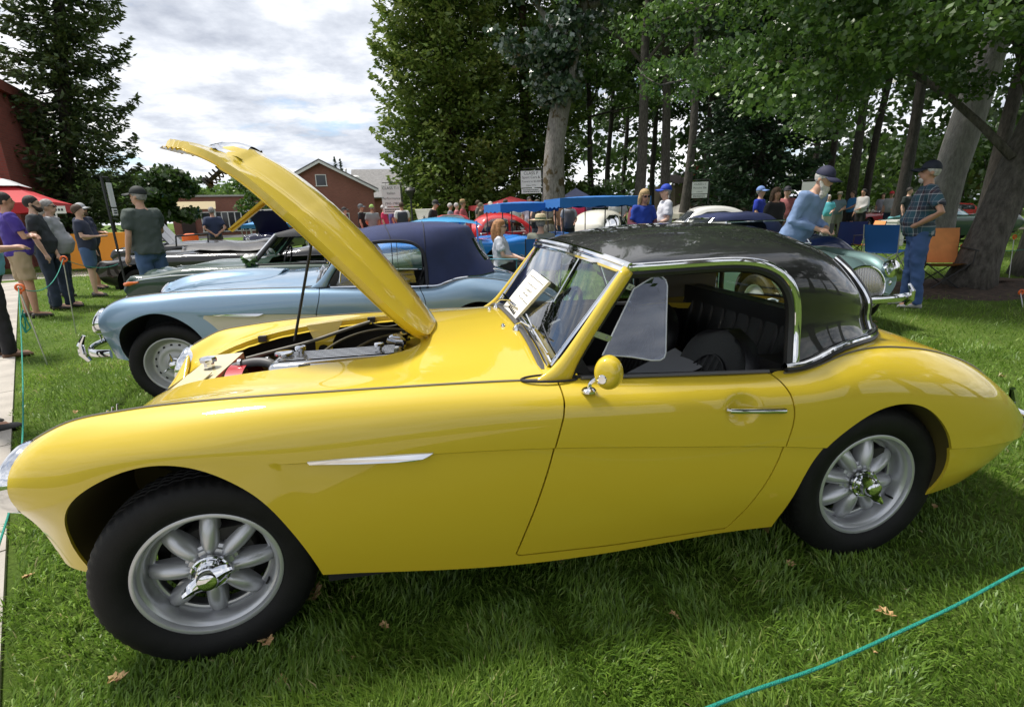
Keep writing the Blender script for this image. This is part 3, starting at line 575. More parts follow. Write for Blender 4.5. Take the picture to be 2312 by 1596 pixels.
# trees behind the photographer, mirrored in the black hardtop
for k, (x, y, H) in enumerate(((6.5, -9.5, 12), (11, -7, 13), (24, -10, 15), (16, -3.5, 14), (14, -14, 15))):
    tree('oak_tree', ['broad oak across the lawn opposite the yellow car', 'second oak across the lawn facing the hardtop', 'oak far across the lawn beyond the rope', 'oak across the lawn beyond the rope corner', 'farther oak across the lawn facing the hardtop'][k], (x, y, 0), [(0, 0, 0), (.1, 0, 3), (.3, .1, 6), (.4, .1, 9), (.5, 0, H)], .4, .12, BARK, 'oaks across the lawn', (), 13, .30, None, 9000, (.34, .24), DARKL, 80+k, 4.0, .45, 1.4)
# middle-distance and far greenery to the left
tree('maple_tree', 'small rounded tree standing before the low brick wall', polar(383, 40), [(0, 0, 0), (.05, 0, 1.5), (.1, 0, 3.2)], .14, .06, BARKD, None, (), 9, .4, None, 7000, (.34, .24), DARKL, 51, 1.7, .8, .85)
tree('maple_tree', 'slender young tree by the blue pop-up tents', polar(585, 36), [(0, 0, 0), (.05, 0, 1.5), (.1, 0, 3.3)], .07, .03, BARKD, None, (), 8, .4, None, 1600, (.24, .17), OAKL, 52, 1.3, .8, .6)
tree('maple_tree', 'small tree beside the yellow bonnet tip and brick wall', polar(646, 34), [(0, 0, 0), (.05, 0, 1.2), (0, 0, 2.4)], .07, .03, BARKD, None, (), 8, .35, None, 2200, (.24, .17), DARKL, 53, 1.1, .8, .6)
for k, (px, d, H, Rr) in enumerate(((268, 70, 5.6, 2.4), (312, 80, 5.6, 2.6), (352, 90, 5.4, 2.8), (410, 110, 6.2, 3.2), (445, 95, 5.4, 2.8), (492, 105, 6.0, 3.2), (535, 120, 7.4, 3.6), (575, 100, 5.8, 3.0), (612, 110, 6.2, 3.2), (655, 125, 7.0, 3.6), (225, 62, 5.0, 2.3), (185, 66, 5.2, 2.4))):
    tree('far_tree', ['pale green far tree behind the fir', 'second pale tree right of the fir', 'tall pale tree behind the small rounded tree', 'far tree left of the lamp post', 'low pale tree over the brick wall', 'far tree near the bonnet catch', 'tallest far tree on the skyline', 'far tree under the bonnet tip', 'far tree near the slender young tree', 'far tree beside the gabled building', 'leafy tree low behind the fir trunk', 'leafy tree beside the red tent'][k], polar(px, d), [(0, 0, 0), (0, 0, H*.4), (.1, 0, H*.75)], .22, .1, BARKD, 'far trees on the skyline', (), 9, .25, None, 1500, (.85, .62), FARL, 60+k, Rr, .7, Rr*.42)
for k, (px, d) in enumerate(((778, 130), (790, 132))):
    conifer('far_conifer', ['small pointed conifer peeking over the gabled roof', 'second pointed conifer peeking over the gabled roof'][k], polar(px, d), 14.6-k*.3, 1.6, SPRUCE, BARKD, 'conifers over the roof', 50, 24, (.8, .35), .3, .1, .2, .9, .2, 71+k)
for k, (px, d, h) in enumerate(((1300, 46, 2.4), (1360, 42, 2.2), (1560, 60, 3.4), (1880, 44, 3.0), (2060, 40, 3.5), (2150, 36, 3.5), (1500, 70, 3.2))):
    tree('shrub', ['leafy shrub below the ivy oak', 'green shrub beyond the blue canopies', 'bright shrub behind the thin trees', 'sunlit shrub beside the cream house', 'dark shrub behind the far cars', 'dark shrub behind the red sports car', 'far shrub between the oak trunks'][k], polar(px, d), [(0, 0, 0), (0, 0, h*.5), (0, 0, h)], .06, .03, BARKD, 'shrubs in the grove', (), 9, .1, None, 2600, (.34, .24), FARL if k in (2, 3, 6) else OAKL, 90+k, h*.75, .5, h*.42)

# the wood behind the grove, one mass of far foliage
rgw = np.random.default_rng(77); Q = []
for k in range(230):
    px = rgw.uniform(1275, 2480); d = rgw.uniform(52, 78); c = np.array(polar(px, d)); h = rgw.uniform(1.5, 24)*(.55 if px < 1330 else 1); n = 130; o = rgw.normal(size=(n, 3)); o /= np.linalg.norm(o, axis=1)[:, None]; Q.append(c+np.array([0, 0, h])+o*(rgw.random(n)**.5)[:, None]*np.array([2.6, 2.6, 1.7]))
wd_ = leaves('woodland', np.vstack(Q), .72, .5, DARKL, None, None, None, .3, 78); wd_['kind'] = 'stuff'; wd_['label'] = 'dense dark wood beyond the grove of oaks'
# ------------------------------------------------------------------ buildings, tents, signs, posts
def point_at(px, py, d):
    v = FPX*CF+CR*(px-1156)-CU*(py-798); h = math.hypot(v[0], v[1]); return np.array(CAM)+v*(d/h)
def brick_mat(name, c1, c2, mortar, scale=1.0):
    m, nt, b = _new(name); n, l = nt.nodes, nt.links; t = n.new('ShaderNodeTexCoord'); sp = n.new('ShaderNodeSeparateXYZ'); l.new(t.outputs['Object'], sp.inputs[0])
    ad = n.new('ShaderNodeMath'); ad.operation = 'ADD'; l.new(sp.outputs[0], ad.inputs[0]); l.new(sp.outputs[1], ad.inputs[1]); cb = n.new('ShaderNodeCombineXYZ'); l.new(ad.outputs[0], cb.inputs[0]); l.new(sp.outputs[2], cb.inputs[1])
    br = n.new('ShaderNodeTexBrick'); br.inputs['Scale'].default_value = scale; br.inputs['Brick Width'].default_value = .23; br.inputs['Row Height'].default_value = .078; br.inputs['Mortar Size'].default_value = .008; br.inputs['Color1'].default_value = (*c1, 1); br.inputs['Color2'].default_value = (*c2, 1); br.inputs['Mortar'].default_value = (*mortar, 1); l.new(cb.outputs[0], br.inputs['Vector'])
    z = n.new('ShaderNodeTexNoise'); z.inputs['Scale'].default_value = .6; z.inputs['Detail'].default_value = 6; l.new(t.outputs['Object'], z.inputs['Vector']); mr = n.new('ShaderNodeMapRange'); mr.inputs[3].default_value = .75; mr.inputs[4].default_value = 1.2; l.new(z.outputs['Fac'], mr.inputs[0])
    mx = n.new('ShaderNodeMixRGB'); mx.blend_type = 'MULTIPLY'; mx.inputs[0].default_value = 1; l.new(br.outputs['Color'], mx.inputs[1]); l.new(mr.outputs[0], mx.inputs[2]); l.new(mx.outputs[0], b.inputs['Base Color']); b.inputs['Roughness'].default_value = .9; return m
BRICK = brick_mat('red_brick', (.30, .105, .070), (.24, .080, .055), (.30, .20, .16)); BRICKD = brick_mat('deep_red_brick', (.22, .050, .035), (.16, .036, .026), (.14, .07, .06))
ROOFG = mat('grey_shingle', (.20, .195, .19), .9, var=.15, vscale=3); WHITE = mat('white_trim_paint', (.74, .73, .70), .6); DGLASS = mat('dark_window_glass', (.03, .035, .04), .08, spec=.6)
def frame_to(a, b):
    """building frame: origin a, x axis towards b along the ground, y axis away from the viewer side"""
    v = np.array(b[:2])-np.array(a[:2]); Ln = np.linalg.norm(v); return math.atan2(v[1], v[0]), Ln
def window(par, x, z, w_, h, y=-.02):
    f = MB(); t = .09
    f.box((x, y, z+h/2+t/2), (w_+2*t, .10, t)); f.box((x, y-.01, z-h/2-t/2), (w_+2*t+.1, .16, t)); f.box((x-w_/2-t/2, y, z), (t, .10, h)); f.box((x+w_/2+t/2, y, z), (t, .10, h)); o = f.build('window', WHITE, par, smooth=False)
    p = MB(); p.box((x, y+.01, z), (w_, .03, h)); p.build('pane', DGLASS, o, smooth=False); return o
# gabled brick hall
A, B = point_at(612, 480, 62), point_at(848, 480, 62); rz, Ln = frame_to(A, B); ap = point_at(727, 363, 62)[2]; ev = point_at(845, 426, 62)[2]; Dp = 26
bld = empty('brick_hall', (A[0], A[1], 0), rz, 'red brick hall with a gable and a grey shingle roof', 'building')
Wl = MB(); Wl.add([(0, 0, 0), (Ln, 0, 0), (Ln, 0, ev), (Ln/2, 0, ap-.15), (0, 0, ev), (0, Dp, 0), (Ln, Dp, 0), (Ln, Dp, ev), (Ln/2, Dp, ap-.15), (0, Dp, ev)], [(0, 1, 2, 3, 4), (1, 6, 7, 2), (6, 5, 9, 8, 7), (5, 0, 4, 9)]); Wl.build('wall', BRICK, bld, smooth=False)
Rf = MB()
for s in (0, 1):
    x0 = -.5 if s == 0 else Ln+.5; zz0 = ev-.12; V = [(x0, -.5, zz0), (Ln/2, -.5, ap), (Ln/2, Dp, ap), (x0, Dp, zz0)]; Vp, Fp = poly_plate(V, (0, 0, .14)); Rf.add(Vp, Fp)
r_ = Rf.build('roof', ROOFG, bld, smooth=False)
tr = MB()
for s in (0, 1):
    x0 = -.5 if s == 0 else Ln+.5; a = np.array([x0, -.55, ev-.16]); b = np.array([Ln/2, -.55, ap-.03]); V = [a, b, b+np.array([0, 0, -.26]), a+np.array([0, 0, -.26])]; Vp, Fp = poly_plate(V, (0, .08, 0)); tr.add(Vp, Fp)
tr.box((Ln+.5, Dp/2-.3, ev-.10), (.12, Dp+.4, .24)); tr.build('verge_board', WHITE, r_, smooth=False)
vt = MB(); vt.lathe([(.18, 0), (.18, .5), (.42, .55), (.45, .9), (.3, 1.05), (0, 1.1)], 20, 'z', (Ln-1.4, 6, ev+.75)); vt.build('roof_vent', WHITE, r_)
vt = MB(); vt.lathe([(.1, 0), (.1, .9), (.16, .95), (0, 1.2)], 12, 'z', (Ln-2.6, 3, ev+1.3)); vt.build('roof_pipe', WHITE, r_)
window(bld, Ln/2, point_at(727, 408, 62)[2], .95, 1.05)
window(bld, Ln-1.2, .95, 1.3, 1.5); window(bld, Ln-3.6, .95, 1.3, 1.5)
an = point_at(797, 380, 84); an2 = point_at(1020, 378, 84); rz2, Ln2 = frame_to(an, an2)
ann = empty('brick_annexe', (an[0], an[1], 0), rz2, 'larger brick wing with long grey roof behind the gabled hall', 'building'); m = MB(); m.box((Ln2/2, 8, 2.0), (Ln2, 12, 4.0)); m.build('wall', BRICK, ann, smooth=False)
m = MB(); V = [(-1, 1, 4.0), (Ln2+1, 1, 4.0), (Ln2+1, 8, an[2]+.3), (-1, 8, an[2]+.3)]; Vp, Fp = poly_plate(V, (0, 0, .15)); m.add(Vp, Fp); V = [(-1, 15, 4.0), (Ln2+1, 15, 4.0), (Ln2+1, 8, an[2]+.3), (-1, 8, an[2]+.3)]; Vp, Fp = poly_plate(V, (0, 0, .15)); m.add(Vp, Fp); m.build('roof', ROOFG, ann, smooth=False)
# low flat-roofed brick block
A, B = point_at(386, 480, 58), point_at(640, 480, 58); rz, Ln = frame_to(A, B); ht_ = point_at(500, 444, 58)[2]
lo = empty('brick_block', (A[0], A[1], 0), rz, 'long low flat-roofed brick block behind the cars', 'building'); m = MB(); m.box((Ln/2, 5, ht_/2), (Ln, 10, ht_)); m.build('wall', BRICK, lo, smooth=False); m = MB(); m.box((Ln/2, 5, ht_+.06), (Ln+.3, 10.3, .16)); m.build('coping', mat('grey_coping', (.45, .43, .40), .8), lo, smooth=False)
for k, x in enumerate(np.linspace(3.2, Ln-3, 4)):
    window(lo, x, 1.25, 1.6, 1.7)
m = MB(); m.box((1.2, -.04, 1.05), (1.1, .1, 2.1)); m.build('door', mat('dark_door', (.05, .03, .025), .6), lo, smooth=False)
yb = point_at(395, 480, 52); yo = empty('yellow_canopy', (yb[0], yb[1], 0), rz, 'faded yellow awning in front of the low brick block', 'awning'); m = MB(); V = [(-3, 0, 2.3), (3, 0, 2.3), (3, 3, 3.0), (-3, 3, 3.0)]; Vp, Fp = poly_plate(V, (0, 0, .05)); m.add(Vp, Fp); m.build('awning_cloth', mat('ochre_cloth', (.30, .24, .13), .8), yo, smooth=False); m = MB()
for x in (-2.9, 2.9): m.tube([(x, .05, 0), (x, .05, 2.3)], .04, 8)
m.build('post', WHITE, yo)
# brick tower at the picture edge
tb = point_at(42, 470, 24); tw = empty('brick_tower', (tb[0], tb[1], 0), 0.25, 'deep red brick tower behind the red tent', 'building'); tz = point_at(6, 182, 24)[2]
m = MB(); m.box((-2.5, 2.5, tz/2), (5, 5, tz)); m.build('wall', BRICKD, tw, smooth=False); m = MB(); m.box((-2.5, 2.5, tz+.02), (5.3, 5.3, .34)); m.build('cornice', BRICKD, tw, smooth=False)
m = MB(); m.box((-1.9, -.05, 1.2), (2.2, .12, 2.4)); m.build('doorway', VOID, tw, smooth=False)
# cream house beyond the grove
hb = point_at(1893, 470, 85); hs = empty('cream_house', (hb[0], hb[1], 0), -.55, 'cream rendered house seen between the dark trunks', 'building'); CREAM = mat('cream_render', (.66, .56, .42), .85, var=.06)
m = MB(); m.box((2.6, 3, 2.2), (5.2, 6, 4.4)); m.box((4.3, 1.5, 3.0), (3.4, 4, 6.0)); m.build('wall', CREAM, hs, smooth=False); m = MB(); V = [(2.3, -.8, 5.9), (6.3, -.8, 5.9), (6.3, 1.5, 7.4), (2.3, 1.5, 7.4)]; Vp, Fp = poly_plate(V, (0, 0, .15)); m.add(Vp, Fp); V = [(2.3, 3.8, 5.9), (6.3, 3.8, 5.9), (6.3, 1.5, 7.4), (2.3, 1.5, 7.4)]; Vp, Fp = poly_plate(V, (0, 0, .15)); m.add(Vp, Fp); m.build('roof', mat('tan_tile', (.30, .20, .11), .8), hs, smooth=False)
for x, z in ((.9, 2.6), (2.0, 2.6), (3.6, 3.9), (4.8, 3.9)): window(hs, x, z, .7, 1.0, -.02 if x < 2.6 else -.52)
hb = point_at(1606, 470, 60); rh = empty('red_roof_house', (hb[0], hb[1], 0), 0, 'distant brown house with a red chimney seen between thin trunks', 'building'); m = MB(); m.box((0, 2, 1.8), (9, 5, 3.6)); m.build('wall', mat('brown_render', (.16, .12, .09), .9), rh, smooth=False); m = MB(); m.box((-1.2, 2, 4.6), (1.0, 1.0, 2.4)); m.build('chimney', mat('red_chimney', (.35, .08, .06), .8), rh, smooth=False); m = MB(); V = [(-5, -1, 3.6), (5, -1, 3.6), (5, 2, 4.6), (-5, 2, 4.6)]; Vp, Fp = poly_plate(V, (0, 0, .1)); m.add(Vp, Fp); m.build('roof', mat('brown_roof', (.10, .07, .06), .8), rh, smooth=False)
# pop-up tents
def popup(name, label, c, rz, w_, he, hp, top_m, group=None, band=None):
    t = empty(name, c, rz, label, 'tent', group); h = w_/2; m = MB(); n = 8; V = []
    for i in range(n+1):
        f = i/n; r = h*(1-f); z = he+(hp-he)*f-.22*math.sin(f*math.pi)*.4; V += [(-r, -r, z), (r, -r, z), (r, r, z), (-r, r, z)]
    m.add(V, [(i*4+q, i*4+(q+1) % 4, i*4+4+(q+1) % 4, i*4+4+q) for i in range(n) for q in range(4)]); m.build('canopy', top_m, t, smooth=False)
    m = MB()
    for q in range(4):
        a = np.array([(-h, -h), (h, -h), (h, h), (-h, h)][q]); b = np.array([(h, -h), (h, h), (-h, h), (-h, -h)][q]); K = 12
        V = []
        for i in range(K+1): p = a+(b-a)*i/K; o_ = .012*math.sin(i*2.1); V += [(p[0]*(1+o_*.3), p[1]*(1+o_*.3), he+.01), (p[0]*1.005, p[1]*1.005, he-.26+.02*math.sin(i*1.3))]
        m.add(V, grid_faces(K+1, 2))
    m.build('valance', top_m, t, smooth=False)
    for a in ((-h, -h), (h, -h), (h, h), (-h, h)):
        l = MB(); l.tube([(a[0]*.985, a[1]*.985, 0), (a[0]*.985, a[1]*.985, he)], .022, 8); l.build('leg', mat('tent_pole', (.6, .6, .6), .4, .5), t)
    if band:
        m = MB(); f = .55; r = h*(1-f)*1.04; r2 = h*(1-.78)*1.04; z1 = he+(hp-he)*f+.0; z2 = he+(hp-he)*.78; V = [(-r, -r, z1), (r, -r, z1), (r, r, z1), (-r, r, z1), (-r2, -r2, z2), (r2, -r2, z2), (r2, r2, z2), (-r2, r2, z2)]; m.add(V, [(q, (q+1) % 4, 4+(q+1) % 4, 4+q) for q in range(4)]); m.build('vent_band', band, t, smooth=False)
    return t
REDC = mat('red_tent_cloth', (.42, .015, .022), .75); tc_ = point_at(132, 462, 20)
popup('pop_up_tent', 'red pop-up tent with a grey vent band beside the brick tower', (tc_[0]-1.9, tc_[1]+.6, 0), .35, 3.1, tc_[2]+.05, tc_[2]+.95, REDC, None, mat('grey_band', (.45, .46, .48), .7))
sg = point_at(126, 474, 19.2); so = empty('hanging_card', (sg[0], sg[1], 0), .5, 'small white card hanging from the red tent edge', 'card'); m = MB(); m.box((0, 0, sg[2]), (.42, .012, .20)); m.build('card_face', WHITE, so, smooth=False); m = MB(); 
for k in range(5): m.box((-.13+k*.065, -.009, sg[2]), (.042, .004, .06))
m.build('printing', BLACKP, so, smooth=False)
BLUEC = mat('sky_blue_cloth', (.06, .26, .62), .7)
for k, (px, d) in enumerate(((604, 40), (668, 43))):
    p = point_at(px, 490, d); popup('pop_up_tent', ['sky blue pop-up tent nearer the navy bonnet', 'sky blue pop-up tent nearer the raised yellow bonnet'][k], (p[0], p[1], 0), .2, 3.2, 1.05, 1.62, BLUEC, 'blue pop-up tents')
p = point_at(1300, 450, 34); popup('pop_up_tent', 'pale violet-grey pop-up tent right of the ivy oak', (p[0], p[1], 0), .4, 3, 1.7, 2.7, mat('violet_grey_cloth', (.22, .23, .36), .7))
p = point_at(1192, 452, 30); popup('pop_up_tent', 'dark red awning tent behind the red bubble car', (p[0]-1, p[1], 0), .1, 4, 1.75, 2.2, mat('crimson_cloth', (.28, .012, .02), .75))
p = point_at(1660, 486, 33); popup('pop_up_tent', 'pale cream tent roof beyond the blue cap man', (p[0]-3.5, p[1], 0), .3, 2.6, 1.0, 1.5, mat('cream_cloth', (.55, .52, .44), .7))
# class signs hung from posts
def lettering(par, txt, size, loc, m, name='lettering'):
    cu = bpy.data.curves.new(name, 'FONT'); cu.body = txt; cu.size = size; cu.align_x = 'CENTER'; cu.align_y = 'CENTER';  cu.materials.append(m); o = bpy.data.objects.new(name, cu); COL.objects.link(o); o.parent = par; o.location = loc; o.rotation_euler = (math.pi/2, 0, 0); return o
INK = mat('black_ink', (.02, .02, .02), .6); BOARD = mat('sign_board_white', (.66, .67, .67), .55)
def class_sign(label, px, ptop, pbot, wpx, d, lines, rz, post_side=1):
    c = point_at(px, (ptop+pbot)/2, d); top = point_at(px, ptop, d)[2]; bot = point_at(px, pbot, d)[2]; a = point_at(px-wpx/2, ptop, d); b_ = point_at(px+wpx/2, ptop, d); w_ = np.linalg.norm(a-b_); h = top-bot; vx = math.atan2(c[1]-CAM[1], c[0]-CAM[0])-math.pi/2
    s = empty('class_sign', (c[0], c[1], 0), vx+rz, label, 'sign', 'class signs'); m = MB(); m.box((0, 0, top-h*.37), (w_, .02, h*.74)); m.build('board', BOARD, s, smooth=False); m = MB(); m.box((0, 0, bot+h*.11), (w_*.97, .02, h*.22)); m.build('sponsor_board', BOARD, s, smooth=False)
    m = MB(); x = post_side*(w_/2+.05); m.tube([(x, .02, 0), (x, .02, top+.09)], .017, 8); m.tube([(x, .02, top+.08), (-post_side*w_*.42, .02, top+.08)], .012, 8)
    for q in (-.25, .25): m.tube([(q*w_, .0, top+.08), (q*w_, .0, top)], .006, 6); m.tube([(q*w_, 0, bot+h*.26), (q*w_, 0, bot+h*.22)], .006, 6)
    m.build('post', DARKM, s)
    for i, (t, sz) in enumerate(lines): lettering(s, t, sz*w_, (0, -.0125, top-h*.74*(i+.62)/(len(lines)+.15)), INK)
    m = MB()
    rgs = np.random.default_rng(int(px))
    for r in range(2):
        x = -w_*.40
        while x < w_*.36: q = rgs.uniform(.02, .09)*w_; m.box((x+q/2, -.0115, bot+h*(.15-.075*r)), (q, .002, h*.035)); x += q+.018*w_
    m.build('small_print', INK, s, smooth=False); return s
class_sign('white hanging sign reading Class T-1 Italian Performance', 884, 418, 483, 43, 20, [('CLASS T-1', .20), ('Italian', .19), ('Performance', .185), ('1945-1980', .18)], .08, 1)
class_sign('white hanging sign reading Class P Sport Cars and Tourers', 1199, 386, 437, 46, 19, [('CLASS P', .20), ('Sport Cars &', .165), ('Tourers to $2,000', .125), ('(New 1975)', .10)], 0, 1)
class_sign('white hanging sign reading Class L-1 before the thin trunks', 1580, 411, 447, 36, 22, [('CLASS L-1', .17), ('Porsche 356', .165), ('(1950-65)', .10)], .1, 1)
class_sign('blank-looking white sign behind the bearded man in the cap', 1826, 411, 447, 33, 23, [], .0, 1)
class_sign('white sign board seen almost edge-on beside the green shirt man', 253, 413, 487, 16, 10.5, [], .9, -1)
c = point_at(1488, 440, 16)
class_sign('tilted white placard behind the man in the blue cap', 1504, 433, 452, 14, 17, [], .4, 1)
# lamp post and street light
p = point_at(926, 430, 30); o = empty('street_lamp', (p[0], p[1], 0), 0, 'black lamp post with a flared shade before the big cedar', 'lamp'); m = MB(); m.lathe([(.10, 0), (.10, .5), (.055, .6), (.05, p[2]-.5)], 14, 'z'); m.build('post', DARKM, o); m = MB(); m.lathe([(.05, p[2]-.5), (.10, p[2]-.35), (.26, p[2]-.12), (.30, p[2]-.02), (.22, p[2]+.1), (.1, p[2]+.16), (0, p[2]+.2)], 20, 'z'); m.build('lamp_head', DARKM, o)
p = point_at(552, 428, 48); o = empty('street_light', (p[0], p[1], 0), 0, 'tall grey light pole before the low brick block', 'lamp'); m = MB(); m.tube([(0, 0, 0), (0, 0, p[2])], .07, 8); m.build('pole', mat('galvanised', (.42, .42, .42), .5, .5), o); m = MB(); m.box((.3, 0, p[2]+.03), (.8, .3, .14)); m.build('lamp_head', WHITE, o)
# bark mound at the leaning oak's foot
mv = []
for i in range(24):
    a = 2*math.pi*i/24
    for r, z in ((0, .10), (.5, .085), (1.0, .045), (1.5, -.01)): mv.append((9.45+math.cos(a)*r*1.35, 4.3+math.sin(a)*r*.75, z+.012*math.sin(i*3.1+r*5)))
mo = mesh_obj('earth_mound', mv, [(i*4+q, ((i+1) % 24)*4+q, ((i+1) % 24)*4+q+1, i*4+q+1) for i in range(24) for q in range(3)], mat('bark_mulch', (.055, .034, .022), .95, var=.5, vscale=16, bump=1.0, bscale=30)); structure(mo, 'brown mulch round the leaning oak')
# rope line on stakes
TEAL = mat('teal_rope', (.010, .30, .22), .6, bump=1.0, bscale=300); ORANGE = mat('orange_plastic', (.75, .13, .015), .45)
def stake(label, base, top):
    base, top = np.array(base, float), np.array(top, float); o = empty('rope_stake', base, 0, label, 'stake', 'rope stakes'); t = top-base; m = MB(); m.tube([(0, 0, 0), t], .006, 8); m.build('rod', mat('pale_rod', (.55, .55, .54), .4, .4), o); m = MB(); m.tube([t+np.array([.035*math.cos(a)+.01, 0, .03*math.sin(a)]) for a in np.linspace(0, 2*math.pi, 18, endpoint=False)], .010, 8, closed=True); m.tube([t*.93, t], .012, 8); m.build('loop', ORANGE, o); return top
def rope(label, P, r=.0045):
    P = curve(P, 60); V, F = tube(P, r, 8); o = mesh_obj('rope', V, F, TEAL); tag(o, label, 'rope', 'teal ropes'); return o
s1 = stake('orange-topped stake at the path edge by the purple shirt man', (-3.03, 3.57, 0), point_at(42, 650, 6.55)); s2 = stake('orange-topped stake beside the grey shirt man', ground_at(172, 752), point_at(142, 585, 8.3)); s3 = stake('orange-topped stake by the green shirt man', ground_at(276, 640), point_at(274, 592, 11.2))
def sag(a, b, s, n=9):
    a, b = np.array(a), np.array(b); return [a+(b-a)*t-np.array([0, 0, s*4*t*(1-t)]) for t in np.linspace(0, 1, n)]
rope('teal rope sagging between the two stakes by the onlookers', sag(s1, s2, .16)); rope('teal rope running back from the grey shirt man', sag(s2, s3, .10))
rope('teal rope hanging from the path stake towards the yellow headlamp', [s1, at_y(48, 760, 2.6), at_y(52, 900, 1.6), at_y(50, 1000, 1.0), at_y(28, 1130, .30), at_y(0, 1222, -.1), at_y(-60, 1400, -.6)])
rk = MB(); k0 = at_y(52, 700, 2.9)
for i in range(3): rk.tube([k0+np.array([0, 0, -.03*i]), k0+np.array([-.05+.03*i, .01, -.10-.03*i]), k0+np.array([-.03, 0, -.20])], .006, 6)
tag(rk.build('rope_knot', TEAL), 'loose teal rope ends knotted below the path stake', 'rope')
g1, g2 = at_y(1500, 1640, -1.46), at_y(2420, 1236, -1.20)
rope('teal rope across the grass in front of the yellow car', [g1, at_y(1700, 1558, -1.40), at_y(1840, 1510, -1.36), at_y(2000, 1440, -1.32), at_y(2160, 1365, -1.28), at_y(2312, 1283, -1.24), g2], .0042)
for (px, py, d, lab) in ((2172, 556, 11.5, 'orange-topped stake behind the orange chair'), (2290, 535, 12.5, 'white stake with tangled teal rope near the edge oak'), (2304, 660, 9.2, 'bare pale stake at the picture edge')):
    t = point_at(px, py, d); stake(lab, (t[0]-.05, t[1]-.1, 0), t)
rope('teal rope behind the orange chair running to the edge oak', sag(point_at(2172, 552, 11.5), point_at(2380, 548, 12.2), .12)); rope('teal rope across the far path behind the silver car', sag(point_at(1975, 560, 13), point_at(2172, 552, 11.5), .06))
rope('teal rope across the view behind the green roadster', sag(point_at(500, 606, 13), point_at(760, 592, 14), .05)); rope('second teal rope behind the navy polo man', sag(point_at(470, 588, 15), point_at(700, 590, 16), .05))
# camp chairs
def camp_chair(label, c, rz, col, frame=DARKM, arms=None, group='camp chairs'):
    o = empty('camp_chair', c, rz, label, 'chair', group)
    def cloth(P, n=8, sag_=.03):
        P = np.array(P, float); V = []
        for i in range(n+1):
            for j in range(n+1):
                u, v = i/n, j/n; p = P[0]*(1-u)*(1-v)+P[1]*u*(1-v)+P[2]*u*v+P[3]*(1-u)*v; nn = np.cross(P[1]-P[0], P[3]-P[0]); nn /= np.linalg.norm(nn); V.append(p-nn*sag_*16*u*(1-u)*v*(1-v)*(1+.15*math.sin(9*u)+.15*math.sin(7*v)))
        return V, grid_faces(n+1, n+1)
    V, F = cloth([(-.27, -.24, .43), (.27, -.24, .43), (.27, .22, .38), (-.27, .22, .38)], 8, .045); mesh_obj('seat', V, F, col, o); V, F = cloth([(-.29, .21, .40), (.29, .21, .40), (.31, .34, .92), (-.31, .34, .92)], 8, -.04); mesh_obj('backrest', V, F, col, o)
    for s in (-1, 1):
        for P in ([(s*.27, -.25, .43), (-s*.25, -.27, 0)], [(s*.27, -.25, .43), (s*.28, .24, 0)], [(s*.27, .22, .39), (s*.28, -.27, 0)], [(s*.27, .22, .39), (-s*.25, .26, 0)]):
            m = MB(); m.tube(P, .009, 6); m.build('leg', frame, o)
        m = MB(); m.tube([(s*.28, .24, .0), (s*.30, .26, .45), (s*.31, .34, .92)], .009, 6); m.build('back_post', frame, o); m = MB(); m.tube([(s*.29, -.25, .43), (s*.30, -.25, .62)], .009, 6); m.tube([(s*.31, -.27, .62), (s*.31, .0, .63), (s*.31, .27, .64)], .022, 8, flat=.35); m.build('armrest', arms or frame, o)
    return o
ORC = mat('orange_cloth', (.78, .30, .10), .8, var=.08, vscale=6, bump=.3, bscale=12); NAVYC = mat('royal_blue_cloth', (.015, .04, .26), .8); TEALC = mat('teal_cloth', (.06, .22, .30), .8); MIDB = mat('mid_blue_cloth', (.02, .12, .42), .8)
p = ground_at(2112, 655); camp_chair('empty orange camp chair beside the leaning oak', (p[0], p[1], 0), R_(-28), ORC)
p = ground_at(1938, 590); camp_chair('orange camp chair seen over the silver car bonnet', (*polar(1941, 14.5)[:2], 0), R_(245), ORC)
p = ground_at(1905, 590); camp_chair('dark blue camp chair seen over the silver car bonnet', (*polar(1902, 14.5)[:2], 0), R_(165), NAVYC)
p = point_at(1996, 600, 12.5); camp_chair('mid blue camp chair behind the plaid shirt man', (p[0], p[1], 0), R_(110), MIDB, mat('pale_rod', (.55, .55, .54), .4, .4))
p = point_at(1132, 600, 8.6); SEATED = (p[0], p[1]); camp_chair('teal camp chair with the woman in the visor sitting in it', (p[0], p[1], 0), R_(80), TEALC, mat('teal_frame', (.08, .2, .24), .4, .5), TEALC)
p = point_at(1222, 600, 8.9); SEATED2 = (p[0], p[1]); camp_chair('blue camp chair with the straw hat man sitting in it', (p[0], p[1], 0), R_(175), MIDB)
# waste bin on the far lawn
p = ground_at(2010, 555); o = empty('litter_bin', (p[0], p[1], 0), .2, 'white square litter bin on the far lawn', 'bin'); m = MB(); m.box((0, 0, .36), (.45, .45, .72)); m.build('bin_body', WHITE, o, smooth=False); m = MB(); m.box((0, 0, .75), (.49, .49, .05)); m.build('lid', WHITE, o, smooth=False); m = MB(); m.box((-.08, -.23, .45), (.10, .01, .08)); m.box((.07, -.23, .45), (.09, .01, .08)); m.build('green_print', mat('green_print', (.06, .25, .08), .7), o, smooth=False)
p = point_at(434, 560, 19); o = empty('orange_barrel', (p[0], p[1], 0), 0, 'orange traffic drum beside the raised black bonnet', 'barrel'); m = MB(); m.lathe([(.26, 0), (.27, .3), (.25, .32), (.25, .6), (.23, .62), (.22, .95), (.1, 1.0), (0, 1.0)], 20, 'z'); m.build('drum', ORANGE, o)
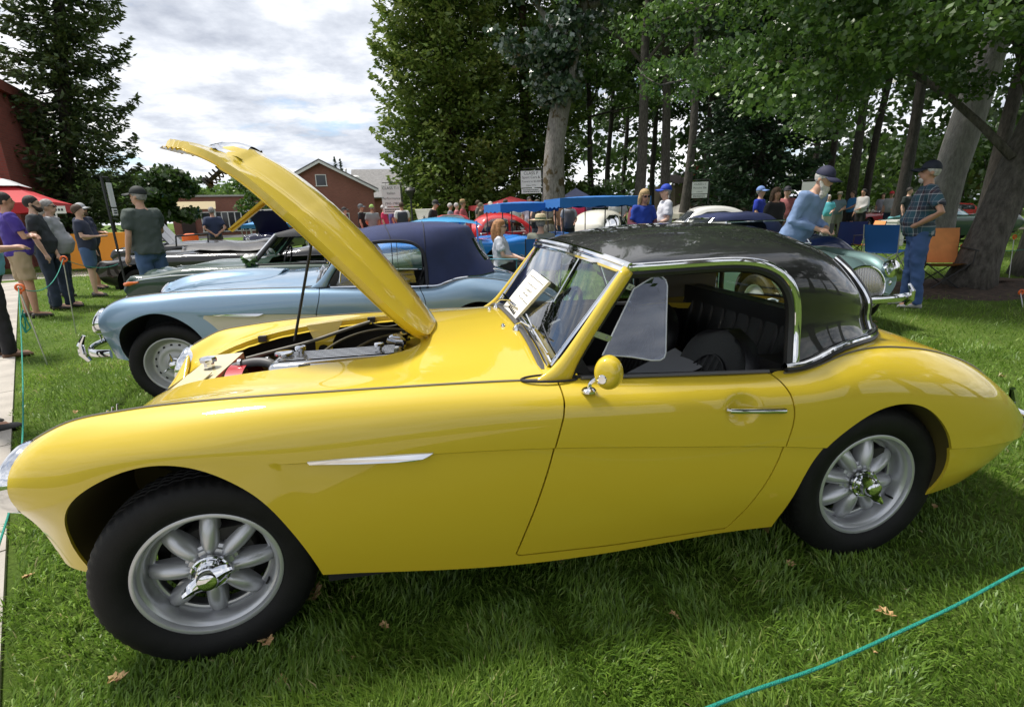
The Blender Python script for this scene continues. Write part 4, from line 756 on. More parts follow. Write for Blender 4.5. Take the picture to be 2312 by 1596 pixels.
# low wall with rail and orange planter behind the onlookers
p = ground_at(262, 590); o = empty('ramp_rail', (p[0]-1.5, p[1]+3, 0), -.2, 'low concrete ramp wall with a metal rail behind the navy polo man', 'railing'); m = MB(); m.box((0, 0, .16), (5, .25, .32)); m.build('kerb_wall', CONC, o, smooth=False); m = MB()
for z in (.6, .95): m.tube([(-2.4, 0, z), (2.4, 0, z)], .025, 8)
for x in (-2.4, -1.2, 0, 1.2, 2.4): m.tube([(x, 0, .3), (x, 0, .95)], .02, 8)
m.build('rail', DARKM, o)
p = point_at(252, 545, 20); o = tag(MB().box((p[0], p[1], .6), (2.4, .5, 1.0), .2).build('orange_banner', mat('amber_orange', (.72, .27, .02), .7), smooth=False), 'amber orange banner board behind the green shirt man', 'banner')
# fallen leaves
LEAFB = mat('dry_leaf', (.36, .20, .085), .8, col2=(.52, .36, .17), vscale=30)
def dry_leaf(px, py, s, rz, lab):
    p = ground_at(px, py, .035); n = 10; V = []; out_ = [(0, -.5), (.10, -.3), (.26, -.30), (.20, -.12), (.36, .0), (.22, .12), (.28, .32), (.12, .30), (0, .52)]; out_ = out_+[(-x, y) for x, y in out_[-2:0:-1]]
    V = [(x*s, y*s, s*(.18*abs(x)*3+.12*math.sin(y*5))) for x, y in out_]; V = rotz(V, rz); nn = len(V); V = [tuple(v) for v in V]+[(0, -.25*s, 0), (0, .0, 0.01*s), (0, .25*s, 0)]; F = [(i, (i+1) % nn, nn+(0 if (V[i][1] if False else out_[i][1]) < -.1 else 1 if out_[i][1] < .15 else 2)) for i in range(nn)]
    F += [(0, nn, nn+1), (nn, nn+1, nn+2)]; o = mesh_obj('fallen_leaf', V, F, LEAFB, smooth=False); o.location = p; o.rotation_euler = (random.uniform(-.4, .4), random.uniform(-.4, .4), 0); tag(o, lab, 'leaf', 'fallen leaves')
for a in ((603, 1442, .075, .5, 'big pale oak leaf on the grass below the front wheel'), (266, 1530, .06, 2, 'tan oak leaf at the bottom below the front tyre'), (868, 1412, .04, 1, 'curled brown leaf under the front wing'), (770, 1470, .03, 0, 'tiny dry leaf right of the big pale leaf'), (804, 1484, .035, 2.4, 'small tan leaf beside the tiny dry leaf'), (636, 1536, .05, .9, 'small brown leaf under the big pale leaf'), (1524, 1390, .045, 1.2, 'pale curled leaf on the grass under the door'), (2001, 1384, .06, .7, 'orange-tan leaf on the grass above the rope'), (1975, 1470, .03, 2, 'tiny reddish leaf right below the rope'), (1268, 1268, .03, .4, 'small leaf in the shade under the sill'), (1785, 1272, .04, 1.1, 'brown leaf in front of the rear wheel'), (2110, 1142, .04, 2.2, 'brown leaf behind the rear wheel'), (710, 1340, .10, .2, 'dark clump of leaves behind the front wheel'), (170, 930, .05, .4, 'brown leaf on the grass before the blue car'), (2265, 850, .05, .6, 'rust leaf on the sunlit lawn behind the yellow tail'), (2226, 980, .05, 1.6, 'orange leaf beside the yellow tail'), (64, 1300, .05, 2.6, 'tan leaf on the grass before the yellow wing'), (1975, 727, .07, .3, 'pale leaf on the lawn by the silver car')):
    dry_leaf(*a)
# ------------------------------------------------------------------ wheels
def wheel_pts(prof, n=64):
    V, F = lathe(prof, n); return V[:, [0, 2, 1]]*np.array([1, -1, 1]), F
def tyre_mesh(R=.318, wd=.088, rin=.204, n=180, blocks=60):
    k = R/.318
    prof = [(rin, wd-.026), (rin+.010, wd-.014), (.236*k, wd-.003), (.262*k, wd), (.284*k, wd-.004), (.297*k, wd-.011), (.305*k, wd-.018), (.311*k, wd-.026), (.3155*k, wd-.038), (.3165*k, wd-.050), (.3105*k, wd-.052), (.3105*k, wd-.057), (.3172*k, wd-.059), (.318*k, 0.016), (.312*k, 0.014), (.312*k, 0.006), (.318*k, 0.004)]
    prof = prof+[(r, -h) for r, h in prof[::-1]]
    V, F = wheel_pts(prof, n); V = V.copy(); m = len(prof)
    per = n//blocks
    for i in range(n):
        if i % per == 0:
            for q in range(m):
                r, h = prof[q]
                if r > .300*k:
                    x, y, z = V[i*m+q]; s = (r-.0042)/r; V[i*m+q] = (x*s, y, z*s)
    me = bpy.data.meshes.new('tyre'); me.from_pydata([tuple(v) for v in V], [], [tuple(f) for f in F]); me.materials.append(RUBBER)
    me.polygons.foreach_set('use_smooth', np.ones(len(me.polygons), bool)); me.set_sharp_from_angle(angle=R_(50)); return me
def petal():
    rs = np.array([.050, .066, .082, .100, .120, .140, .158, .172, .181]); wv = np.array([.019, .0245, .0285, .0300, .0300, .0290, .0265, .0220, .0150]); hv = np.array([.040, .045, .0455, .044, .040, .033, .024, .014, .004])
    rr = np.linspace(.050, .181, 22); ww = spline(rs, wv, rr); hh = spline(rs, hv, rr); V = []; n = 13
    for r, w_, h in zip(rr, ww, hh):
        for q in range(n):
            a = math.pi*q/(n-1); V.append((math.cos(a)*w_, -(-.012+(h+.012)*math.sin(a)**.75), r))
    F = [tuple(f) for f in grid_faces(len(rr), n)]+[tuple(range(n)), tuple((len(rr)-1)*n+q for q in range(n))[::-1]]
    return V, F
def knockoff(ears=(200, 20)):
    m = MB()
    for pr in ([(0, .060), (.052, .060), (.056, .057), (.056, .046), (.048, .040)], [(0, .112), (.018, .111), (.027, .106), (.031, .098), (.033, .090), (.037, .088), (.038, .074), (.036, .070), (.040, .066), (.040, .058)]):
        V, F = wheel_pts(pr, 40); m.add(V, F)
    for i in range(8):
        a = 2*math.pi*i/8+.2; V, F = wheel_pts([(0, .067), (.004, .067), (.0055, .064), (.0055, .058)], 8); m.add(V+np.array([.047*math.cos(a), 0, .047*math.sin(a)]), F)
    for e in ears:
        a = R_(e); rs = np.linspace(.022, .078, 9); P = []; 
        ww = np.interp(rs, [.022, .05, .075, .088], [.026, .020, .012, .006]); ht = np.interp(rs, [.022, .05, .088], [.096, .092, .099]); V = []
        for r, w_, h in zip(rs, ww, ht):
            for dx, dh in ((-1, -.006), (-.6, .004), (0, .009), (.6, .004), (1, -.006), (0, -.012)):
                t = dx*w_; V.append((r*math.cos(a)-t*math.sin(a), -(h+dh), r*math.sin(a)+t*math.cos(a)))
        F = []
        for i in range(8):
            for q in range(6): F.append((i*6+q, i*6+(q+1) % 6, (i+1)*6+(q+1) % 6, (i+1)*6+q))
        F += [tuple(range(6)), tuple(48+q for q in range(6))]; m.add(V, F)
    return m
WHEELCACHE = {}
def alloy_wheel(car, loc, rz, spin, ears):
    """eight-petal alloy wheel: wheel > tyre, spoke, knock_off, brake_drum"""
    m = MB()
    for pr in ([(.197, .050), (.206, .056), (.2095, .064), (.2085, .070), (.203, .0725), (.1965, .071), (.193, .064), (.1915, .056), (.186, .052), (.181, .046), (.178, .034), (.176, .010), (.176, -.06)], [(.0, .034), (.058, .034), (.066, .031), (.069, .024), (.078, .020), (.080, .008), (.080, -.02), (.06, -.03)]):
        V, F = wheel_pts(pr, 72); m.add(V, F)
    V, F = wheel_pts([(.176, -.004), (.166, .000), (.160, -.002), (.160, -.012), (.176, -.014)], 72); m.add(V, F)
    o = m.build('wheel', SILVER, car, auto=40); o.location = loc; o.rotation_euler = (0, 0, rz)
    if 'tyre' not in WHEELCACHE:
        WHEELCACHE['tyre'] = tyre_mesh()
        V, F = petal(); me = bpy.data.meshes.new('spoke'); me.from_pydata([tuple(map(float, v)) for v in V], [], F); me.materials.append(SILVER)
        me.polygons.foreach_set('use_smooth', np.ones(len(me.polygons), bool)); me.set_sharp_from_angle(angle=R_(60)); WHEELCACHE['spoke'] = me
    t = bpy.data.objects.new('tyre', WHEELCACHE['tyre']); COL.objects.link(t); t.parent = o
    for i in range(8):
        s = bpy.data.objects.new('spoke', WHEELCACHE['spoke']); COL.objects.link(s); s.parent = o; s.rotation_euler = (0, spin+2*math.pi*i/8, 0)
    knockoff(ears).build('knock_off', CHROME, o, auto=30)
    b = MB(); V, F = wheel_pts([(0, -.012), (.12, -.012), (.125, -.02), (.128, -.07), (.172, -.072)], 40); b.add(V, F)
    b.box((.06, .010, .10), (.10, .05, .04)); b.build('brake_drum', mat('brake_iron', (.02, .019, .018), .7, .2, var=.4, vscale=20), o)
    v = MB(); v.tube([(.15, -.018, -.09), (.148, -.045, -.087), (.146, -.052, -.086)], .004, 8); v.build('valve', BLACKP, o)
    return o
def disc_wheel(car, loc, rz, spin):
    """steel disc wheel with round vent holes and eared hub nut"""
    m = MB(); V, F = wheel_pts([(.197, .050), (.206, .056), (.2095, .064), (.2085, .070), (.203, .0725), (.1965, .071), (.193, .060), (.187, .050), (.181, .040), (.174, .022), (.166, .012), (.150, .014), (.135, .022), (.118, .030), (.102, .026), (.085, .022), (.070, .030), (.055, .036), (0, .036)], 72); m.add(V, F)
    o = m.build('wheel', mat('steel_wheel_paint', (.42, .43, .43), .38, .3, var=.08), car, auto=60); o.location = loc; o.rotation_euler = (0, spin, rz) if False else (0, 0, rz)
    if 'tyre' not in WHEELCACHE: WHEELCACHE['tyre'] = tyre_mesh()
    t = bpy.data.objects.new('tyre', WHEELCACHE['tyre']); COL.objects.link(t); t.parent = o
    hm = MB()
    for i in range(16):
        a = spin+2*math.pi*i/16; V, F = wheel_pts([(0, .0245), (.0085, .0245), (.0105, .022)], 12); hm.add(V+np.array([.142*math.cos(a), 0.004, .142*math.sin(a)]), F)
    hm.build('vent_hole', VOID, o)
    k = MB(); V, F = wheel_pts([(0, .098), (.02, .096), (.032, .09), (.038, .08), (.04, .06), (.048, .052), (.05, .036)], 32); k.add(V, F)
    for e in (95, 215, 335):
        a = R_(e); P = [(r*math.cos(a), -h, r*math.sin(a)) for r, h in ((.03, .082), (.055, .08), (.078, .084), (.09, .09))]; k.tube(P, [.017, .015, .010, .004], 8, flat=.5)
    k.build('knock_off', CHROME, o)
    return o
def wheel_well(car, poly, ys, m):
    P = np.array(poly); V = []; 
    for p in P: V += [(p[0], math.copysign(skin_y(p[0], p[1])-.007, ys[0]), p[1]), (p[0], ys[1], p[1])]
    F = [(2*i, 2*i+1, 2*i+3, 2*i+2) for i in range(len(P)-1)]
    V += [(p[0], ys[1], p[1]) for p in P]; F.append(tuple(2*len(P)+i for i in range(len(P))))
    return mesh_obj('wheel_well', V, F, m, car)
def ws_base(y): s = 1-abs(y/.60)**3; return np.array([1.122-.004*s, y, .850+.078*s])
def ws_top(y): s = 1-abs(y/.605)**2.5; return np.array([1.366-.085*s, y, 1.155+.045*s])
BONNET_ANGLE = 52.0
HINGE = np.array([.742, 0, .886])
def bonnet_pts(open_):
    """bonnet skin grid with raised scoop; rotates about its rear hinge"""
    pl = refine(BAY, 240); xs = np.concatenate([-.374+.074*(1-np.cos(np.linspace(0, math.pi/2, 22))), np.linspace(-.29, .60, 60), np.linspace(.61, .730, 14)])
    up = pl[pl[:, 1] >= 0]; nv = 61; V = np.zeros((len(xs), nv, 3))
    o = np.argsort(up[:, 0]); upx, upy = up[o, 0], up[o, 1]
    for i, x in enumerate(xs):
        wd = max(np.interp(x, upx, upy)-.004, .014)
        for j, t in enumerate(np.linspace(-1, 1, nv)):
            y = t*max(wd, .004); z = top_z(x, y)+.001
            V[i, j] = (x, y, z)
    X, Y = V[:, :, 0], V[:, :, 1]
    hx = smoothstep(-.272, -.215, X)*np.interp(X, [-.21, -.1, .1, .3, .5, .62, .73], [1.0, 1.0, .92, .78, .58, .42, .25])
    Wd = np.abs(V[:, -1, 1])[:, None]+1e-6; V[:, :, 2] += .016*(1-(Y/Wd)**2)*smoothstep(-.40, -.20, X)*(1-.30*smoothstep(.55, .73, X))
    wd = np.interp(X, [-.3, -.2, .0, .3, .6, .73], [.15, .165, .20, .235, .25, .22])
    V[:, :, 2] += .052*hx*(1-smoothstep(wd*.40, wd, np.abs(Y)))
    return V
def bonnet_tf(P, open_):
    P = np.asarray(P, float)
    if not open_: return P
    return (P-HINGE)@np.array(Matrix.Rotation(R_(BONNET_ANGLE), 3, 'Y')).T+HINGE
def build_healey(name, label, loc, rz, body_m, low_m=None, open_bonnet=False, hardtop=True, group=None, alloy=True, steer=.15, hood_m=None):
    car = empty(name, loc, rz, label, 'car', group)
    nu, nr = HG.shape[:2]
    near = HG.copy(); near[:, :, 1] *= -1
    full = np.concatenate([near[:, ::-1], HG[:, 1:]], 1); V = full.reshape(-1, 3).copy(); F = grid_faces(nu, full.shape[1], flip=True)
    # door-handle bowl pressed into each door
    for s in (-1, 1):
        e = ((V[:, 0]-1.727)/.048)**2+((V[:, 2]-.708)/.040)**2; V[:, 1] -= s*.018*np.exp(-e**1.6)*(V[:, 1]*s > .5)
    ff, fr, fd, fb, fc = body_fields(V)
    f = np.minimum.reduce([ff, fr, fd-.0028, fb, fc])
    pan = None
    if low_m is not None:   # two-tone lower side panels
        z7 = np.interp(V[:, 0], [p[0] for p in G_[7]], [p[2] for p in G_[7]])
        fp = np.minimum.reduce([z7-.004-V[:, 2], np.sqrt((V[:, 0]-0.0)**2+(V[:, 2]-.31)**2)-.452, np.where(np.abs(V[:, 1]) > .5, 1.0, -1.0), V[:, 0]-.1])
        Vp, Fp, _ = clip(V, F, np.minimum.reduce([ff, fr, fd-.0028, fp])); pan = (Vp*np.array([1, 1, 1]), Fp)
        f = np.minimum(f, -fp)
    Vb, Fb, on = clip(V, F, f)
    vec = np.zeros_like(Vb); ii = np.where(on)[0]; ga = np.argmin(np.abs(np.array(body_fields(Vb[ii]))), axis=0); sg = -np.sign(Vb[ii, 1])
    vec[ii, 1] = np.where(ga < 2, sg*.010, np.where(ga == 2, sg*.02, 0)); vec[ii, 2] = np.where(ga == 3, -.022, np.where(ga == 4, -.03, 0))
    if low_m is None: Vb, Fb = flange(Vb, Fb, on, vec)
    mesh_obj('body_shell', Vb, Fb, body_m, car, auto=38)
    if pan:
        for s in (-1, 1):
            Vp, Fp, _ = clip(pan[0], pan[1], pan[0][:, 1]*s); mesh_obj('side_panel', Vp, Fp, low_m, car, auto=38)
    # doors
    for s in (-1, 1):
        sel = np.where(V[:, 1]*s > .5, 1.0, -1.0)
        g = np.minimum.reduce([-fd-.0028, fc, sel])
        Vd, Fd, on = clip(V, F, g if low_m is None else np.minimum(g, -fp))
        if low_m is None: Vd, Fd = flange(Vd, Fd, on, np.column_stack([0*Vd[:, 0], np.where(Vd[:, 2] < .77, -np.sign(Vd[:, 1])*.02, 0), np.where(Vd[:, 2] < .77, 0, -.03)]))
        d = mesh_obj('door', Vd, Fd, body_m, car, auto=38)
        if low_m is not None:
            Vd, Fd, on = clip(V, F, np.minimum(g, fp)); mesh_obj('lower_panel', Vd, Fd, low_m, d, auto=38)
        y0 = s*(skin_y(1.77, .705)+.010); h = MB(); P = [(1.672, s*(skin_y(1.67, .708)), .7085), (1.676, y0, .709), (1.72, y0+s*.006, .706), (1.80, y0+s*.006, .698), (1.876, y0+s*.003, .690), (1.882, s*(skin_y(1.88, .69)-.004), .690)]
        h.tube(P, [.006, .0075, .0075, .0078, .0078, .006], 10, flat=1.15); h.build('door_handle', CHROME, d)
    # nose, grille and tail close the shell
    e = full[0]; nose = []
    for k in range(9):
        t = k/8; q = e.copy(); c = np.array([-.60, 0, .50]); fx = 1-(1-t)**2
        w_ = smoothstep(.60, .40, np.abs(e[:, 1]))*(e[:, 2] > .6); w_ = np.where(e[:, 2] > .6, 1-smoothstep(.40, .60, np.abs(e[:, 1])), 0)
        q = np.column_stack([e[:, 0]-.07*w_*math.sin(t*1.57)+.03*(1-w_)*t, e[:, 1]*(1-.45*t*(1-.6*w_)), e[:, 2]+(.50-e[:, 2])*.55*t]); nose.append(q)
    Vn = np.array(nose).reshape(-1, 3); mesh_obj('nose_panel', Vn, grid_faces(9, len(e)), body_m, car)
    q = nose[-1]; gm = MB(); gm.add(q, [tuple(range(len(q)))]); gm.build('grille_opening', VOID, car)
    for i, yy in enumerate(np.linspace(-.28, .28, 15)):
        gb = MB(); gb.tube([(-.668, yy, .43), (-.675, yy, .50), (-.66, yy, .575)], .005, 6); gb.build('grille_bar', CHROME, car)
    e = full[-1]; tail = []
    for k in range(7):
        t = k/6; tail.append(np.column_stack([e[:, 0]+.05*math.sin(t*1.57), e[:, 1]*(1-.5*t), .375+(e[:, 2]-.375)*(1-t)]))
    mesh_obj('tail_panel', np.array(tail).reshape(-1, 3), grid_faces(7, len(e), flip=True), body_m, car)
    # bead strips along the wing tops
    bm_ = mat('bead_strip', (.22, .20, .17), .35, .6)
    for s in (-1, 1):
        for xa, xb in ((-.42, 1.105), (1.93, 3.12)):
            P = np.array([surf_on(x, BEADROW) for x in np.linspace(xa, xb, 70)])*np.array([1, -s, 1]); P[:, 1] *= 1 if s < 0 else 1
            P = np.array([(p[0], s*abs(p[1]), p[2]+.0015) for p in P]); b = MB(); b.tube(P, .0038, 6); b.build('wing_bead', bm_, car)
    # headlamps
    hl = np.array([-.462, .573, .652])
    for s in (-1, 1):
        m = MB(); V_, F_ = lathe([(.104, -.035), (.107, -.012), (.107, .004), (.103, .018), (.096, .026), (.090, .024)], 48)
        def lampf(V_): return np.column_stack([-V_[:, 2]-.06*(V_[:, 1]) , V_[:, 0]*s, V_[:, 1]])
        T = np.array([hl[0], s*hl[1], hl[2]])
        tilt = np.array(Matrix.Rotation(R_(20), 3, 'Y'))
        def lampf(V_): return np.column_stack([-V_[:, 2], V_[:, 0]*s, V_[:, 1]])@tilt.T+T
        m.add(lampf(V_), F_); r = m.build('headlamp', CHROME, car)
        V_, F_ = lathe([(.092, .022), (.075, .036), (.045, .048), (0, .053)], 40); g = MB(); g.add(lampf(V_), F_); g.build('lens', LENS, r)
        V_, F_ = lathe([(.09, .02), (.07, -.01), (.03, -.03), (0, -.032)], 40); g = MB(); g.add(lampf(V_), F_); g.build('reflector', CHROME, r)
    # wheels
    for (x, s) in ((0, -1), (2.337, -1), (0, 1), (2.337, 1)):
        y = s*(.617 if x == 0 else .632); rzw = (0 if s < 0 else math.pi)+(steer if x == 0 else 0)
        if alloy: alloy_wheel(car, (x, y, .308), rzw, R_(4 if x == 0 else 12), (205, 22) if x == 0 else (305, 125))
        else: disc_wheel(car, (x, y, .308), rzw, .1)
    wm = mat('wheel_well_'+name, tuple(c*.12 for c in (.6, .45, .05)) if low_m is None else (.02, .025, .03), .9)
    for s in (-1, 1):
        wheel_well(car, ARCH_Fs[:90], (s*.70, s*.30), wm); wheel_well(car, ARCH_Rs[:90], (s*.735, s*.40), wm)
    # underbody, bulkheads
    u = MB(); u.box((1.15, 0, .27), (1.6, 1.36, .10)); u.box((-.2, 0, .33), (.5, .66, .10)); u.box((2.75, 0, .33), (.7, .95, .08)); u.box((2.34, 0, .36), (.8, .74, .1)); u.box((.1, 0, .28), (.9, .60, .06)); u.build('underbody', VOID, car)
    # side flash: a long spear on each front wing
    for s in (-1, 1):
        out = [(.357, .687), (.45, .6855), (.58, .681), (.712, .674), (.70, .666), (.68, .657), (.655, .6515), (.60, .655), (.50, .663), (.40, .672), (.362, .676)]
        P0 = [(x, s*(skin_y(x, .69 if z > .67 else .69)-.004), z) for x, z in out]; P1 = [(x, s*(skin_y(x, .69)+.004+.006*(z < .67)), (z-.672)*.75+.671-(x-.5)*.008) for x, z in out]
        n = len(out); Vf = P0+P1; Ff = [tuple(n+i for i in range(n))]+[(i, (i+1) % n, n+(i+1) % n, n+i) for i in range(n)]
        mesh_obj('side_flash', Vf, Ff, CHROME, car, smooth=False)
    # ---- bonnet
    bp = bonnet_pts(open_bonnet); nb, nv = bp.shape[:2]; B = bp.reshape(-1, 3)
    Fb_ = [tuple(q) for q in grid_faces(nb, nv, flip=True)]
    rim = [i*nv for i in range(nb)]+[(nb-1)*nv+j for j in range(1, nv)]+[i*nv+nv-1 for i in range(nb-2, -1, -1)]+[j for j in range(nv-2, 0, -1)]
    V2 = list(B); F2 = list(Fb_); low = []
    c = np.array([.2, 0, 0])
    for i in rim:
        p = B[i].copy(); p[2] -= .030; p[:2] += (c[:2]-p[:2])*.02; low.append(len(V2)); V2.append(p)
    for a in range(len(rim)):
        b_ = (a+1) % len(rim); F2.append((rim[b_], rim[a], low[a], low[b_]))
    in0 = len(V2)                     # inner skin
    for p in B: V2.append(p-np.array([0, 0, .026])-np.array([0, 0, 0.012*math.exp(-(p[1]/.2)**2)]))
    F2 += [tuple(in0+i for i in q)[::-1] for q in Fb_]
    bo = mesh_obj('bonnet', bonnet_tf(V2, open_bonnet), F2, body_m, car, auto=40)
    # scoop trim in chrome
    ys = np.linspace(-.150, .150, 41); rows = []
    for xo, zo in ((-.283, .002), (-.277, .014), (-.266, .028), (-.25, .041), (-.233, .049), (-.215, .053), (-.195, .054)):
        pts = []
        for y in ys:
            k = 1-smoothstep(.06, .150, abs(y)); x = xo+.045*(abs(y)/.15)**2; pts.append((x, y, top_z(x, y)+.010+zo*k+.016*(1-(y/np.interp(x, [-.39, -.325, -.225, -.1], [.06, .16, .236, .292]))**2)*float(smoothstep(-.40, -.20, x))))
        rows.append(pts)
    mesh_obj('scoop_trim', bonnet_tf(np.array(rows).reshape(-1, 3), open_bonnet), grid_faces(7, 41), CHROME, bo)
    if open_bonnet: engine_bay(car, bo, body_m)
    else:
        b = MB(); b.box((.2, 0, .70), (.95, .6, .05)); b.build('bay_floor', VOID, car)
    cockpit(car, body_m, hardtop, hood_m)
    # windscreen wipers, mirror, boot fittings, bumpers
    for s in (-1, 1):
        w_ = MB(); y = s*.25; z0 = top_z(1.08, .25)
        w_.lathe([(.018, 0), (.017, .008), (.010, .016), (.006, .024), (0, .025)], 16, 'z', (1.075, y, z0-.002))
        b0 = np.array([1.075, y, z0+.024]); t0 = ws_base(y-.20 if s < 0 else y-.26)+np.array([-.02, 0, .06])
        w_.tube([b0, b0+(t0-b0)*.3+np.array([0, 0, .012]), t0], [.006, .0045, .003], 6)
        a, b_ = ws_base(y-.20-.14)+np.array([-.012, 0, .045]), ws_base(y-.20+.16)+np.array([-.014, 0, .055]); w_.tube([a, (a+b_)/2+np.array([-.006, 0, 0]), b_], .0045, 6); w_.build('wiper', CHROME, car)
        j = MB(); j.lathe([(.009, 0), (.008, .006), (.004, .012), (0, .012)], 12, 'z', (1.03, s*.19, top_z(1.03, .19))); j.build('washer_jet', CHROME, car)
    for s in (-1, 1):
        h = MB(); h.tube([(2.50, s*.24, top_z(2.5, .24)+.004), (2.56, s*.24, top_z(2.56, .24)+.022), (2.68, s*.24, top_z(2.68, .24)+.010), (2.74, s*.24, top_z(2.74, .24)+.002)], [.010, .013, .011, .006], 10); h.build('boot_hinge', CHROME, car)
        t = MB(); V_, F_ = lathe([(.034, -.01), (.034, .008), (.026, .020), (0, .026)], 24); p = surf_on(2.99, BEADROW); t.add(np.column_stack([V_[:, 2]*.9+V_[:, 1]*.0, V_[:, 0], V_[:, 1]+V_[:, 2]*.4])+np.array([p[0]+.025, s*(abs(p[1])-.05), p[2]-.055]), F_); t.build('rear_lamp', [mat('red_lens', (.35, .01, .01), .15, coat=1.0)], car)
    bmp = MB(); P = [(3.06, -.70, .40), (3.16, -.70, .40), (3.30, -.64, .40), (3.375, -.45, .40), (3.40, -.2, .40), (3.40, .2, .40), (3.375, .45, .40), (3.30, .64, .40), (3.16, .70, .40), (3.06, .70, .40)]
    if name == 'sports_car': P = [(3.30, -.60, .365), (3.38, -.52, .365), (3.43, -.2, .37), (3.43, .2, .37), (3.38, .52, .365), (3.30, .60, .365)]
    bmp.tube(curve(P, 40), .036, 12, flat=.45, up=(1, 0, 0)); bmp.build('rear_bumper', CHROME, car)
    for s in (-1, 1):
        ov = MB(); ov.tube([(3.44, s*.36, .28), (3.47, s*.36, .34), (3.465, s*.36, .42), (3.44, s*.36, .48)], [.018, .026, .024, .012], 10); ov.build('overrider', CHROME, car)
    if name != 'sports_car':
        f_ = MB(); P = [(-.42, -.66, .42), (-.55, -.62, .42), (-.66, -.45, .42), (-.70, -.2, .42), (-.70, .2, .42), (-.66, .45, .42), (-.55, .62, .42), (-.42, .66, .42)]; f_.tube(curve(P, 40), .034, 12, flat=.4, up=(1, 0, 0)); f_.build('front_bumper', CHROME, car)
        for s in (-1, 1):
            ov = MB(); ov.tube([(-.66, s*.5, .34), (-.70, s*.5, .40), (-.70, s*.5, .47), (-.66, s*.5, .54)], [.018, .026, .024, .012], 10); ov.build('overrider', CHROME, car)
    return car
# ------------------------------------------------------------------ roof shells
HARD = dict(rows=[
 [(1.262, 0, 1.216), (1.40, 0, 1.252), (1.55, 0, 1.274), (1.75, 0, 1.286), (1.95, 0, 1.285)],
 [(1.284, .30, 1.208), (1.42, .30, 1.240), (1.57, .30, 1.260), (1.75, .30, 1.271), (1.95, .30, 1.270)],
 [(1.330, .50, 1.188), (1.45, .50, 1.206), (1.60, .50, 1.218), (1.75, .50, 1.224), (1.95, .50, 1.222)],
 [(1.362, .585, 1.172), (1.48, .585, 1.181), (1.62, .587, 1.187), (1.78, .588, 1.189), (1.95, .586, 1.186)],
 [(1.385, .618, 1.150), (1.50, .622, 1.154), (1.65, .624, 1.157), (1.80, .624, 1.156), (1.95, .622, 1.150)],
 [(1.385, .64, .98), (1.50, .645, .98), (1.65, .647, .98), (1.80, .647, .98), (1.95, .645, .98)],
 [(1.385, .67, .80), (1.50, .672, .80), (1.65, .672, .80), (1.80, .672, .80), (1.95, .672, .795)]],
 rear=[(0, 1.285), (.40, 1.246), (.66, 1.156), (.80, 1.066), (.885, .988), (.95, .912), (1.0, .865)], ax=.76,
 win=[(1.36, 1.155), (1.50, 1.158), (1.65, 1.161), (1.78, 1.158), (1.86, 1.142), (1.915, 1.110), (1.952, 1.062), (1.972, 1.00), (1.978, .93), (1.974, .86), (1.966, .70), (1.2, .70), (1.2, .9)], rw=(52, .875, 1.135))
SOFT = dict(rows=[
 [(1.255, 0, 1.212), (1.45, 0, 1.258), (1.65, 0, 1.282), (1.85, 0, 1.294), (1.95, 0, 1.294)],
 [(1.278, .30, 1.204), (1.46, .30, 1.246), (1.65, .31, 1.270), (1.85, .32, 1.283), (1.95, .32, 1.284)],
 [(1.325, .50, 1.186), (1.48, .50, 1.222), (1.66, .505, 1.248), (1.85, .51, 1.263), (1.95, .51, 1.264)],
 [(1.360, .575, 1.170), (1.50, .575, 1.194), (1.67, .577, 1.214), (1.85, .58, 1.226), (1.95, .58, 1.226)],
 [(1.385, .615, 1.140), (1.50, .62, 1.155), (1.65, .624, 1.166), (1.85, .628, 1.165), (1.95, .63, 1.155)],
 [(1.385, .645, .98), (1.50, .65, .98), (1.65, .655, .98), (1.85, .66, .98), (1.95, .662, .98)],
 [(1.385, .675, .80), (1.50, .677, .80), (1.65, .68, .80), (1.85, .682, .80), (1.95, .682, .80)]],
 rear=[(0, 1.294), (.42, 1.276), (.61, 1.246), (.665, 1.215), (.745, 1.11), (.88, .97), (1.0, .862)], ax=.66,
 win=[(1.36, 1.115), (1.50, 1.148), (1.65, 1.160), (1.78, 1.155), (1.87, 1.130), (1.922, 1.08), (1.942, 1.00), (1.945, .90), (1.945, .70), (1.2, .70), (1.2, .9)], rw=(30, .95, 1.14))
def top_shell(T, nx=46, nv=70, na=60):
    Rw = T['rows']; k = len(Rw); Xn = np.linspace(0, 1, nx); L_ = []
    for r in Rw:
        A = np.array(r); x = A[0, 0]+(A[-1, 0]-A[0, 0])*Xn; L_.append(np.column_stack([x, spline(A[:, 0], A[:, 1:], x)]))
    G = np.stack(L_, 1); end = G[-1]
    bs = []
    for a in np.linspace(0, math.pi/2, na)[1:]:
        w_ = float(smoothstep(0, 1, a/1.1)); rho_s = end[:, 1]/end[-1, 1]; row = []
        for i in range(k):
            rr, rz_ = T['rear'][i]; rho = rho_s[i]*(1-w_)+rr*w_; z = end[i, 2]*(1-w_)+rz_*w_
            x = 1.95+T['ax']*rho*math.sin(a); y = end[-1, 1]*rho*math.cos(a)
            if i == k-1: z = top_z(x, min(abs(y), .69))+.004 if a > .15 else end[i, 2]*(1-a/.15)+(top_z(x, min(abs(y), .69))+.004)*(a/.15)
            row.append((x, y, z))
        bs.append(row)
    G = np.concatenate([G, np.array(bs)], 0)
    d = np.linalg.norm(np.diff(G[:nx], axis=1), axis=2).mean(0); t = np.r_[0, np.cumsum(d)]; tt = np.linspace(0, t[-1], nv)
    H = np.array([spline(t, G[i], tt) for i in range(len(G))])
    H[:, :, 1] = np.maximum(H[:, :, 1], 0); H[:, 0, 1] = 0
    return H
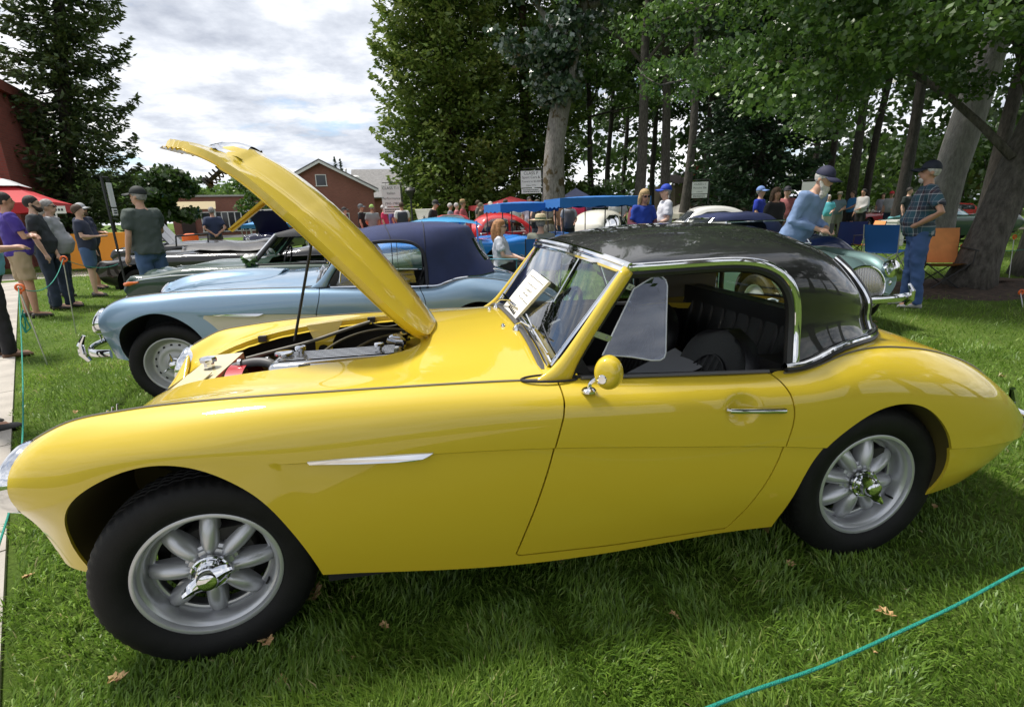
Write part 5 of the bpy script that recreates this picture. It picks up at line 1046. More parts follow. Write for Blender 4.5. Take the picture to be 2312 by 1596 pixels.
def shell_parts(car, T, m, inner_m, pname):
    H = top_shell(T); nu, nv = H.shape[:2]; near = H.copy(); near[:, :, 1] *= -1
    full = np.concatenate([near[:, ::-1], H[:, 1:]], 1); V = full.reshape(-1, 3); F = grid_faces(nu, full.shape[1], flip=True)
    win = curve(T['win'][:-2], 120).tolist()+T['win'][-2:]
    fw = np.where(np.abs(V[:, 1]) > .4, sd_poly(V[:, [0, 2]], win), 9.0)
    ang = np.degrees(np.arctan2(np.abs(V[:, 1])/.672, np.maximum(V[:, 0]-1.95, 1e-6)/T['ax'])); a0, z0, z1 = T['rw']
    fg = np.where(V[:, 0] > 2.02, np.maximum.reduce([(ang-a0)*.011, V[:, 2]-z1, z0-V[:, 2]]), 9.0)
    Vo, Fo, on = clip(V, F, np.minimum(fw, fg)); o = mesh_obj(pname, Vo, Fo, m, car, auto=60)
    # lining
    me = o.data; nrm = np.zeros(len(me.vertices)*3); me.vertex_normals.foreach_get('vector', nrm) if hasattr(me, 'vertex_normals') else None
    nrm = nrm.reshape(-1, 3); c = np.array([1.9, 0, .95]); sgn = np.sign(((Vo-c)*nrm).sum(1)); Vi = Vo-nrm*sgn[:, None]*.016
    mesh_obj('headlining', Vi, Fo, inner_m, o)
    Vg, Fg, _ = clip(V, F, -fg); mesh_obj('rear_window', Vg, Fg, glassy('green_glass', (.80, .90, .80)), o)
    return o, V, F, win, full
def on_side(full, x, z):
    nu = full.shape[0]; P = full[:, :full.shape[1]//2].reshape(-1, 3); i = np.argmin((P[:, 0]-x)**2+(P[:, 2]-z)**2); return abs(P[i, 1])
def cockpit(car, body_m, hardtop, hood_m=None):
    # windscreen
    ys = np.linspace(-.597, .597, 41); rows = []
    for t in np.linspace(0, 1, 9): rows.append([ws_base(y)*(1-t)+ws_top(y)*t for y in ys])
    ws = mesh_obj('windscreen', np.array(rows).reshape(-1, 3), grid_faces(9, 41), glassy('windscreen_glass', (.90, .94, .94), .08, 0, 0, 2.3), car)
    tr = MB(); tr.tube([ws_top(y)+np.array([-.004, 0, .006]) for y in np.linspace(-.615, .615, 41)], .011, 8, flat=1.2); tr.tube([ws_base(y)+np.array([-.006, 0, .004]) for y in np.linspace(-.59, .59, 41)], .008, 8, flat=2.0, up=(.4, 0, 1))
    for s in (-1, 1): tr.tube([ws_base(s*.588)*(1-t)+ws_top(s*.588)*t+np.array([-.006, s*.004, 0]) for t in np.linspace(0.02, .99, 12)], .011, 8, flat=.6)
    tr.build('frame', CHROME, ws)
    rb = MB(); rb.tube([ws_base(y)+np.array([-.030, 0, -.006]) for y in np.linspace(-.60, .60, 41)], .013, 8, flat=.7, up=(.3, 0, 1)); rb.build('rubber_seal', mat('grey_rubber', (.06, .06, .062), .5), ws)
    for s in (-1, 1):
        C = np.array([(1.090, .664, .822), (1.112, .662, .832), (1.140, .657, .856), (1.176, .650, .902), (1.238, .638, .985), (1.312, .624, 1.083), (1.374, .612, 1.163)])
        A = [.078, .058, .040, .029, .0245, .0225, .021]; Bt = [.010, .016, .019, .0185, .017, .0155, .0145]; D = [(1, 0, -.05), (1, 0, -.16), (.94, 0, -.34), (.85, 0, -.5), (.80, 0, -.6), (.79, 0, -.61), (.79, 0, -.61)]
        tt = np.linspace(0, 6, 25); C2 = spline(range(7), C, tt); A2 = spline(range(7), A, tt); B2 = spline(range(7), Bt, tt); D2 = spline(range(7), np.array(D), tt); V = []; n = 16
        for c, a, b, d in zip(C2, A2, B2, D2):
            d = d/np.linalg.norm(d)
            for q in range(n):
                th = 2*math.pi*q/n; V.append(c+d*a*math.cos(th)+np.array([0, b*math.sin(th), 0]))
        V = np.array(V); V[:, 1] *= s; F = [(i*n+q, i*n+(q+1) % n, (i+1)*n+(q+1) % n, (i+1)*n+q) for i in range(24) for q in range(n)]+[tuple(24*n+q for q in range(n))]
        p = mesh_obj('windscreen_pillar', V, F, body_m, car)
        st = MB(); st.tube([(C2[i]+np.array([D2[i][0]*(A2[i]+.004), -.004, D2[i][2]*(A2[i]+.004)]))*np.array([1, s, 1]) for i in range(7, 25)], .005, 6); st.build('pillar_seal', BLACKP, p)
        ft = MB(); ft.tube([(1.095+.092*math.cos(th), s*(.664+.024*math.sin(th)), top_z(1.095+.092*math.cos(th), .664+.02*math.sin(th))+.002) for th in np.linspace(0, 2*math.pi, 32, endpoint=False)], .004, 6, closed=True); ft.build('foot_gasket', BLACKP, p)
    # interior tub and trim
    black = mat('black_trim', (.009, .009, .0095), .6); carpet = mat('black_carpet', (.012, .012, .012), .95)
    t = MB()
    t.box((1.62, 0, .34), (1.0, 1.26, .03)); t.box((1.14, 0, .58), (.03, 1.22, .52)); t.box((2.34, 0, .60), (.03, 1.15, .46))
    t.build('cabin_floor', carpet, car)
    for s in (-1, 1):
        V = []; xs = np.linspace(1.16, 1.95, 12)
        for x in xs: V += [(x, s*.664, .842-(x-1.2)*.058), (x, s*.640, .60), (x, s*.63, .36)]
        mesh_obj('door_card', V, grid_faces(12, 3), black, car)
        c = MB(); P = [(x, s*.668, .826-(x-1.25)*.055+.004) for x in np.linspace(1.20, 1.88, 20)]; c.tube(P, .009, 8, flat=.8); c.build('door_capping', mat('door_capping_grey', (.12, .12, .125), .35, .3), car)
        q = MB(); q.box((2.14, s*.56, .58), (.36, .14, .44)); q.build('rear_side_trim', black, car)
    d = MB(); P = []
    V = []; yy = np.linspace(-.61, .61, 25)
    for y in yy: V += [(1.135, y, ws_base(y*.96)[2]-.02), (1.22, y, ws_base(y*.96)[2]-.03), (1.27, y, ws_base(y*.96)[2]-.06), (1.28, y, .70), (1.25, y, .62)]
    d.add(V, grid_faces(25, 5)); d.build('dashboard', black, car)
    sw = MB(); a = np.linspace(0, 2*math.pi, 36, endpoint=False); C = np.array([1.42, .33, .80]); ux, uy = np.array([0, 1, 0]), np.array([.45, 0, .89])
    sw.tube([C+.19*(math.cos(q)*ux+math.sin(q)*uy) for q in a], .011, 8, closed=True)
    for q in (R_(90), R_(210), R_(330)): sw.tube([C, C+.19*(math.cos(q)*ux+math.sin(q)*uy)], .008, 6)
    sw.tube([C, C+np.array([-.22, 0, -.10])], .02, 8); sw.build('steering_wheel', BLACKP, car)
    for s in (-1, 1): bucket_seat(car, s)
    rear_bench(car)
    if hardtop:
        o, V, F, win, full = shell_parts(car, HARD, paint('black_gloss_paint', (.004, .004, .004)), mat('grey_headlining', (.16, .145, .13), .9), 'hardtop')
        w = np.array(win[:-2]); 
        for s in (-1, 1):
            P = [(p[0], s*(on_side(full, p[0], p[1])+.004), p[1]+.004) for p in w[::2]]; P = np.array(P)
            k = np.ones(5)/5; P[2:-2, 1] = np.convolve(P[:, 1], k, 'valid')
            nrm = np.gradient(P[:, [0, 2]], axis=0); nrm /= np.linalg.norm(nrm, axis=1)[:, None]; outw = np.column_stack([-nrm[:, 1], 0*nrm[:, 0], nrm[:, 0]])
            P1 = P+outw*.011; c = MB(); c.tube(P1, .0135, 10, flat=.42, up=(0, s, 0)); c.build('window_rail', CHROME, o)
            c = MB(); c.tube(P-outw*.010-np.array([0, s*.012, 0]), .016, 8); c.build('window_seal', BLACKP, o)
        e = full[-1]; 
        idx = range(0, full.shape[0])
        for s in (-1, 1):
            P = np.array([full[i, 0] for i in range(44, full.shape[0])])*np.array([1, 1, 1]); P = np.column_stack([P[:, 0], s*np.abs(P[:, 1]), P[:, 2]])
            c = MB(); c.tube(P+np.array([0, s*.004, .016]), .012, 10, flat=.9); c.build('base_trim', CHROME, o); c = MB(); c.tube(P+np.array([0, s*.010, .004]), .011, 8, flat=.8); c.build('base_seal', BLACKP, o)
        a0, z0, z1 = HARD['rw']; fr = []
        sel = np.where((np.abs(np.degrees(np.arctan2(np.abs(V[:, 1])/.672, np.maximum(V[:, 0]-1.95, 1e-6)/.76))-a0) < 1.0) & (V[:, 0] > 2.02) & (V[:, 2] > z0-.01) & (V[:, 2] < z1+.02))[0]
        for s in (-1, 1):
            Q = V[[i for i in sel if V[i, 1]*s > 0]]; Q = Q[np.argsort(Q[:, 2])]; nb = np.linspace(z0-.01, z1+.02, 13); K = [Q[(Q[:, 2] >= a) & (Q[:, 2] < b)].mean(0) for a, b in zip(nb[:-1], nb[1:]) if ((Q[:, 2] >= a) & (Q[:, 2] < b)).any()]
            K = np.array(K); c = MB(); c.tube(curve(K, 30)+np.array([.006, s*.008, 0]), .011, 8, flat=.7); c.build('rear_window_trim', CHROME, o)
            c = MB(); c.tube(curve(K, 30)+np.array([.026, -s*.010, 0]), .014, 8); c.build('rear_window_seal', BLACKP, o)
        h = MB(); h.tube([ws_top(y)+np.array([.006, 0, .022]) for y in np.linspace(-.62, .62, 41)], .012, 8, flat=1.1); h.build('header_rail', CHROME, o)
        for s in (-1, 1):   # far and near sliding window with bright stay
            W = [(1.66, 1.125), (1.72, 1.145), (1.86, 1.13), (1.93, 1.07), (1.96, .99), (1.955, .87), (1.50, .89)]
        wg = MB(); V_, F_ = poly_plate([(x, .632, z) for x, z in [(1.47, .842), (1.66, 1.14), (1.80, 1.145), (1.90, 1.10), (1.945, 1.02), (1.95, .845)]], (0, .004, 0)); wg.add(V_, F_); g = wg.build('side_window', glassy('pale_green_glass', (.86, .94, .88), .06), o, smooth=False)
        st = MB(); st.tube([(1.70, .62, 1.14), (1.80, .615, .86)], .008, 8); st.tube([(1.42, .635, .846), (1.95, .635, .838)], .013, 8, flat=.8); st.tube([(1.47, .635, .842), (1.66, .635, 1.145)], .014, 8); st.build('window_stay', CHROME, g)
        fs = MB(); fs.tube([(x, .678, .846-(x-1.25)*.062) for x in np.linspace(1.22, 1.98, 12)], .034, 8, flat=.5); fs.build('far_sill_trim', BLACKP, o)
        windwing(car, body_m)
    else:
        navy = mat('navy_canvas', (.014, .024, .085), .85, bump=.3, bscale=300, var=.15, vscale=5)
        o, V, F, win, full = shell_parts(car, SOFT, navy, mat('dark_lining', (.03, .03, .035), .9), 'soft_top')
        w = np.array(win[:-2])
        for s in (-1, 1):
            P = np.array([(p[0], s*(on_side(full, p[0], p[1])+.002), p[1]) for p in w[::2]]); P[2:-2, 1] = np.convolve(P[:, 1], np.ones(5)/5, 'valid')
            c = MB(); c.tube(P, .014, 8, flat=.7, up=(0, s, 0)); c.build('window_binding', mat('navy_binding', (.006, .008, .02), .7), o)
            c = MB(); c.tube([(1.20, s*.672, .832), (1.50, s*.676, .820), (1.88, s*.682, .80)], .008, 8); c.tube([(1.27, s*.655, .86), (1.30, s*.648, 1.0), (1.345, s*.63, 1.1)], .006, 6); c.build('window_rail', CHROME, o)
            V_, F_ = poly_plate([(1.24, s*.652, .835), (1.37, s*.632, 1.12), (1.70, s*.636, 1.12), (1.82, s*.64, 1.08), (1.86, s*.65, .83)], (0, s*.004, 0)); mesh_obj('side_curtain', V_, F_, GLASS, o, smooth=False)
        c = MB()
        P = np.array([full[i, 0] for i in range(30, full.shape[0])])
        for s in (-1, 1): c.tube(np.column_stack([P[:, 0], s*np.abs(P[:, 1]), P[:, 2]])+np.array([0, s*.004, .003]), .007, 6)
        c.build('hood_hem', CHROME, o)
        sm = MB()       # stitched seams over the hoop sticks
        for i in (24, 45):
            sm.tube(full[i]+np.array([0, 0, .002]), .0035, 6)
        sm.build('seam', mat('navy_binding', (.006, .008, .02), .7), o)
def bucket_seat(car, s):
    m = MB(); n = 20
    cx, cy = 1.80, s*.31
    # backrest: rounded horseshoe, leaning back
    hs = np.linspace(0, 1, 22); V = []
    for h in hs:
        z = .42+.44*h; w_ = .235*(1-max(0, (h-.55)/.45)**2.6)**.5 if h < 1 else .02; x0 = cx+.02+.16*h; th = .055*(1-.5*h)
        for q in range(n):
            a = 2*math.pi*q/n; ca, sa = math.cos(a), math.sin(a)
            V.append((x0-th*np.sign(sa)*abs(sa)**.6*(1.0 if sa > 0 else 1.0)-.035*(abs(ca)**4)*(sa > -.2), cy+w_*np.sign(ca)*abs(ca)**.7, z))
    F = [(i*n+q, i*n+(q+1) % n, (i+1)*n+(q+1) % n, (i+1)*n+q) for i in range(21) for q in range(n)]+[tuple(21*n+q for q in range(n))]
    m.add(V, F); seat = m.build('seat', BLACKV, car, auto=60)
    c = MB(); V = []
    for t in np.linspace(0, 1, 12):
        x = 1.34+.50*t; 
        for q in range(n):
            a = 2*math.pi*q/n; ca, sa = math.cos(a), math.sin(a); V.append((x, cy+.235*np.sign(ca)*abs(ca)**.5*(1-.25*(1-t)**3), .42+.06*np.sign(sa)*abs(sa)**.5+.04*abs(ca)**5*(sa > 0)))
    c.add(V, [(i*n+q, i*n+(q+1) % n, (i+1)*n+(q+1) % n, (i+1)*n+q) for i in range(11) for q in range(n)]+[tuple(range(n))[::-1], tuple(11*n+q for q in range(n))]); c.build('cushion', BLACKV, seat)
    p = MB()     # piped horseshoe insert with pleats on the back face and front face
    for face, dx in ((1, -.062), (-1, .052)):
        P = [(cx+.02+.16*h+dx*(1-.5*h), cy+.125*math.cos(a), .42+.44*h) for a in np.linspace(0, math.pi, 24) for h in [(.50+.26*math.sin(a))]]
        P = [(cx+.02+.16*.05+dx, cy+.125, .44)]+P+[(cx+.02+.16*.05+dx, cy-.125, .44)]; p.tube(P, .0045, 6)
        for k in (-2, -1, 0, 1, 2):
            hh = .50+.26*math.sqrt(max(0, 1-(k*.042/.125)**2)); p.tube([(cx+.02+.16*h+dx*(1-.5*h)*1.02, cy+k*.042, .42+.44*h) for h in np.linspace(.05, hh, 6)], .0028, 5)
    p.build('piping', mat('seat_piping', (.02, .02, .021), .4), seat)
    return seat
def rear_bench(car):
    m = MB(); V = []; ys = np.linspace(-.50, .50, 141); zs = np.linspace(.52, .93, 14); pitch = .098
    for y in ys:
        f = (y/pitch) % 1.0; b = .013*(1-abs(2*f-1)**9)
        for z in zs:
            t = (z-.52)/.41; e = 1-max(0, (t-.88)/.12)**2*.6; V.append((2.13+.10*t-b*e+.05*max(0, (t-.9)/.1)**2, y, z))
    m.add(V, grid_faces(len(ys), len(zs))); V = [(2.20, y, z) for y in (-.5, .5) for z in (.5, .93)]; m.add(V, [(0, 1, 3, 2)])
    m.box((2.26, 0, .915), (.09, 1.0, .025)); s = m.build('rear_seat', BLACKV, car, auto=70)
    c = MB(); c.box((2.02, 0, .47), (.28, .98, .12)); c.build('cushion', BLACKV, s)
    pp = MB(); V_, F_ = poly_plate([(1.62, -.02, .60), (1.90, .02, .70), (1.88, -.26, .69), (1.60, -.24, .58)], (0, 0, .002)); pp.add(V_, F_); pp.build('folded_sheet', mat('grey_paper', (.32, .32, .34), .8), s, smooth=False)
def windwing(car, body_m):
    """clear wind deflector clipped to the near pillar"""
    out = [(1.280, .895), (1.399, 1.100), (1.440, 1.122), (1.475, 1.138), (1.494, 1.136), (1.507, 1.124), (1.511, 1.105), (1.500, 1.0), (1.490, .892), (1.484, .878), (1.470, .871), (1.440, .872), (1.376, .886), (1.318, .893)]
    P = [(x, -(.645+.10*(x-1.30))+.26*(z-.90), z) for x, z in out]
    V, F = poly_plate(P, (0, -.005, 0)); g = mesh_obj('wind_deflector', V, F, glassy('smoked_perspex', (.62, .68, .80), .11), car, smooth=False)
    e = MB(); e.tube(np.array(P)+np.array([0, -.0025, 0]), .0030, 6, closed=True); e.build('edge', mat('perspex_edge', (.5, .52, .55), .2), g)
    for (xa, za, xb, zb) in ((1.345, 1.124, 1.402, 1.100), (1.256, .968, 1.308, .946)):
        b = MB(); a = math.atan2(zb-za, xb-xa); Rm = np.array([[math.cos(a), 0, -math.sin(a)], [0, 1, 0], [math.sin(a), 0, math.cos(a)]]).T
        c = np.array([(xa+xb)/2, -.650+.26*((za+zb)/2-.90), (za+zb)/2]); b.box(c, (.062, .010, .020), R=np.array([[math.cos(a), 0, -math.sin(a)], [0, 1, 0], [math.sin(a), 0, math.cos(a)]]))
        for t in (.3, .8):
            q = np.array([xa+(xb-xa)*t, -.656+.26*(za+(zb-za)*t-.90), za+(zb-za)*t]); V_, F_ = lathe([(.005, 0), (.004, .003), (0, .003)], 10); b.add(np.column_stack([V_[:, 0], -V_[:, 2], V_[:, 1]])+q, F_)
        b.build('clamp', STEEL, g)
    # wing mirror: painted teardrop shell on a chrome stem
    m = MB(); C = np.array([1.262, -.755, .873]); rows = []; n = 28
    for t in np.linspace(0, 1, 14):
        x = -.052*math.cos(t*math.pi/2)**1.2; r = (1-(1-t)**2.2)**.5 if t > 0 else .0
        rows.append([(x, r*.050*math.cos(a), r*.061*math.sin(a)) for a in np.linspace(0, 2*math.pi, n, endpoint=False)])
    V = np.array(rows).reshape(-1, 3); V = V*.88; V = rot_axis(V, 'Z', R_(52)); V = rot_axis(V, 'X', R_(-8)); V = V+C
    F = [(i*n+q, i*n+(q+1) % n, (i+1)*n+(q+1) % n, (i+1)*n+q) for i in range(13) for q in range(n)]; m.add(V, F)
    mr = m.build('wing_mirror', body_m, car)
    g = MB(); g.add(V[13*n:], [tuple(range(n))]); g.build('mirror_glass', CHROME, mr, smooth=False)
    s = MB(); b0 = np.array([1.208, -.722, top_z(1.2, .67)-.022]); s.lathe([(.024, -.002), (.024, .004), (.018, .010), (.009, .013), (0, .014)], 20, 'z', b0)
    s.tube(curve([b0+np.array([0, 0, .01]), b0+np.array([.006, -.004, .028]), b0+np.array([.022, -.01, .042]), C+np.array([-.034, -.030, -.014])], 14), [.007]*14, 8)
    V_, F_ = lathe([(.018, -.006), (.018, .004), (.012, .010), (0, .010)], 16); s.add(rot_axis(np.column_stack([V_[:, 2]*-1, V_[:, 0], V_[:, 1]]), 'Z', R_(52))+C+np.array([-.030, -.026, -.012]), F_); s.build('mirror_stem', CHROME, mr)
# ------------------------------------------------------------------ engine bay
def engine_bay(car, bonnet, body_m):
    blk = mat('engine_black', (.012, .012, .012), .55); alu = mat('polished_alloy', (.62, .62, .62), .16, 1.0); hose = mat('grey_hose', (.09, .09, .095), .5)
    w = MB()     # inner wings and bulkhead, dark
    for s in (-1, 1):
        V = []
        for x in np.linspace(-.36, .74, 16):
            hw = np.interp(x, [-.36, -.1, .3, .74], [.30, .40, .46, .48]); V += [(x, s*hw, top_z(x, hw)-.02), (x, s*(hw-.01), .55), (x, s*(hw-.12), .40)]
        w.add(V, grid_faces(16, 3))
    w.box((.77, 0, .62), (.03, .95, .48)); w.box((-.36, 0, .50), (.03, .6, .34)); w.build('engine_bay_lining', mat('bay_black', (.012, .011, .009), .8), car)
    # inner lip of the opening
    pl = refine(BAY, 120); l = MB(); n = len(pl); V = [(x, y, top_z(x, y)-.022) for x, y in pl]+[(x+(.2-x)*.045, y*.93, top_z(x, y)-.026) for x, y in pl]; l.add(V, [(i, (i+1) % n, n+(i+1) % n, n+i) for i in range(n)]); l.build('bonnet_gutter', body_m, car)
    for (x, y) in ((-.02, .315), (.20, .372), (.47, .385), (.30, -.375)):
        b = MB(); b.box((x, y, top_z(x, y)-.012), (.035, .022, .026)); b.build('rubber_buffer', BLACKP, car)
    e = MB()
    e.box((.37, -.06, .60), (.58, .20, .26)); e.box((.37, -.06, .45), (.60, .28, .2)); e.build('engine_block', blk, car)
    rc = MB(); sec = []
    for x, k in ((.112, .82), (.122, .95), (.14, 1), (.60, 1), (.618, .95), (.628, .82)):
        row = []
        for q in range(17):
            a = math.pi*q/16; row.append((x, -.06-.098*k*np.sign(math.cos(a))*abs(math.cos(a))**.35, .735+.082*k*abs(math.sin(a))**.35))
        sec.append(row)
    rc.add(np.array(sec).reshape(-1, 3), grid_faces(6, 17))
    for i in range(7): rc.box((.37, -.06+(i-3)*.020, .818), (.44, .008, .008))
    r = rc.build('rocker_cover', alu, car, auto=40)
    for (x, y, rad, h) in ((.155, -.04, .036, .022), (.215, -.02, .022, .035), (.530, -.055, .020, .034)):
        c = MB(); c.lathe([(rad*.5, 0), (rad*.5, h*.5), (rad, h*.55), (rad*1.02, h*.9), (rad*.9, h), (0, h*1.05)], 24, 'z', (x, y, .815)); c.build('filler_cap', CHROME, r)
    for x in (.245, .455):
        c = MB(); c.lathe([(.050, 0), (.050, .02), (.046, .04), (.030, .055), (.018, .06), (.017, .10), (.012, .106), (0, .107)], 28, 'z', (x, -.215, .700)); c.build('carburettor', CHROME, car)
    # radiator with cap, fan cowl, top hose
    cream = mat('radiator_paint', (.62, .56, .36), .4, coat=.4)
    q = MB(); V_, F_ = poly_plate([(-.200, -.30, .770), (-.075, -.30, .778), (-.075, .20, .79), (-.205, .20, .785)], (0, 0, -.05)); q.add(V_, F_); q.box((-.14, 0, .58), (.09, .42, .34)); ra = q.build('radiator', cream, car, auto=30)
    q = MB(); V_, F_ = poly_plate([(-.185, -.28, .777), (-.10, -.28, .783), (-.10, -.10, .789), (-.185, -.10, .786)], (0, 0, .004)); q.add(V_, F_); q.build('pressing', cream, ra, smooth=False)
    q = MB(); q.lathe([(.020, 0), (.020, .022), (.032, .024), (.033, .036), (.028, .042), (0, .043)], 8, 'z', (-.145, .0, .785)); q.build('radiator_cap', CHROME, ra, auto=20)
    q = MB(); V = []
    for a in np.linspace(R_(15), R_(165), 20):
        for x in (-.07, -.005): V.append((x, .02+.22*math.cos(a), .60+.185*math.sin(a)))
    q.add(V, grid_faces(20, 2)); q.build('fan_cowl', mat('red_paint', (.42, .012, .018), .35, coat=.6), car)
    h = MB(); h.tube(curve([(-.06, .02, .77), (-.01, .015, .785), (.06, .0, .79), (.105, -.02, .775), (.12, -.02, .74)], 20), .019, 12); h.build('top_hose', hose, car)
    for x in (-.03, .075):
        c = MB(); c.tube([(x-.006, .013, .786), (x+.006, .011, .787)], .0215, 14); c.build('hose_clip', STEEL, car)
    al = MB(); al.tube([(.01, -.16, .69), (.10, -.16, .69)], .055, 18); al.tube([(.0, -.16, .69), (.012, -.16, .69)], .045, 18); al.build('dynamo', mat('dull_alloy', (.25, .25, .25), .4, .8), car)
    for k, P in enumerate(([(.24, -.10, .77), (.30, .05, .81), (.42, .18, .842), (.52, .22, .848), (.66, .24, .83)], [(.33, -.14, .74), (.40, -.02, .80), (.52, .10, .835), (.66, .20, .828)], [(-.08, .24, .75), (.06, .26, .775), (.20, .28, .80), (.32, .30, .83), (.47, .31, .868)], [(.47, .31, .868), (.50, .31, .85), (.68, .33, .87)])):
        c = MB(); c.tube(curve(P, 30), .0055 if k < 2 else .008 if k == 2 else .003, 8); c.build('cable', mat('cable_sheath', (.10, .095, .07), .5), car)
    for k in range(6):
        x = .17+.075*k; c = MB(); c.tube(curve([(x, .06, .70), (x+.01, .12, .765), (x-.02+.02*k, .18, .77), (.42, .24, .74)], 14), .0045, 6); c.build('plug_lead', BLACKP, car)
    c = MB(); c.tube([(.16, -.20, .745), (.54, -.20, .745)], .006, 8); c.tube([(.20, -.26, .72), (.50, -.26, .72)], .030, 14); c.build('intake_manifold', mat('dull_alloy', (.25, .25, .25), .4, .8), car)
    c = MB(); c.box((.60, -.27, .70), (.16, .16, .14)); c.build('battery', BLACKP, car)
    c = MB(); c.tube(curve([(-.02, -.16, .74), (.06, -.21, .765), (.14, -.22, .75)], 12), .016, 10); c.build('bypass_hose', hose, car)
    br = MB(); V_, F_ = poly_plate([(.17, .36, .86), (.34, .36, .875), (.285, .335, .78), (.275, .33, .70), (.20, .33, .70), (.205, .335, .78)], (0, .006, 0)); br.add(V_, F_); b = br.build('inner_wing_bracket', body_m, car, smooth=False)
    br = MB(); V_, F_ = lathe([(0, 0), (.024, 0)], 20); br.add(np.column_stack([V_[:, 0], V_[:, 2], V_[:, 1]])+np.array([.24, .327, .745]), F_); br.build('bracket_hole', VOID, b)
    c = MB(); V_, F_ = lathe([(0, .035), (.040, .034), (.046, .028), (.046, .015), (.040, 0), (.040, -.05)], 28); c.add(rot_axis(np.column_stack([V_[:, 0], -V_[:, 2], V_[:, 1]]), 'Z', R_(-20))+np.array([.60, .13, .80]), F_); c.build('voltage_regulator_cover', CHROME, car)
    c = MB(); c.tube(curve([(.56, -.14, .70), (.62, -.12, .76), (.68, -.06, .80), (.72, .0, .81)], 16), .018, 10); c.build('heater_hose', BLACKP, car)
    y = MB(); y.box((.67, .20, .70), (.12, .30, .16)); y.build('footwell_box', body_m, car)
    hp = MB()
    for s in (-1, 1): hp.box((.715, s*.20, .86), (.03, .05, .10)); 
    hp.build('hinge_arm', body_m, car)
    # prop rod, safety catch and lock spring
    top = bonnet_tf([(.10, .31, .80)], True)[0]; pr = MB(); pr.tube([(.118, .31, .80), top], .0065, 8); pr.build('prop_rod', BLACKP, car)
    sc = MB(); a = bonnet_tf([(-.02, -.05, .80)], True)[0]; b_ = bonnet_tf([(-.035, -.05, .60)], True)[0]; sc.tube([a, b_], .012, 8, flat=.5); V_, F_ = poly_plate([a+np.array([.03, -.005, .02]), a+np.array([-.03, -.005, 0]), b_+np.array([-.01, -.005, 0]), b_+np.array([.005, -.005, -.01])], (0, .02, 0)); sc.add(V_, F_); sc.build('safety_catch', [mat('brass_yellow', (.5, .32, .03), .3, .7)], bonnet)
    sp = MB(); o_ = bonnet_tf([(-.21, 0, .74)], True)[0]; d_ = bonnet_tf([(-.21, 0, .60)], True)[0]-o_; d_ /= np.linalg.norm(d_); u1 = np.cross(d_, (0, 1, 0)); u1 /= np.linalg.norm(u1); u2 = np.cross(d_, u1)
    sp.tube([o_+d_*(.085*t)+.020*(math.cos(t*31)*u1+math.sin(t*31)*u2) for t in np.linspace(0, 1, 70)], .003, 5); sp.tube([o_, o_+d_*.09], .008, 8); sp.tube([o_+d_*.085, o_+d_*.095], .022, 14); sp.build('lock_spring', DARKM, bonnet)
# ------------------------------------------------------------------ the cars
YELLOW = paint('yellow_paint', (.58, .425, .022))
car1 = build_healey('sports_car', 'yellow roadster with black hardtop and raised bonnet', (0, 0, 0), 0, YELLOW, None, True, True)
# show card on its windscreen
pc = [np.array(q) for q in ((1.206, -.015, 1.108), (1.198, -.314, 1.094), (1.098, -.108, .908), (1.100, .19, .912))]
card = empty('show_card', (0, 0, 0), 0, 'white show card propped on the yellow car windscreen', 'card'); V, F = poly_plate(pc, (-.010, 0, .006)); mesh_obj('card_board', V, F, [mat('white_card', (.80, .80, .79), .6)], card, smooth=False)
wr = MB(); ex, ey = pc[1]-pc[0], pc[3]-pc[0]; rgc = np.random.default_rng(3)
def cpt(u, v): return pc[0]+ex*u+ey*v+np.array([-.0115, 0, .007])
wr.tube([cpt(.10, .10), cpt(.95, .10)], .0012, 4)
for v, u0, u1 in ((.24, .25, .80), (.35, .30, .75), (.44, .40, .70), (.55, .35, .90)):
    u = u0
    while u < u1:
        du = rgc.uniform(.03, .07); wr.tube([cpt(u, v), cpt(u+du*.5, v-.035*rgc.random()), cpt(u+du, v+.02*rgc.random())], .0008, 4); u += du+.015
for u in (.30, .42, .52, .62, .72): wr.tube([cpt(u, .86), cpt(u+.04, .80), cpt(u+.07, .87)], .002, 4)
wr.build('handwriting', INK, card)
BLUE = paint('ice_blue_metallic', (.20, .31, .43), .40); CREAMP = paint('cream_paint', (.56, .52, .40))
car2 = build_healey('blue_sports_car', 'ice blue and cream roadster with navy soft top beside the yellow car', (-1.16, 2.66, 0), 0.0, BLUE, CREAMP, False, False, None, False, 0.0)
# ---- generic lofted bodies
def loft_rows(rows, nu=90, nv=44, wf=.35, wb=.35):
    """rows: tables of (x, |y|, z) from the top centre line out and down to the sill"""
    R0 = [np.array(r, float) for r in rows]; X0 = np.mean([r[0, 0] for r in R0]); X1 = np.mean([r[-1, 0] for r in R0]); X = np.linspace(X0, X1, nu); Ls = []
    for T in R0:
        w0 = np.clip((X0+wf*2-X)/(wf*2), 0, 1)**2; w1 = np.clip((X-X1+wb*2)/(wb*2), 0, 1)**2; xg = X+(T[0, 0]-X0)*w0+(T[-1, 0]-X1)*w1; Ls.append(np.column_stack([xg, spline(T[:, 0], T[:, 1:], xg)]))
    G = np.stack(Ls, 1); d = np.linalg.norm(np.diff(G, axis=1), axis=2).mean(0); t = np.r_[0, np.cumsum(d)]; H = np.array([spline(t, G[i], np.linspace(0, t[-1], nv)) for i in range(nu)]); H[:, 0, 1] = 0; H[:, :, 1] = np.maximum(H[:, :, 1], 0)
    near = H.copy(); near[:, :, 1] *= -1; return np.concatenate([near[:, ::-1], H[:, 1:]], 1)
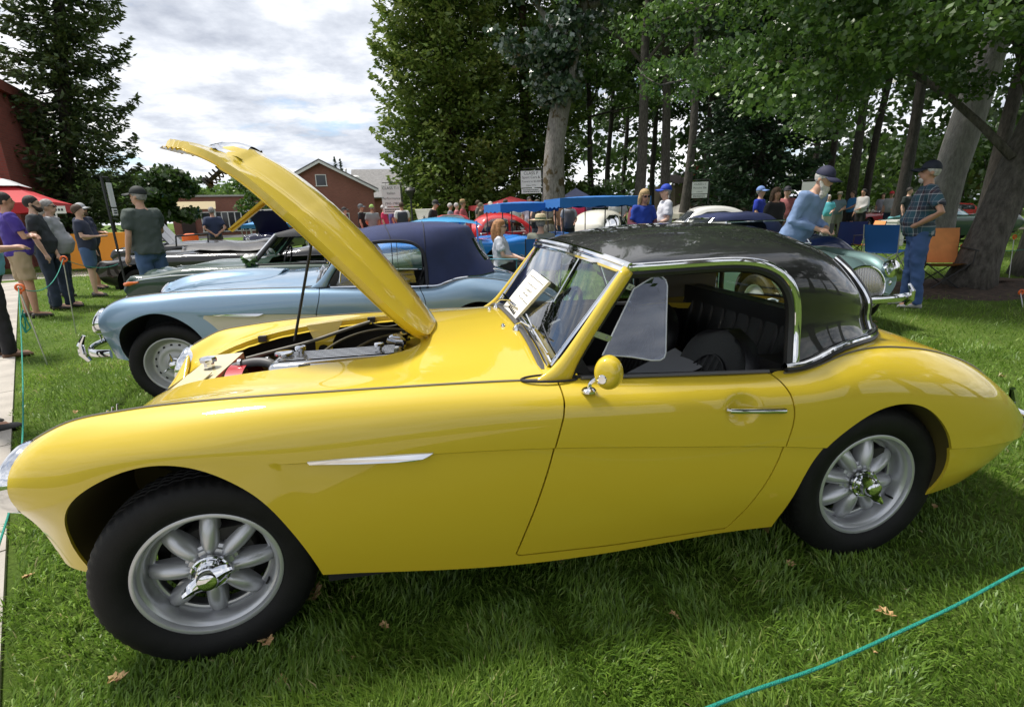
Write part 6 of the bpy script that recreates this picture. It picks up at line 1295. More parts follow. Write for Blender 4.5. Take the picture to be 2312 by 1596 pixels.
def simple_wheel(car, x, y, s, r=.31, rim=.19, wd=.075, m=None, hub=None):
    k = MB(); V, F = wheel_pts([(rim*.97, wd*.7), (rim, wd*.85), (rim*.94, wd*.8), (rim*.86, wd*.45), (rim*.6, wd*.55), (rim*.35, wd*.75), (rim*.3, wd*.95), (0, wd*1.0)], 36); k.add(V, F); o = k.build('wheel', m or SILVER, car); o.location = (x, y, r-.006); o.rotation_euler = (0, 0, 0 if s < 0 else math.pi)
    t = MB(); V, F = wheel_pts([(rim*.95, wd*.7), (rim*1.08, wd*.95), (r*.82, wd*1.12), (r*.93, wd*1.02), (r*.985, wd*.75), (r, wd*.3), (r, -wd*.3), (r*.985, -wd*.75), (r*.93, -wd*1.02), (rim, -wd*.8)], 48); t.add(V, F); t.build('tyre', RUBBER, o); return o
def loft_car(name, label, loc, rz, rows, pm, wheels, r=.31, track=.62, arch=.37, cock=None, windows=(), group=None, glass=GLASS, rim=.19, wheel_m=None, floor=True, lining=True):
    car = empty(name, loc, rz, label, 'car', group); G = loft_rows(rows); V = G.reshape(-1, 3); F = grid_faces(G.shape[0], G.shape[1], flip=True); a = np.abs(V[:, 1]); f = np.full(len(V), 9.0)
    for x in wheels: f = np.minimum(f, np.where(a > .42, np.hypot(V[:, 0]-x, V[:, 2]-r)-arch, 9.0))
    if cock is not None: f = np.minimum(f, np.where(V[:, 2] > .55, sd_poly(V[:, :2], cock), 9.0))
    fw = np.full(len(V), 9.0)
    for kind, poly in windows:
        if kind == 'side': q = np.where(a > .30, sd_poly(V[:, [0, 2]], poly), 9.0)
        else: q = np.where((V[:, 0] > poly[0]) & (V[:, 0] < poly[1]) & (V[:, 2] > poly[3]), a-poly[2], 9.0); q = np.maximum.reduce([q, poly[0]-V[:, 0], V[:, 0]-poly[1], poly[3]-V[:, 2]])
        fw = np.minimum(fw, q)
    Vb, Fb, on = clip(V, F, np.minimum(f, fw)); o = mesh_obj('body_shell', Vb, Fb, pm, car, auto=45)
    if len(windows):
        for kind, poly in windows:
            for s in ((-1, 1) if kind == 'side' else (0,)):
                if kind == 'side': q = np.where(V[:, 1]*s > .30, sd_poly(V[:, [0, 2]], poly), 9.0)
                else: q = np.maximum.reduce([a-poly[2], poly[0]-V[:, 0], V[:, 0]-poly[1], poly[3]-V[:, 2]])
                Vg, Fg, _ = clip(V, F, -q)
                if len(Fg): mesh_obj('window_pane', Vg, Fg, glass, car)
    e = G[0]; mesh_obj('front_panel', e, [tuple(range(len(e)))], pm, car, smooth=False); e = G[-1]; mesh_obj('rear_panel', e, [tuple(range(len(e)))[::-1]], pm, car, smooth=False)
    if floor:
        b = MB(); x0, x1 = G[0, :, 0].max(), G[-1, :, 0].min(); b.box(((x0+x1)/2, 0, .30), (x1-x0-.1, track*2-.2, .10)); b.build('underbody', VOID, car, smooth=False)
    for x in wheels:
        for s in (-1, 1): simple_wheel(car, x, s*track, s, r, rim, .075, wheel_m)
        for s in (-1, 1):
            A_ = np.linspace(-.15, math.pi+.15, 20); V_ = []
            for q in A_: V_ += [(x+arch*1.01*math.cos(q), s*(track+.06), r+arch*1.01*math.sin(q)), (x+arch*1.01*math.cos(q), s*.30, r+arch*1.01*math.sin(q))]
            mesh_obj('wheel_well', V_, grid_faces(20, 2), VOID, car)
    return car, G
def lamp(car, p, r, axis=(-1, 0, 0), m=None, name='headlamp', lens=None):
    ax = np.array(axis, float); ax /= np.linalg.norm(ax); u = np.cross(ax, (0, 0, 1.0)); u /= np.linalg.norm(u); v = np.cross(u, ax)
    def T(prof, n=28):
        V, F = lathe(prof, n); return V[:, :1]*u+V[:, 1:2]*v+V[:, 2:3]*ax+np.array(p), F
    b = MB(); b.add(*T([(r*.98, -r*.5), (r*1.08, -.01), (r*1.06, r*.16), (r*.9, r*.22)])); o = b.build(name, m or CHROME, car); b = MB(); b.add(*T([(r*.9, r*.2), (r*.6, r*.36), (0, r*.46)])); b.build('lens', lens or LENS, o); b = MB(); b.add(*T([(r*.9, r*.18), (r*.5, -r*.1), (0, -r*.2)])); b.build('reflector', CHROME, o)
def screen(car, xb, xt, zb, zt, wb_, wt, m=CHROME, name='windscreen'):
    ys = np.linspace(-1, 1, 13); V = []
    for t in np.linspace(0, 1, 5):
        for y in ys: V.append((xb+(xt-xb)*t-.04*(1-y*y), y*(wb_+(wt-wb_)*t), zb+(zt-zb)*t+.03*(1-y*y)*(1-t)))
    V = np.array(V); o = mesh_obj(name, V, grid_faces(5, 13), GLASS, car); fr = MB(); fr.tube(V[-13:], .011, 8); fr.tube(V[:13], .008, 8)
    for i in (0, 12): fr.tube(V[i::13], .014, 8)
    fr.build('frame', m, o); return o
def bumper(car, P, r=.04, name='bumper', over=()):
    b = MB(); b.tube(curve(P, 30), r, 12, flat=.45, up=(1, 0, 0)); o = b.build(name, CHROME, car)
    for (x, y, z) in over:
        q = MB(); q.tube([(x+.02, y, z-.09), (x-.03, y, z-.03), (x-.03, y, z+.05), (x+.02, y, z+.12)], [.02, .03, .028, .014], 10); q.build('overrider', CHROME, o)
# silver-green roadster, nose towards the viewer
SG = [[(0, 0, .40), (.02, 0, .52), (.09, 0, .64), (.25, 0, .725), (.5, 0, .785), (1.2, 0, .87), (1.6, 0, .885), (2.5, 0, .84), (3.2, 0, .80), (3.7, 0, .66), (3.9, 0, .5)],
      [(.03, .24, .40), (.05, .25, .52), (.13, .26, .64), (.27, .27, .715), (.5, .28, .77), (1.2, .30, .855), (1.6, .30, .87), (2.5, .3, .83), (3.2, .3, .79), (3.7, .28, .65), (3.89, .26, .5)],
      [(.13, .38, .40), (.17, .40, .54), (.25, .41, .64), (.38, .42, .70), (.6, .43, .745), (1.2, .43, .82), (1.6, .44, .84), (2.5, .45, .81), (3.2, .45, .78), (3.7, .4, .63), (3.87, .36, .49)],
      [(.22, .47, .46), (.245, .49, .62), (.29, .515, .72), (.40, .53, .775), (.65, .54, .81), (1.2, .56, .835), (1.8, .59, .80), (2.4, .62, .79), (2.9, .62, .82), (3.4, .57, .74), (3.82, .48, .50)],
      [(.24, .58, .57), (.265, .60, .68), (.31, .615, .735), (.42, .62, .765), (.65, .63, .79), (1.2, .65, .80), (1.8, .67, .76), (2.4, .69, .755), (2.9, .69, .78), (3.4, .63, .70), (3.81, .52, .49)],
      [(.25, .66, .55), (.30, .675, .63), (.4, .69, .67), (.65, .71, .70), (1.2, .725, .70), (1.8, .735, .66), (2.8, .74, .66), (3.4, .69, .60), (3.79, .57, .47)],
      [(.22, .60, .42), (.35, .65, .46), (.6, .69, .48), (1.2, .72, .48), (2, .73, .46), (2.8, .735, .46), (3.4, .68, .44), (3.76, .56, .42)],
      [(.20, .50, .34), (.35, .58, .31), (.6, .64, .28), (1.2, .68, .24), (2, .69, .24), (2.8, .69, .24), (3.4, .63, .28), (3.74, .52, .36)]]
SEA = paint('sea_green_metallic', (.17, .27, .27), .5)
p = np.array([5.12, 2.22]); car, G = loft_car('silver_roadster', 'pale sea-green metallic roadster facing the viewer behind the hardtop', (p[0], p[1], 0), R_(90), SG, SEA, (.72, 2.95), .31, .63, .37, [(1.55, -.55), (1.55, .55), (2.45, .55), (2.45, -.55)])
for s in (-1, 1): lamp(car, (.245, s*.565, .655), .088, (-1, 0, .06)); lamp(car, (.24, s*.56, .50), .03, (-1, 0, 0), None, 'side_lamp')
gr_ = MB(); fr = MB(); n = 26
def gx(y, z): return -.016+.30*max(0, z-.50)**1.2+.9*y*y*.5
for k in range(n):
    y = -.235+.47*k/(n-1); hh = .215*math.sqrt(max(0.0, 1-(y/.25)**2))
    if hh > .02: gr_.tube([(gx(y, z)-.012, y, z) for z in np.linspace(.515-hh, .515+hh, 7)], .0062, 5)
gr_.build('grille', mat('grille_bar_silver', (.45, .45, .45), .25, .9), car)
fr.tube([(gx(.25*math.cos(a), .515+.215*math.sin(a))-.02, .25*math.cos(a), .515+.215*math.sin(a)) for a in np.linspace(0, 2*math.pi, 48, endpoint=False)], .012, 8, closed=True); fr.build('grille_surround', CHROME, car); m = MB(); m.add([(gx(.24*math.cos(a), .515+.21*math.sin(a))+.002, .24*math.cos(a), .515+.21*math.sin(a)) for a in np.linspace(0, 2*math.pi, 32, endpoint=False)], [tuple(range(32))]); m.build('grille_back', VOID, car, smooth=False)
bumper(car, [(.02, -.60, .40), (-.04, -.48, .40), (-.08, -.2, .40), (-.08, .2, .40), (-.04, .48, .40), (.02, .60, .40)], .042, 'front_bumper', [(-.04, -.53, .41), (-.04, .53, .41)]); screen(car, 1.42, 1.70, .86, 1.15, .55, .48)
for s in (-1, 1):
    b = MB(); b.tube([(x, s*np.interp(x, [.3, .65, 1.2, 1.8], [.52, .545, .565, .59]), np.interp(x, [.3, .4, .65, 1.2, 1.8], [.73, .78, .814, .838, .804])) for x in np.linspace(.3, 1.45, 20)], .004, 6); b.build('wing_bead', mat('bead_strip', (.22, .20, .17), .35, .6), car)
# dark green roadster with grey soft top beyond the blue car
TR = [[(0, 0, .60), (.03, 0, .68), (.2, 0, .745), (.6, 0, .80), (1.1, 0, .835), (1.5, 0, .86), (2.4, 0, .84), (3.2, 0, .83), (3.7, 0, .80), (3.85, 0, .66)], [(0, .30, .60), (.03, .30, .68), (.2, .31, .745), (.6, .32, .80), (1.1, .33, .835), (1.5, .34, .855), (2.4, .34, .84), (3.2, .34, .83), (3.7, .34, .80), (3.85, .34, .66)],
      [(.0, .44, .60), (.04, .45, .675), (.2, .46, .73), (.6, .47, .775), (1.1, .48, .805), (1.5, .48, .825), (2.4, .48, .82), (3.2, .48, .82), (3.7, .48, .79), (3.86, .46, .65)], [(-.02, .60, .62), (.02, .61, .70), (.15, .625, .755), (.5, .64, .795), (1.1, .65, .815), (1.5, .66, .815), (2.4, .665, .80), (3.2, .66, .81), (3.7, .63, .79), (3.9, .60, .66)],
      [(-.03, .655, .60), (.01, .665, .675), (.15, .69, .725), (.5, .705, .76), (1.1, .715, .775), (1.5, .72, .775), (2.4, .725, .76), (3.2, .72, .76), (3.7, .68, .73), (3.9, .64, .62)], [(.0, .68, .55), (.2, .715, .64), (.5, .73, .68), (1.1, .735, .69), (2.4, .74, .66), (3.2, .735, .66), (3.7, .69, .62), (3.89, .64, .55)],
      [(.02, .66, .44), (.25, .70, .46), (.6, .72, .47), (1.1, .725, .47), (2.4, .73, .46), (3.2, .72, .46), (3.7, .68, .45), (3.86, .62, .46)], [(.08, .58, .34), (.3, .64, .30), (.6, .67, .26), (1.1, .68, .24), (2.4, .69, .24), (3.2, .68, .26), (3.6, .64, .32), (3.82, .58, .38)]]
GREEN = paint('racing_green', (.010, .040, .026)); gx0, gy0 = -2.70, 5.30
car, G = loft_car('green_roadster', 'dark green roadster with grey soft top beyond the blue car', (gx0, gy0, 0), 0.0, TR, GREEN, (.66, 2.90), .31, .61, .375, [(1.58, -.55), (1.58, .55), (2.55, .55), (2.55, -.55)], wheel_m=STEEL)
for s in (-1, 1):
    lamp(car, (-.02, s*.50, .60), .085); b = MB(); b.tube([(x, s*(np.interp(x, [0, .15, .5, 1.1, 1.5, 2.4, 3.7], [.675, .70, .715, .723, .728, .733, .69])), np.interp(x, [0, .15, .5, 1.1, 1.5, 2.4, 3.7], [.655, .70, .735, .750, .750, .735, .71])) for x in np.linspace(.05, 3.7, 40)], .010, 8); b.build('side_trim', CHROME, car)
    b = MB(); b.tube([(.0, s*.665, .655), (.06, s*.69, .665), (.17, s*.712, .680)], [.022, .026, .008], 10); b.build('indicator', mat('amber_lens', (.65, .14, .01), .2, coat=1.0), car)
screen(car, 1.42, 1.72, .855, 1.17, .60, .54); GREYT = mat('grey_canvas', (.055, .055, .058), .9, bump=.4, bscale=200)
ST = [[(1.70, 0, 1.185), (1.95, 0, 1.25), (2.3, 0, 1.255), (2.65, 0, 1.21), (2.85, 0, 1.0), (2.95, 0, .86)], [(1.71, .35, 1.18), (1.95, .36, 1.235), (2.3, .38, 1.24), (2.65, .38, 1.195), (2.85, .40, 1.0), (2.94, .42, .85)], [(1.73, .54, 1.165), (1.95, .55, 1.195), (2.3, .555, 1.20), (2.6, .55, 1.165), (2.80, .56, 1.0), (2.90, .58, .84)], [(1.73, .56, 1.13), (1.95, .575, 1.15), (2.3, .585, 1.15), (2.6, .59, 1.11), (2.78, .60, .98), (2.88, .62, .83)], [(1.73, .62, .83), (1.95, .64, .83), (2.3, .65, .83), (2.6, .65, .83), (2.75, .65, .83), (2.85, .64, .82)]]
S_ = loft_rows(ST, 40, 30, .1, .1); V = S_.reshape(-1, 3); F = grid_faces(S_.shape[0], S_.shape[1], flip=True); f = np.where(np.abs(V[:, 1]) > .3, sd_poly(V[:, [0, 2]], [(1.6, 1.135), (2.2, 1.14), (2.42, 1.12), (2.5, 1.06), (2.52, .80), (1.4, .80)]), 9.0); Vb, Fb, on = clip(V, F, f); mesh_obj('soft_top', Vb, Fb, GREYT, car)
for s in (-1, 1):
    b = MB(); b.tube([(1.47, s*.605, .86), (1.74, s*.555, 1.15)], .022, 8); b.tube([(2.50, s*.60, .84), (2.49, s*.59, 1.05), (2.42, s*.58, 1.12)], .02, 8); b.build('hood_frame', DARKM, car); b = MB(); b.tube([(1.5, s*.665, .815), (2.5, s*.675, .81)], .012, 8); b.build('door_capping', BLACKP, car)
    st_ = MB(); V_ = []; 
    st_.tube([(2.15, s*.32, .45), (2.28, s*.32, .75), (2.33, s*.32, 1.0)], [.20, .20, .10], 10, flat=.35); st_.build('seat', BLACKV, car)
sw = MB(); sw.tube([np.array([1.78, -.33, .84])+.18*np.array([.3*math.sin(a), math.cos(a), .95*math.sin(a)]) for a in np.linspace(0, 6.283, 30, endpoint=False)], .011, 6, closed=True); sw.build('steering_wheel', BLACKP, car)
bumper(car, [(.15, -.70, .40), (-.06, -.66, .40), (-.12, -.3, .40), (-.12, .3, .40), (-.06, .66, .40), (.15, .70, .40)], .04, 'front_bumper', [(-.12, -.4, .40), (-.12, .4, .40)])
fl = MB()
for k in range(16):
    a = k*.8; fl.tube([(1.40, -.60, .845), (1.40+.09*math.cos(a), -.62+.09*math.sin(a), .87+.05*math.sin(k*1.7))], [.012, .018], 5)
fo = fl.build('flower_spray', mat('fern_green', (.05, .12, .03), .8)); fo.parent = None; fo.location = (gx0, gy0, 0); tag(fo, 'small white and green flower spray on the green roadster', 'flowers')
fl = MB()
for k in range(7): fl.lathe([(.03, 0), (.035, .02), (.02, .04), (0, .045)], 8, 'z', (1.40+.05*math.cos(k*1.2), -.61+.05*math.sin(k*1.2), .885+.01*(k % 3)))
fl.build('bloom', mat('white_petal', (.8, .8, .76), .7), fo)
# black open car with tonneau and raised bonnet
BLK = paint('black_car_paint', (.006, .006, .007)); car, G = loft_car('black_roadster', 'black roadster with tonneau cover and folded-down windscreen', (-4.55, 8.35, 0), R_(-4), TR, BLK, (.66, 2.90), .31, .61, .375, None, wheel_m=mat('wire_wheel', (.35, .35, .36), .3, .8))
TON = mat('tonneau_vinyl', (.045, .045, .05), .55, bump=.8, bscale=8); m = MB(); V = []
for x in np.linspace(1.35, 2.9, 16):
    for y in np.linspace(-.62, .62, 12): V.append((x, y, .90+.05*math.cos(y*2)-.03*abs(math.sin(x*5+y*2))+.04*math.exp(-((x-1.7)/.25)**2)-(.05 if abs(y) > .6 else 0)))
m.add(V, grid_faces(16, 12)); m.build('tonneau', TON, car)
for k in range(10): 
    b = MB(); b.lathe([(.016, 0), (.014, .01), (0, .012)], 8, 'z', (1.38+.06*(k % 2), -.55+.12*k, .925)); b.build('press_stud', CHROME, car)
sc = MB(); sc.tube([(1.3, -.6, .95), (1.32, -.6, 1.12), (1.32, .6, 1.12), (1.3, .6, .95)], .014, 8); sc.build('windscreen_frame', DARKM, car)
car, G = loft_car('black_saloon', 'black car with its bonnet panel raised beyond the tonneau car', (-6.6, 12.6, 0), R_(8), TR, BLK, (.66, 2.90), .31, .61, .375, None)
bn = MB(); V = [(1.25, -.60, .82), (1.25, .60, .82), (.72, .55, 1.62), (.72, -.55, 1.62)]; Vp, Fp = poly_plate(V, (-.03, 0, -.01)); bn.add(Vp, Fp); bn.tube([(1.22, 0, .84), (.70, 0, 1.63)], .02, 6); bn.build('raised_bonnet', BLK, car, smooth=False); pl_ = MB(); pl_.box((1.02, -.1, .98), (.02, .3, .10)); pl_.build('number_plate', WHITE, car, smooth=False)
# navy car with bonnet up, facing the viewer, and neighbours
NAVYP = paint('navy_paint', (.006, .008, .045)); p = point_at(592, 560, 22.5); car, G = loft_car('navy_saloon', 'navy blue car with its bonnet raised, facing the viewer', (p[0], p[1], 0), R_(80), TR, NAVYP, (.66, 2.90), .31, .61, .375, None)
bn = MB(); V = [(1.35, -.66, .80), (1.35, .66, .80), (.55, .64, 1.70), (.55, -.64, 1.70)]; Vp, Fp = poly_plate(V, (.03, 0, .02)); bn.add(Vp, Fp); bn.build('raised_bonnet', mat('navy_underside', (.010, .012, .05), .5), car, smooth=False); b = MB(); b.box((.54, -.22, 1.71), (.05, .34, .05)); b.box((.54, .22, 1.71), (.05, .34, .05)); b.build('bonnet_stripe', WHITE, car, smooth=False); b = MB(); b.box((-.05, 0, .44), (.02, .52, .12)); b.build('number_plate', mat('plate_yellow', (.62, .42, .04), .5), car, smooth=False)
for s in (-1, 1): lamp(car, (-.02, s*.50, .60), .085)
p = point_at(770, 545, 19); RED = paint('red_paint', (.45, .012, .012)); car, G = loft_car('red_hatchback', 'orange-red car glimpsed through the green roadster windows', (p[0]-.3, p[1], 0), R_(20), TR, paint('orange_red_paint', (.55, .05, .015)), (.66, 2.90), .31, .61, .375, None)
# bright blue small cars with surrey tops
def surrey(label, c, rz, w_, d_, z, pm, cm, glabel):
    car, G = loft_car('surrey_car', label, c, rz, [[(q[0]*.72, q[1]*.88, q[2]*.92) for q in r_] for r_ in TR], pm, (.5, 2.05), .26, .52, .31, [(.85, -.45), (.85, .45), (2.1, .45), (2.1, -.45)], group=glabel, rim=.15)
    K = 16; V = []; he = z
    m = MB(); V = []
    for i in range(K+1):
        for j in range(K+1): u, v = i/K-.5, j/K-.5; V.append((1.4+u*d_, v*w_, he+.05*(1-(2*u)**2)*(1-(2*v)**2)+.004*math.sin(i*2.3+j)))
    m.add(V, grid_faces(K+1, K+1)); per = [(-.5, t) for t in np.linspace(-.5, .5, 25)]+[(t, .5) for t in np.linspace(-.5, .5, 25)[1:]]+[(.5, t) for t in np.linspace(.5, -.5, 25)[1:]]+[(t, -.5) for t in np.linspace(.5, -.5, 25)[1:]]; V = []
    for i, (u, v) in enumerate(per): V += [(1.4+u*d_, v*w_, he), (1.4+u*d_*1.01, v*w_*1.01, he-.20+.018*math.sin(i*1.05)), ]
    m.add(V, grid_faces(len(per), 2)); m.build('surrey_canopy', cm, car, auto=40)
    for sx in (-.46, 0, .46):
        for s in (-1, 1): q = MB(); q.tube([(1.4+sx*d_, s*w_*.46, .70), (1.4+sx*d_, s*w_*.47, he)], .014, 6); q.build('canopy_pole', DARKM, car)
    return car
SKYP = paint('sky_blue_paint', (.02, .20, .62)); SURC = mat('surrey_blue_cloth', (.015, .13, .40), .75, bump=.5, bscale=10)
c = point_at(1182, 520, 13.2); surrey('bright blue open car with blue fabric canopy beside the red bubble car', (c[0]-1.3, c[1]+.6, 0), R_(8), 1.5, 1.55, 1.555, SKYP, SURC, 'open cars with blue canopies')
c = point_at(1333, 520, 13.2); surrey('bright blue open car with the larger blue canopy before the white bubble car', (c[0]-1.35, c[1]-.1, 0), R_(-2), 1.7, 2.15, 1.62, SKYP, SURC, 'open cars with blue canopies')
c = point_at(905, 560, 10.6); car, G = loft_car('blue_beach_car', 'bright sky blue car behind the navy soft top', (c[0]-1.0, c[1], 0), R_(14), TR, SKYP, (.66, 2.9), .30, .61, .37, [(1.5, -.5), (1.5, .5), (2.4, .5), (2.4, -.5)])
for s in (-1, 1): lamp(car, (-.02, s*.5, .6), .085)
m = MB(); V = []
for x in np.linspace(1.2, 2.6, 14):
    for y in np.linspace(-.6, .6, 9): V.append((x, y, 1.30-.10*(y/.6)**2-.10*((x-1.9)/.7)**2))
m.add(V, grid_faces(14, 9)); m.build('roof_panel', paint('light_blue_paint', (.08, .38, .72)), car)
for s in (-1, 1):
    for x in (1.3, 2.5): m = MB(); m.tube([(x, s*.56, .8), (x, s*.52, 1.2)], .02, 6); m.build('roof_pillar', SKYP, car)
# bubble cars
EG = [[(0, 0, .62), (.05, 0, .80), (.18, 0, 1.00), (.42, 0, 1.22), (.75, 0, 1.335), (1.1, 0, 1.345), (1.5, 0, 1.28), (1.85, 0, 1.10), (2.1, 0, .86), (2.26, 0, .62)], [(.02, .30, .62), (.07, .31, .80), (.20, .32, .99), (.44, .33, 1.19), (.75, .34, 1.30), (1.1, .34, 1.31), (1.5, .32, 1.25), (1.85, .28, 1.07), (2.1, .25, .84), (2.25, .22, .60)], [(.10, .50, .60), (.14, .52, .78), (.26, .54, .95), (.48, .55, 1.11), (.78, .555, 1.18), (1.1, .55, 1.19), (1.5, .51, 1.13), (1.85, .44, .97), (2.08, .38, .78), (2.22, .33, .58)],
      [(.16, .58, .58), (.20, .61, .74), (.32, .63, .86), (.52, .64, .94), (.8, .645, .98), (1.1, .64, .98), (1.5, .59, .94), (1.85, .51, .83), (2.06, .44, .70), (2.2, .38, .56)], [(.20, .62, .54), (.24, .66, .62), (.35, .68, .68), (.55, .69, .72), (.8, .69, .73), (1.1, .68, .73), (1.5, .63, .71), (1.85, .55, .66), (2.05, .47, .60), (2.18, .41, .52)], [(.2, .60, .40), (.3, .66, .42), (.6, .68, .42), (1.1, .67, .42), (1.5, .62, .42), (1.85, .53, .42), (2.14, .42, .44)], [(.2, .55, .28), (.3, .60, .26), (.6, .62, .24), (1.1, .61, .24), (1.5, .56, .25), (1.85, .48, .28), (2.1, .38, .34)]]
def bubble(name, label, c, rz, pm, open_door):
    w1 = [(.34, .78), (.50, 1.06), (.72, 1.17), (1.10, 1.185), (1.20, 1.15), (1.20, .80)]; w2 = [(1.27, .80), (1.27, 1.14), (1.45, 1.11), (1.66, 1.00), (1.78, .86), (1.60, .80)]
    car, G = loft_car(name, label, c, rz, EG, pm, (.52, 1.85), .25, .55, .30, None, [('side', w1), ('side', w2)] if True else (), 'bubble cars', glassy('bubble_glass', (.75, .80, .80), .10), .14)
    i = MB(); i.box((1.1, 0, .55), (1.2, 1.0, .2)); i.box((1.4, 0, .75), (.15, 1.0, .4)); i.build('seat', mat('tan_seat', (.25, .2, .15), .8), car)
    for s in (-1, 1):
        b = MB(); b.tube([(x, s*np.interp(x, [.3, .8, 1.2, 1.7], [.66, .68, .66, .60]), np.interp(x, [.3, .8, 1.7], [.765, .785, .785])) for x in np.linspace(.3, 1.75, 14)], .008, 6); b.build('waist_trim', CHROME, car); lamp(car, (.30, s*.72, .72), .07)
        b = MB(); b.tube([(1.66, s*.60, .70), (1.68, s*.63, .70)], .035, 12); b.build('air_scoop', CHROME, car)
    if open_door:
        V = []; n = 20
        for k, r_ in enumerate((1.0, .93)):
            for a in np.linspace(0, 2*math.pi, n, endpoint=False): V.append((-.02*k, r_*(.60*np.sign(math.cos(a))*abs(math.cos(a))**.6), .84+r_*.50*np.sign(math.sin(a))*abs(math.sin(a))**.6))
        V = np.array(V); V[:, 0] += .08*(1-(V[:, 1]/.6)**2)*-1+.22*np.clip(V[:, 2]-.8, 0, 1)**1.3; V = V-np.array([.1, -.6, 0]); V = rotz(V, R_(68))+np.array([.1, -.62, 0]); F = [(q, (q+1) % n, n+(q+1) % n, n+q) for q in range(n)]; d = mesh_obj('open_door', V, F+[tuple(range(n, 2*n))], pm, car, smooth=False)
        c2 = V[n:].mean(0); V2 = [c2+(v-c2)*.8+np.array([-.01, -.015, .12]) for v in V[n:]]; V2 = [v for v in V2]; mesh_obj('door_window', V2, [tuple(range(n))], mat('pale_reflection_glass', (.45, .48, .50), .1), d, smooth=False)
    return car
c = point_at(1120, 540, 16.2); bubble('red_bubble_car', 'red bubble car with its front door swung open', (c[0]-.95, c[1], 0), R_(6), paint('signal_red', (.50, .012, .016)), True)
c = point_at(1372, 520, 16.6); bubble('white_bubble_car', 'off-white bubble car behind the larger blue canopy', (c[0]-.9, c[1], 0), R_(35), paint('ivory_paint', (.62, .60, .52)), False)
# white domed coupe and navy convertible beyond the hardtop
CP = [[(0, 0, .45), (.05, 0, .60), (.4, 0, .78), (.9, 0, .88), (1.25, 0, .98), (1.55, 0, 1.22), (1.9, 0, 1.335), (2.4, 0, 1.34), (2.9, 0, 1.22), (3.4, 0, .98), (3.8, 0, .66), (3.9, 0, .48)], [(.03, .34, .45), (.1, .35, .6), (.4, .36, .76), (.9, .37, .86), (1.28, .42, .95), (1.58, .44, 1.18), (1.9, .44, 1.295), (2.4, .44, 1.30), (2.9, .42, 1.17), (3.4, .4, .93), (3.78, .38, .64), (3.86, .36, .48)], [(.12, .55, .48), (.2, .56, .68), (.45, .57, .79), (.9, .58, .82), (1.3, .58, .86), (1.6, .56, 1.03), (1.9, .55, 1.13), (2.4, .55, 1.14), (2.9, .55, 1.02), (3.4, .55, .84), (3.76, .5, .62), (3.84, .46, .48)], [(.2, .64, .52), (.3, .67, .68), (.6, .70, .76), (1.2, .73, .80), (2.0, .75, .82), (2.8, .75, .80), (3.4, .70, .70), (3.8, .58, .50)], [(.2, .66, .45), (.4, .72, .50), (1.2, .77, .52), (2.0, .78, .52), (2.8, .78, .52), (3.4, .73, .5), (3.78, .6, .46)], [(.25, .56, .32), (.5, .64, .26), (1.2, .68, .22), (2.0, .69, .22), (2.8, .69, .22), (3.4, .64, .26), (3.7, .55, .34)]]
WH = paint('white_car_paint', (.66, .66, .63)); c = point_at(1610, 520, 16.5); swin = [(1.42, .90), (1.66, 1.10), (1.9, 1.20), (2.4, 1.21), (2.75, 1.12), (2.95, .92)]
car, G = loft_car('white_coupe', 'white domed coupe whose roof shows above the navy convertible', (c[0]-2.1, c[1]+.7, 0), R_(-14), CP, WH, (.72, 2.85), .31, .62, .36, None, [('side', swin), ('ends', (1.22, 1.58, .46, .95)), ('ends', (2.75, 3.1, .36, 1.02))], None, mat('dark_window_glass', (.03, .035, .04), .08, spec=.6))
c = point_at(1610, 530, 9.4); car, G = loft_car('navy_convertible', 'navy convertible with dark soft top behind the black hardtop', (c[0]-2.0, c[1]+.2, 0), R_(-10), TR, paint('midnight_blue_paint', (.012, .026, .10), .2), (.66, 2.9), .31, .61, .37, [(1.58, -.5), (1.58, .5), (2.5, .5), (2.5, -.5)]); Vb, Fb, on = clip(V := S_.reshape(-1, 3), F := grid_faces(S_.shape[0], S_.shape[1], flip=True), np.where(np.abs(V[:, 1]) > .3, sd_poly(V[:, [0, 2]], [(1.6, 1.135), (2.2, 1.14), (2.42, 1.12), (2.5, 1.06), (2.52, .80), (1.4, .80)]), 9.0)); mesh_obj('soft_top', Vb*np.array([1, 1, .97])+np.array([0, 0, .03]), Fb, mat('navy_canvas', (.012, .018, .055)), car); screen(car, 1.42, 1.72, .855, 1.17, .60, .54)
b = MB(); b.lathe([(.03, 0), (.05, .05), (.02, .1), (0, .11)], 12, 'z', (1.5, -.66, .83)); b.build('wing_mirror', CHROME, car)
# right side: red sports coupe and others far off
WD = [[(0, 0, .50), (.1, 0, .62), (.6, 0, .74), (1.4, 0, .86), (1.7, 0, .95), (2.2, 0, 1.15), (2.7, 0, 1.17), (3.3, 0, 1.02), (4.0, 0, .90), (4.4, 0, .80)], [(.02, .4, .50), (.12, .41, .62), (.6, .42, .73), (1.4, .43, .85), (1.72, .45, .93), (2.2, .45, 1.11), (2.7, .45, 1.13), (3.3, .44, .99), (4.0, .45, .89), (4.4, .45, .8)], [(.06, .72, .52), (.2, .74, .66), (.6, .76, .76), (1.4, .77, .84), (1.8, .72, .90), (2.2, .60, 1.04), (2.7, .60, 1.06), (3.3, .66, .95), (4.0, .74, .88), (4.38, .72, .8)], [(.08, .82, .50), (.25, .84, .62), (.6, .86, .70), (1.4, .87, .76), (2.7, .88, .78), (3.3, .88, .78), (4.0, .86, .80), (4.36, .80, .74)], [(.08, .84, .40), (.3, .88, .44), (1.4, .90, .46), (2.7, .90, .46), (4.0, .88, .5), (4.36, .82, .52)], [(.14, .76, .24), (.4, .80, .2), (1.4, .82, .2), (2.7, .82, .2), (4.0, .8, .24), (4.3, .76, .34)]]
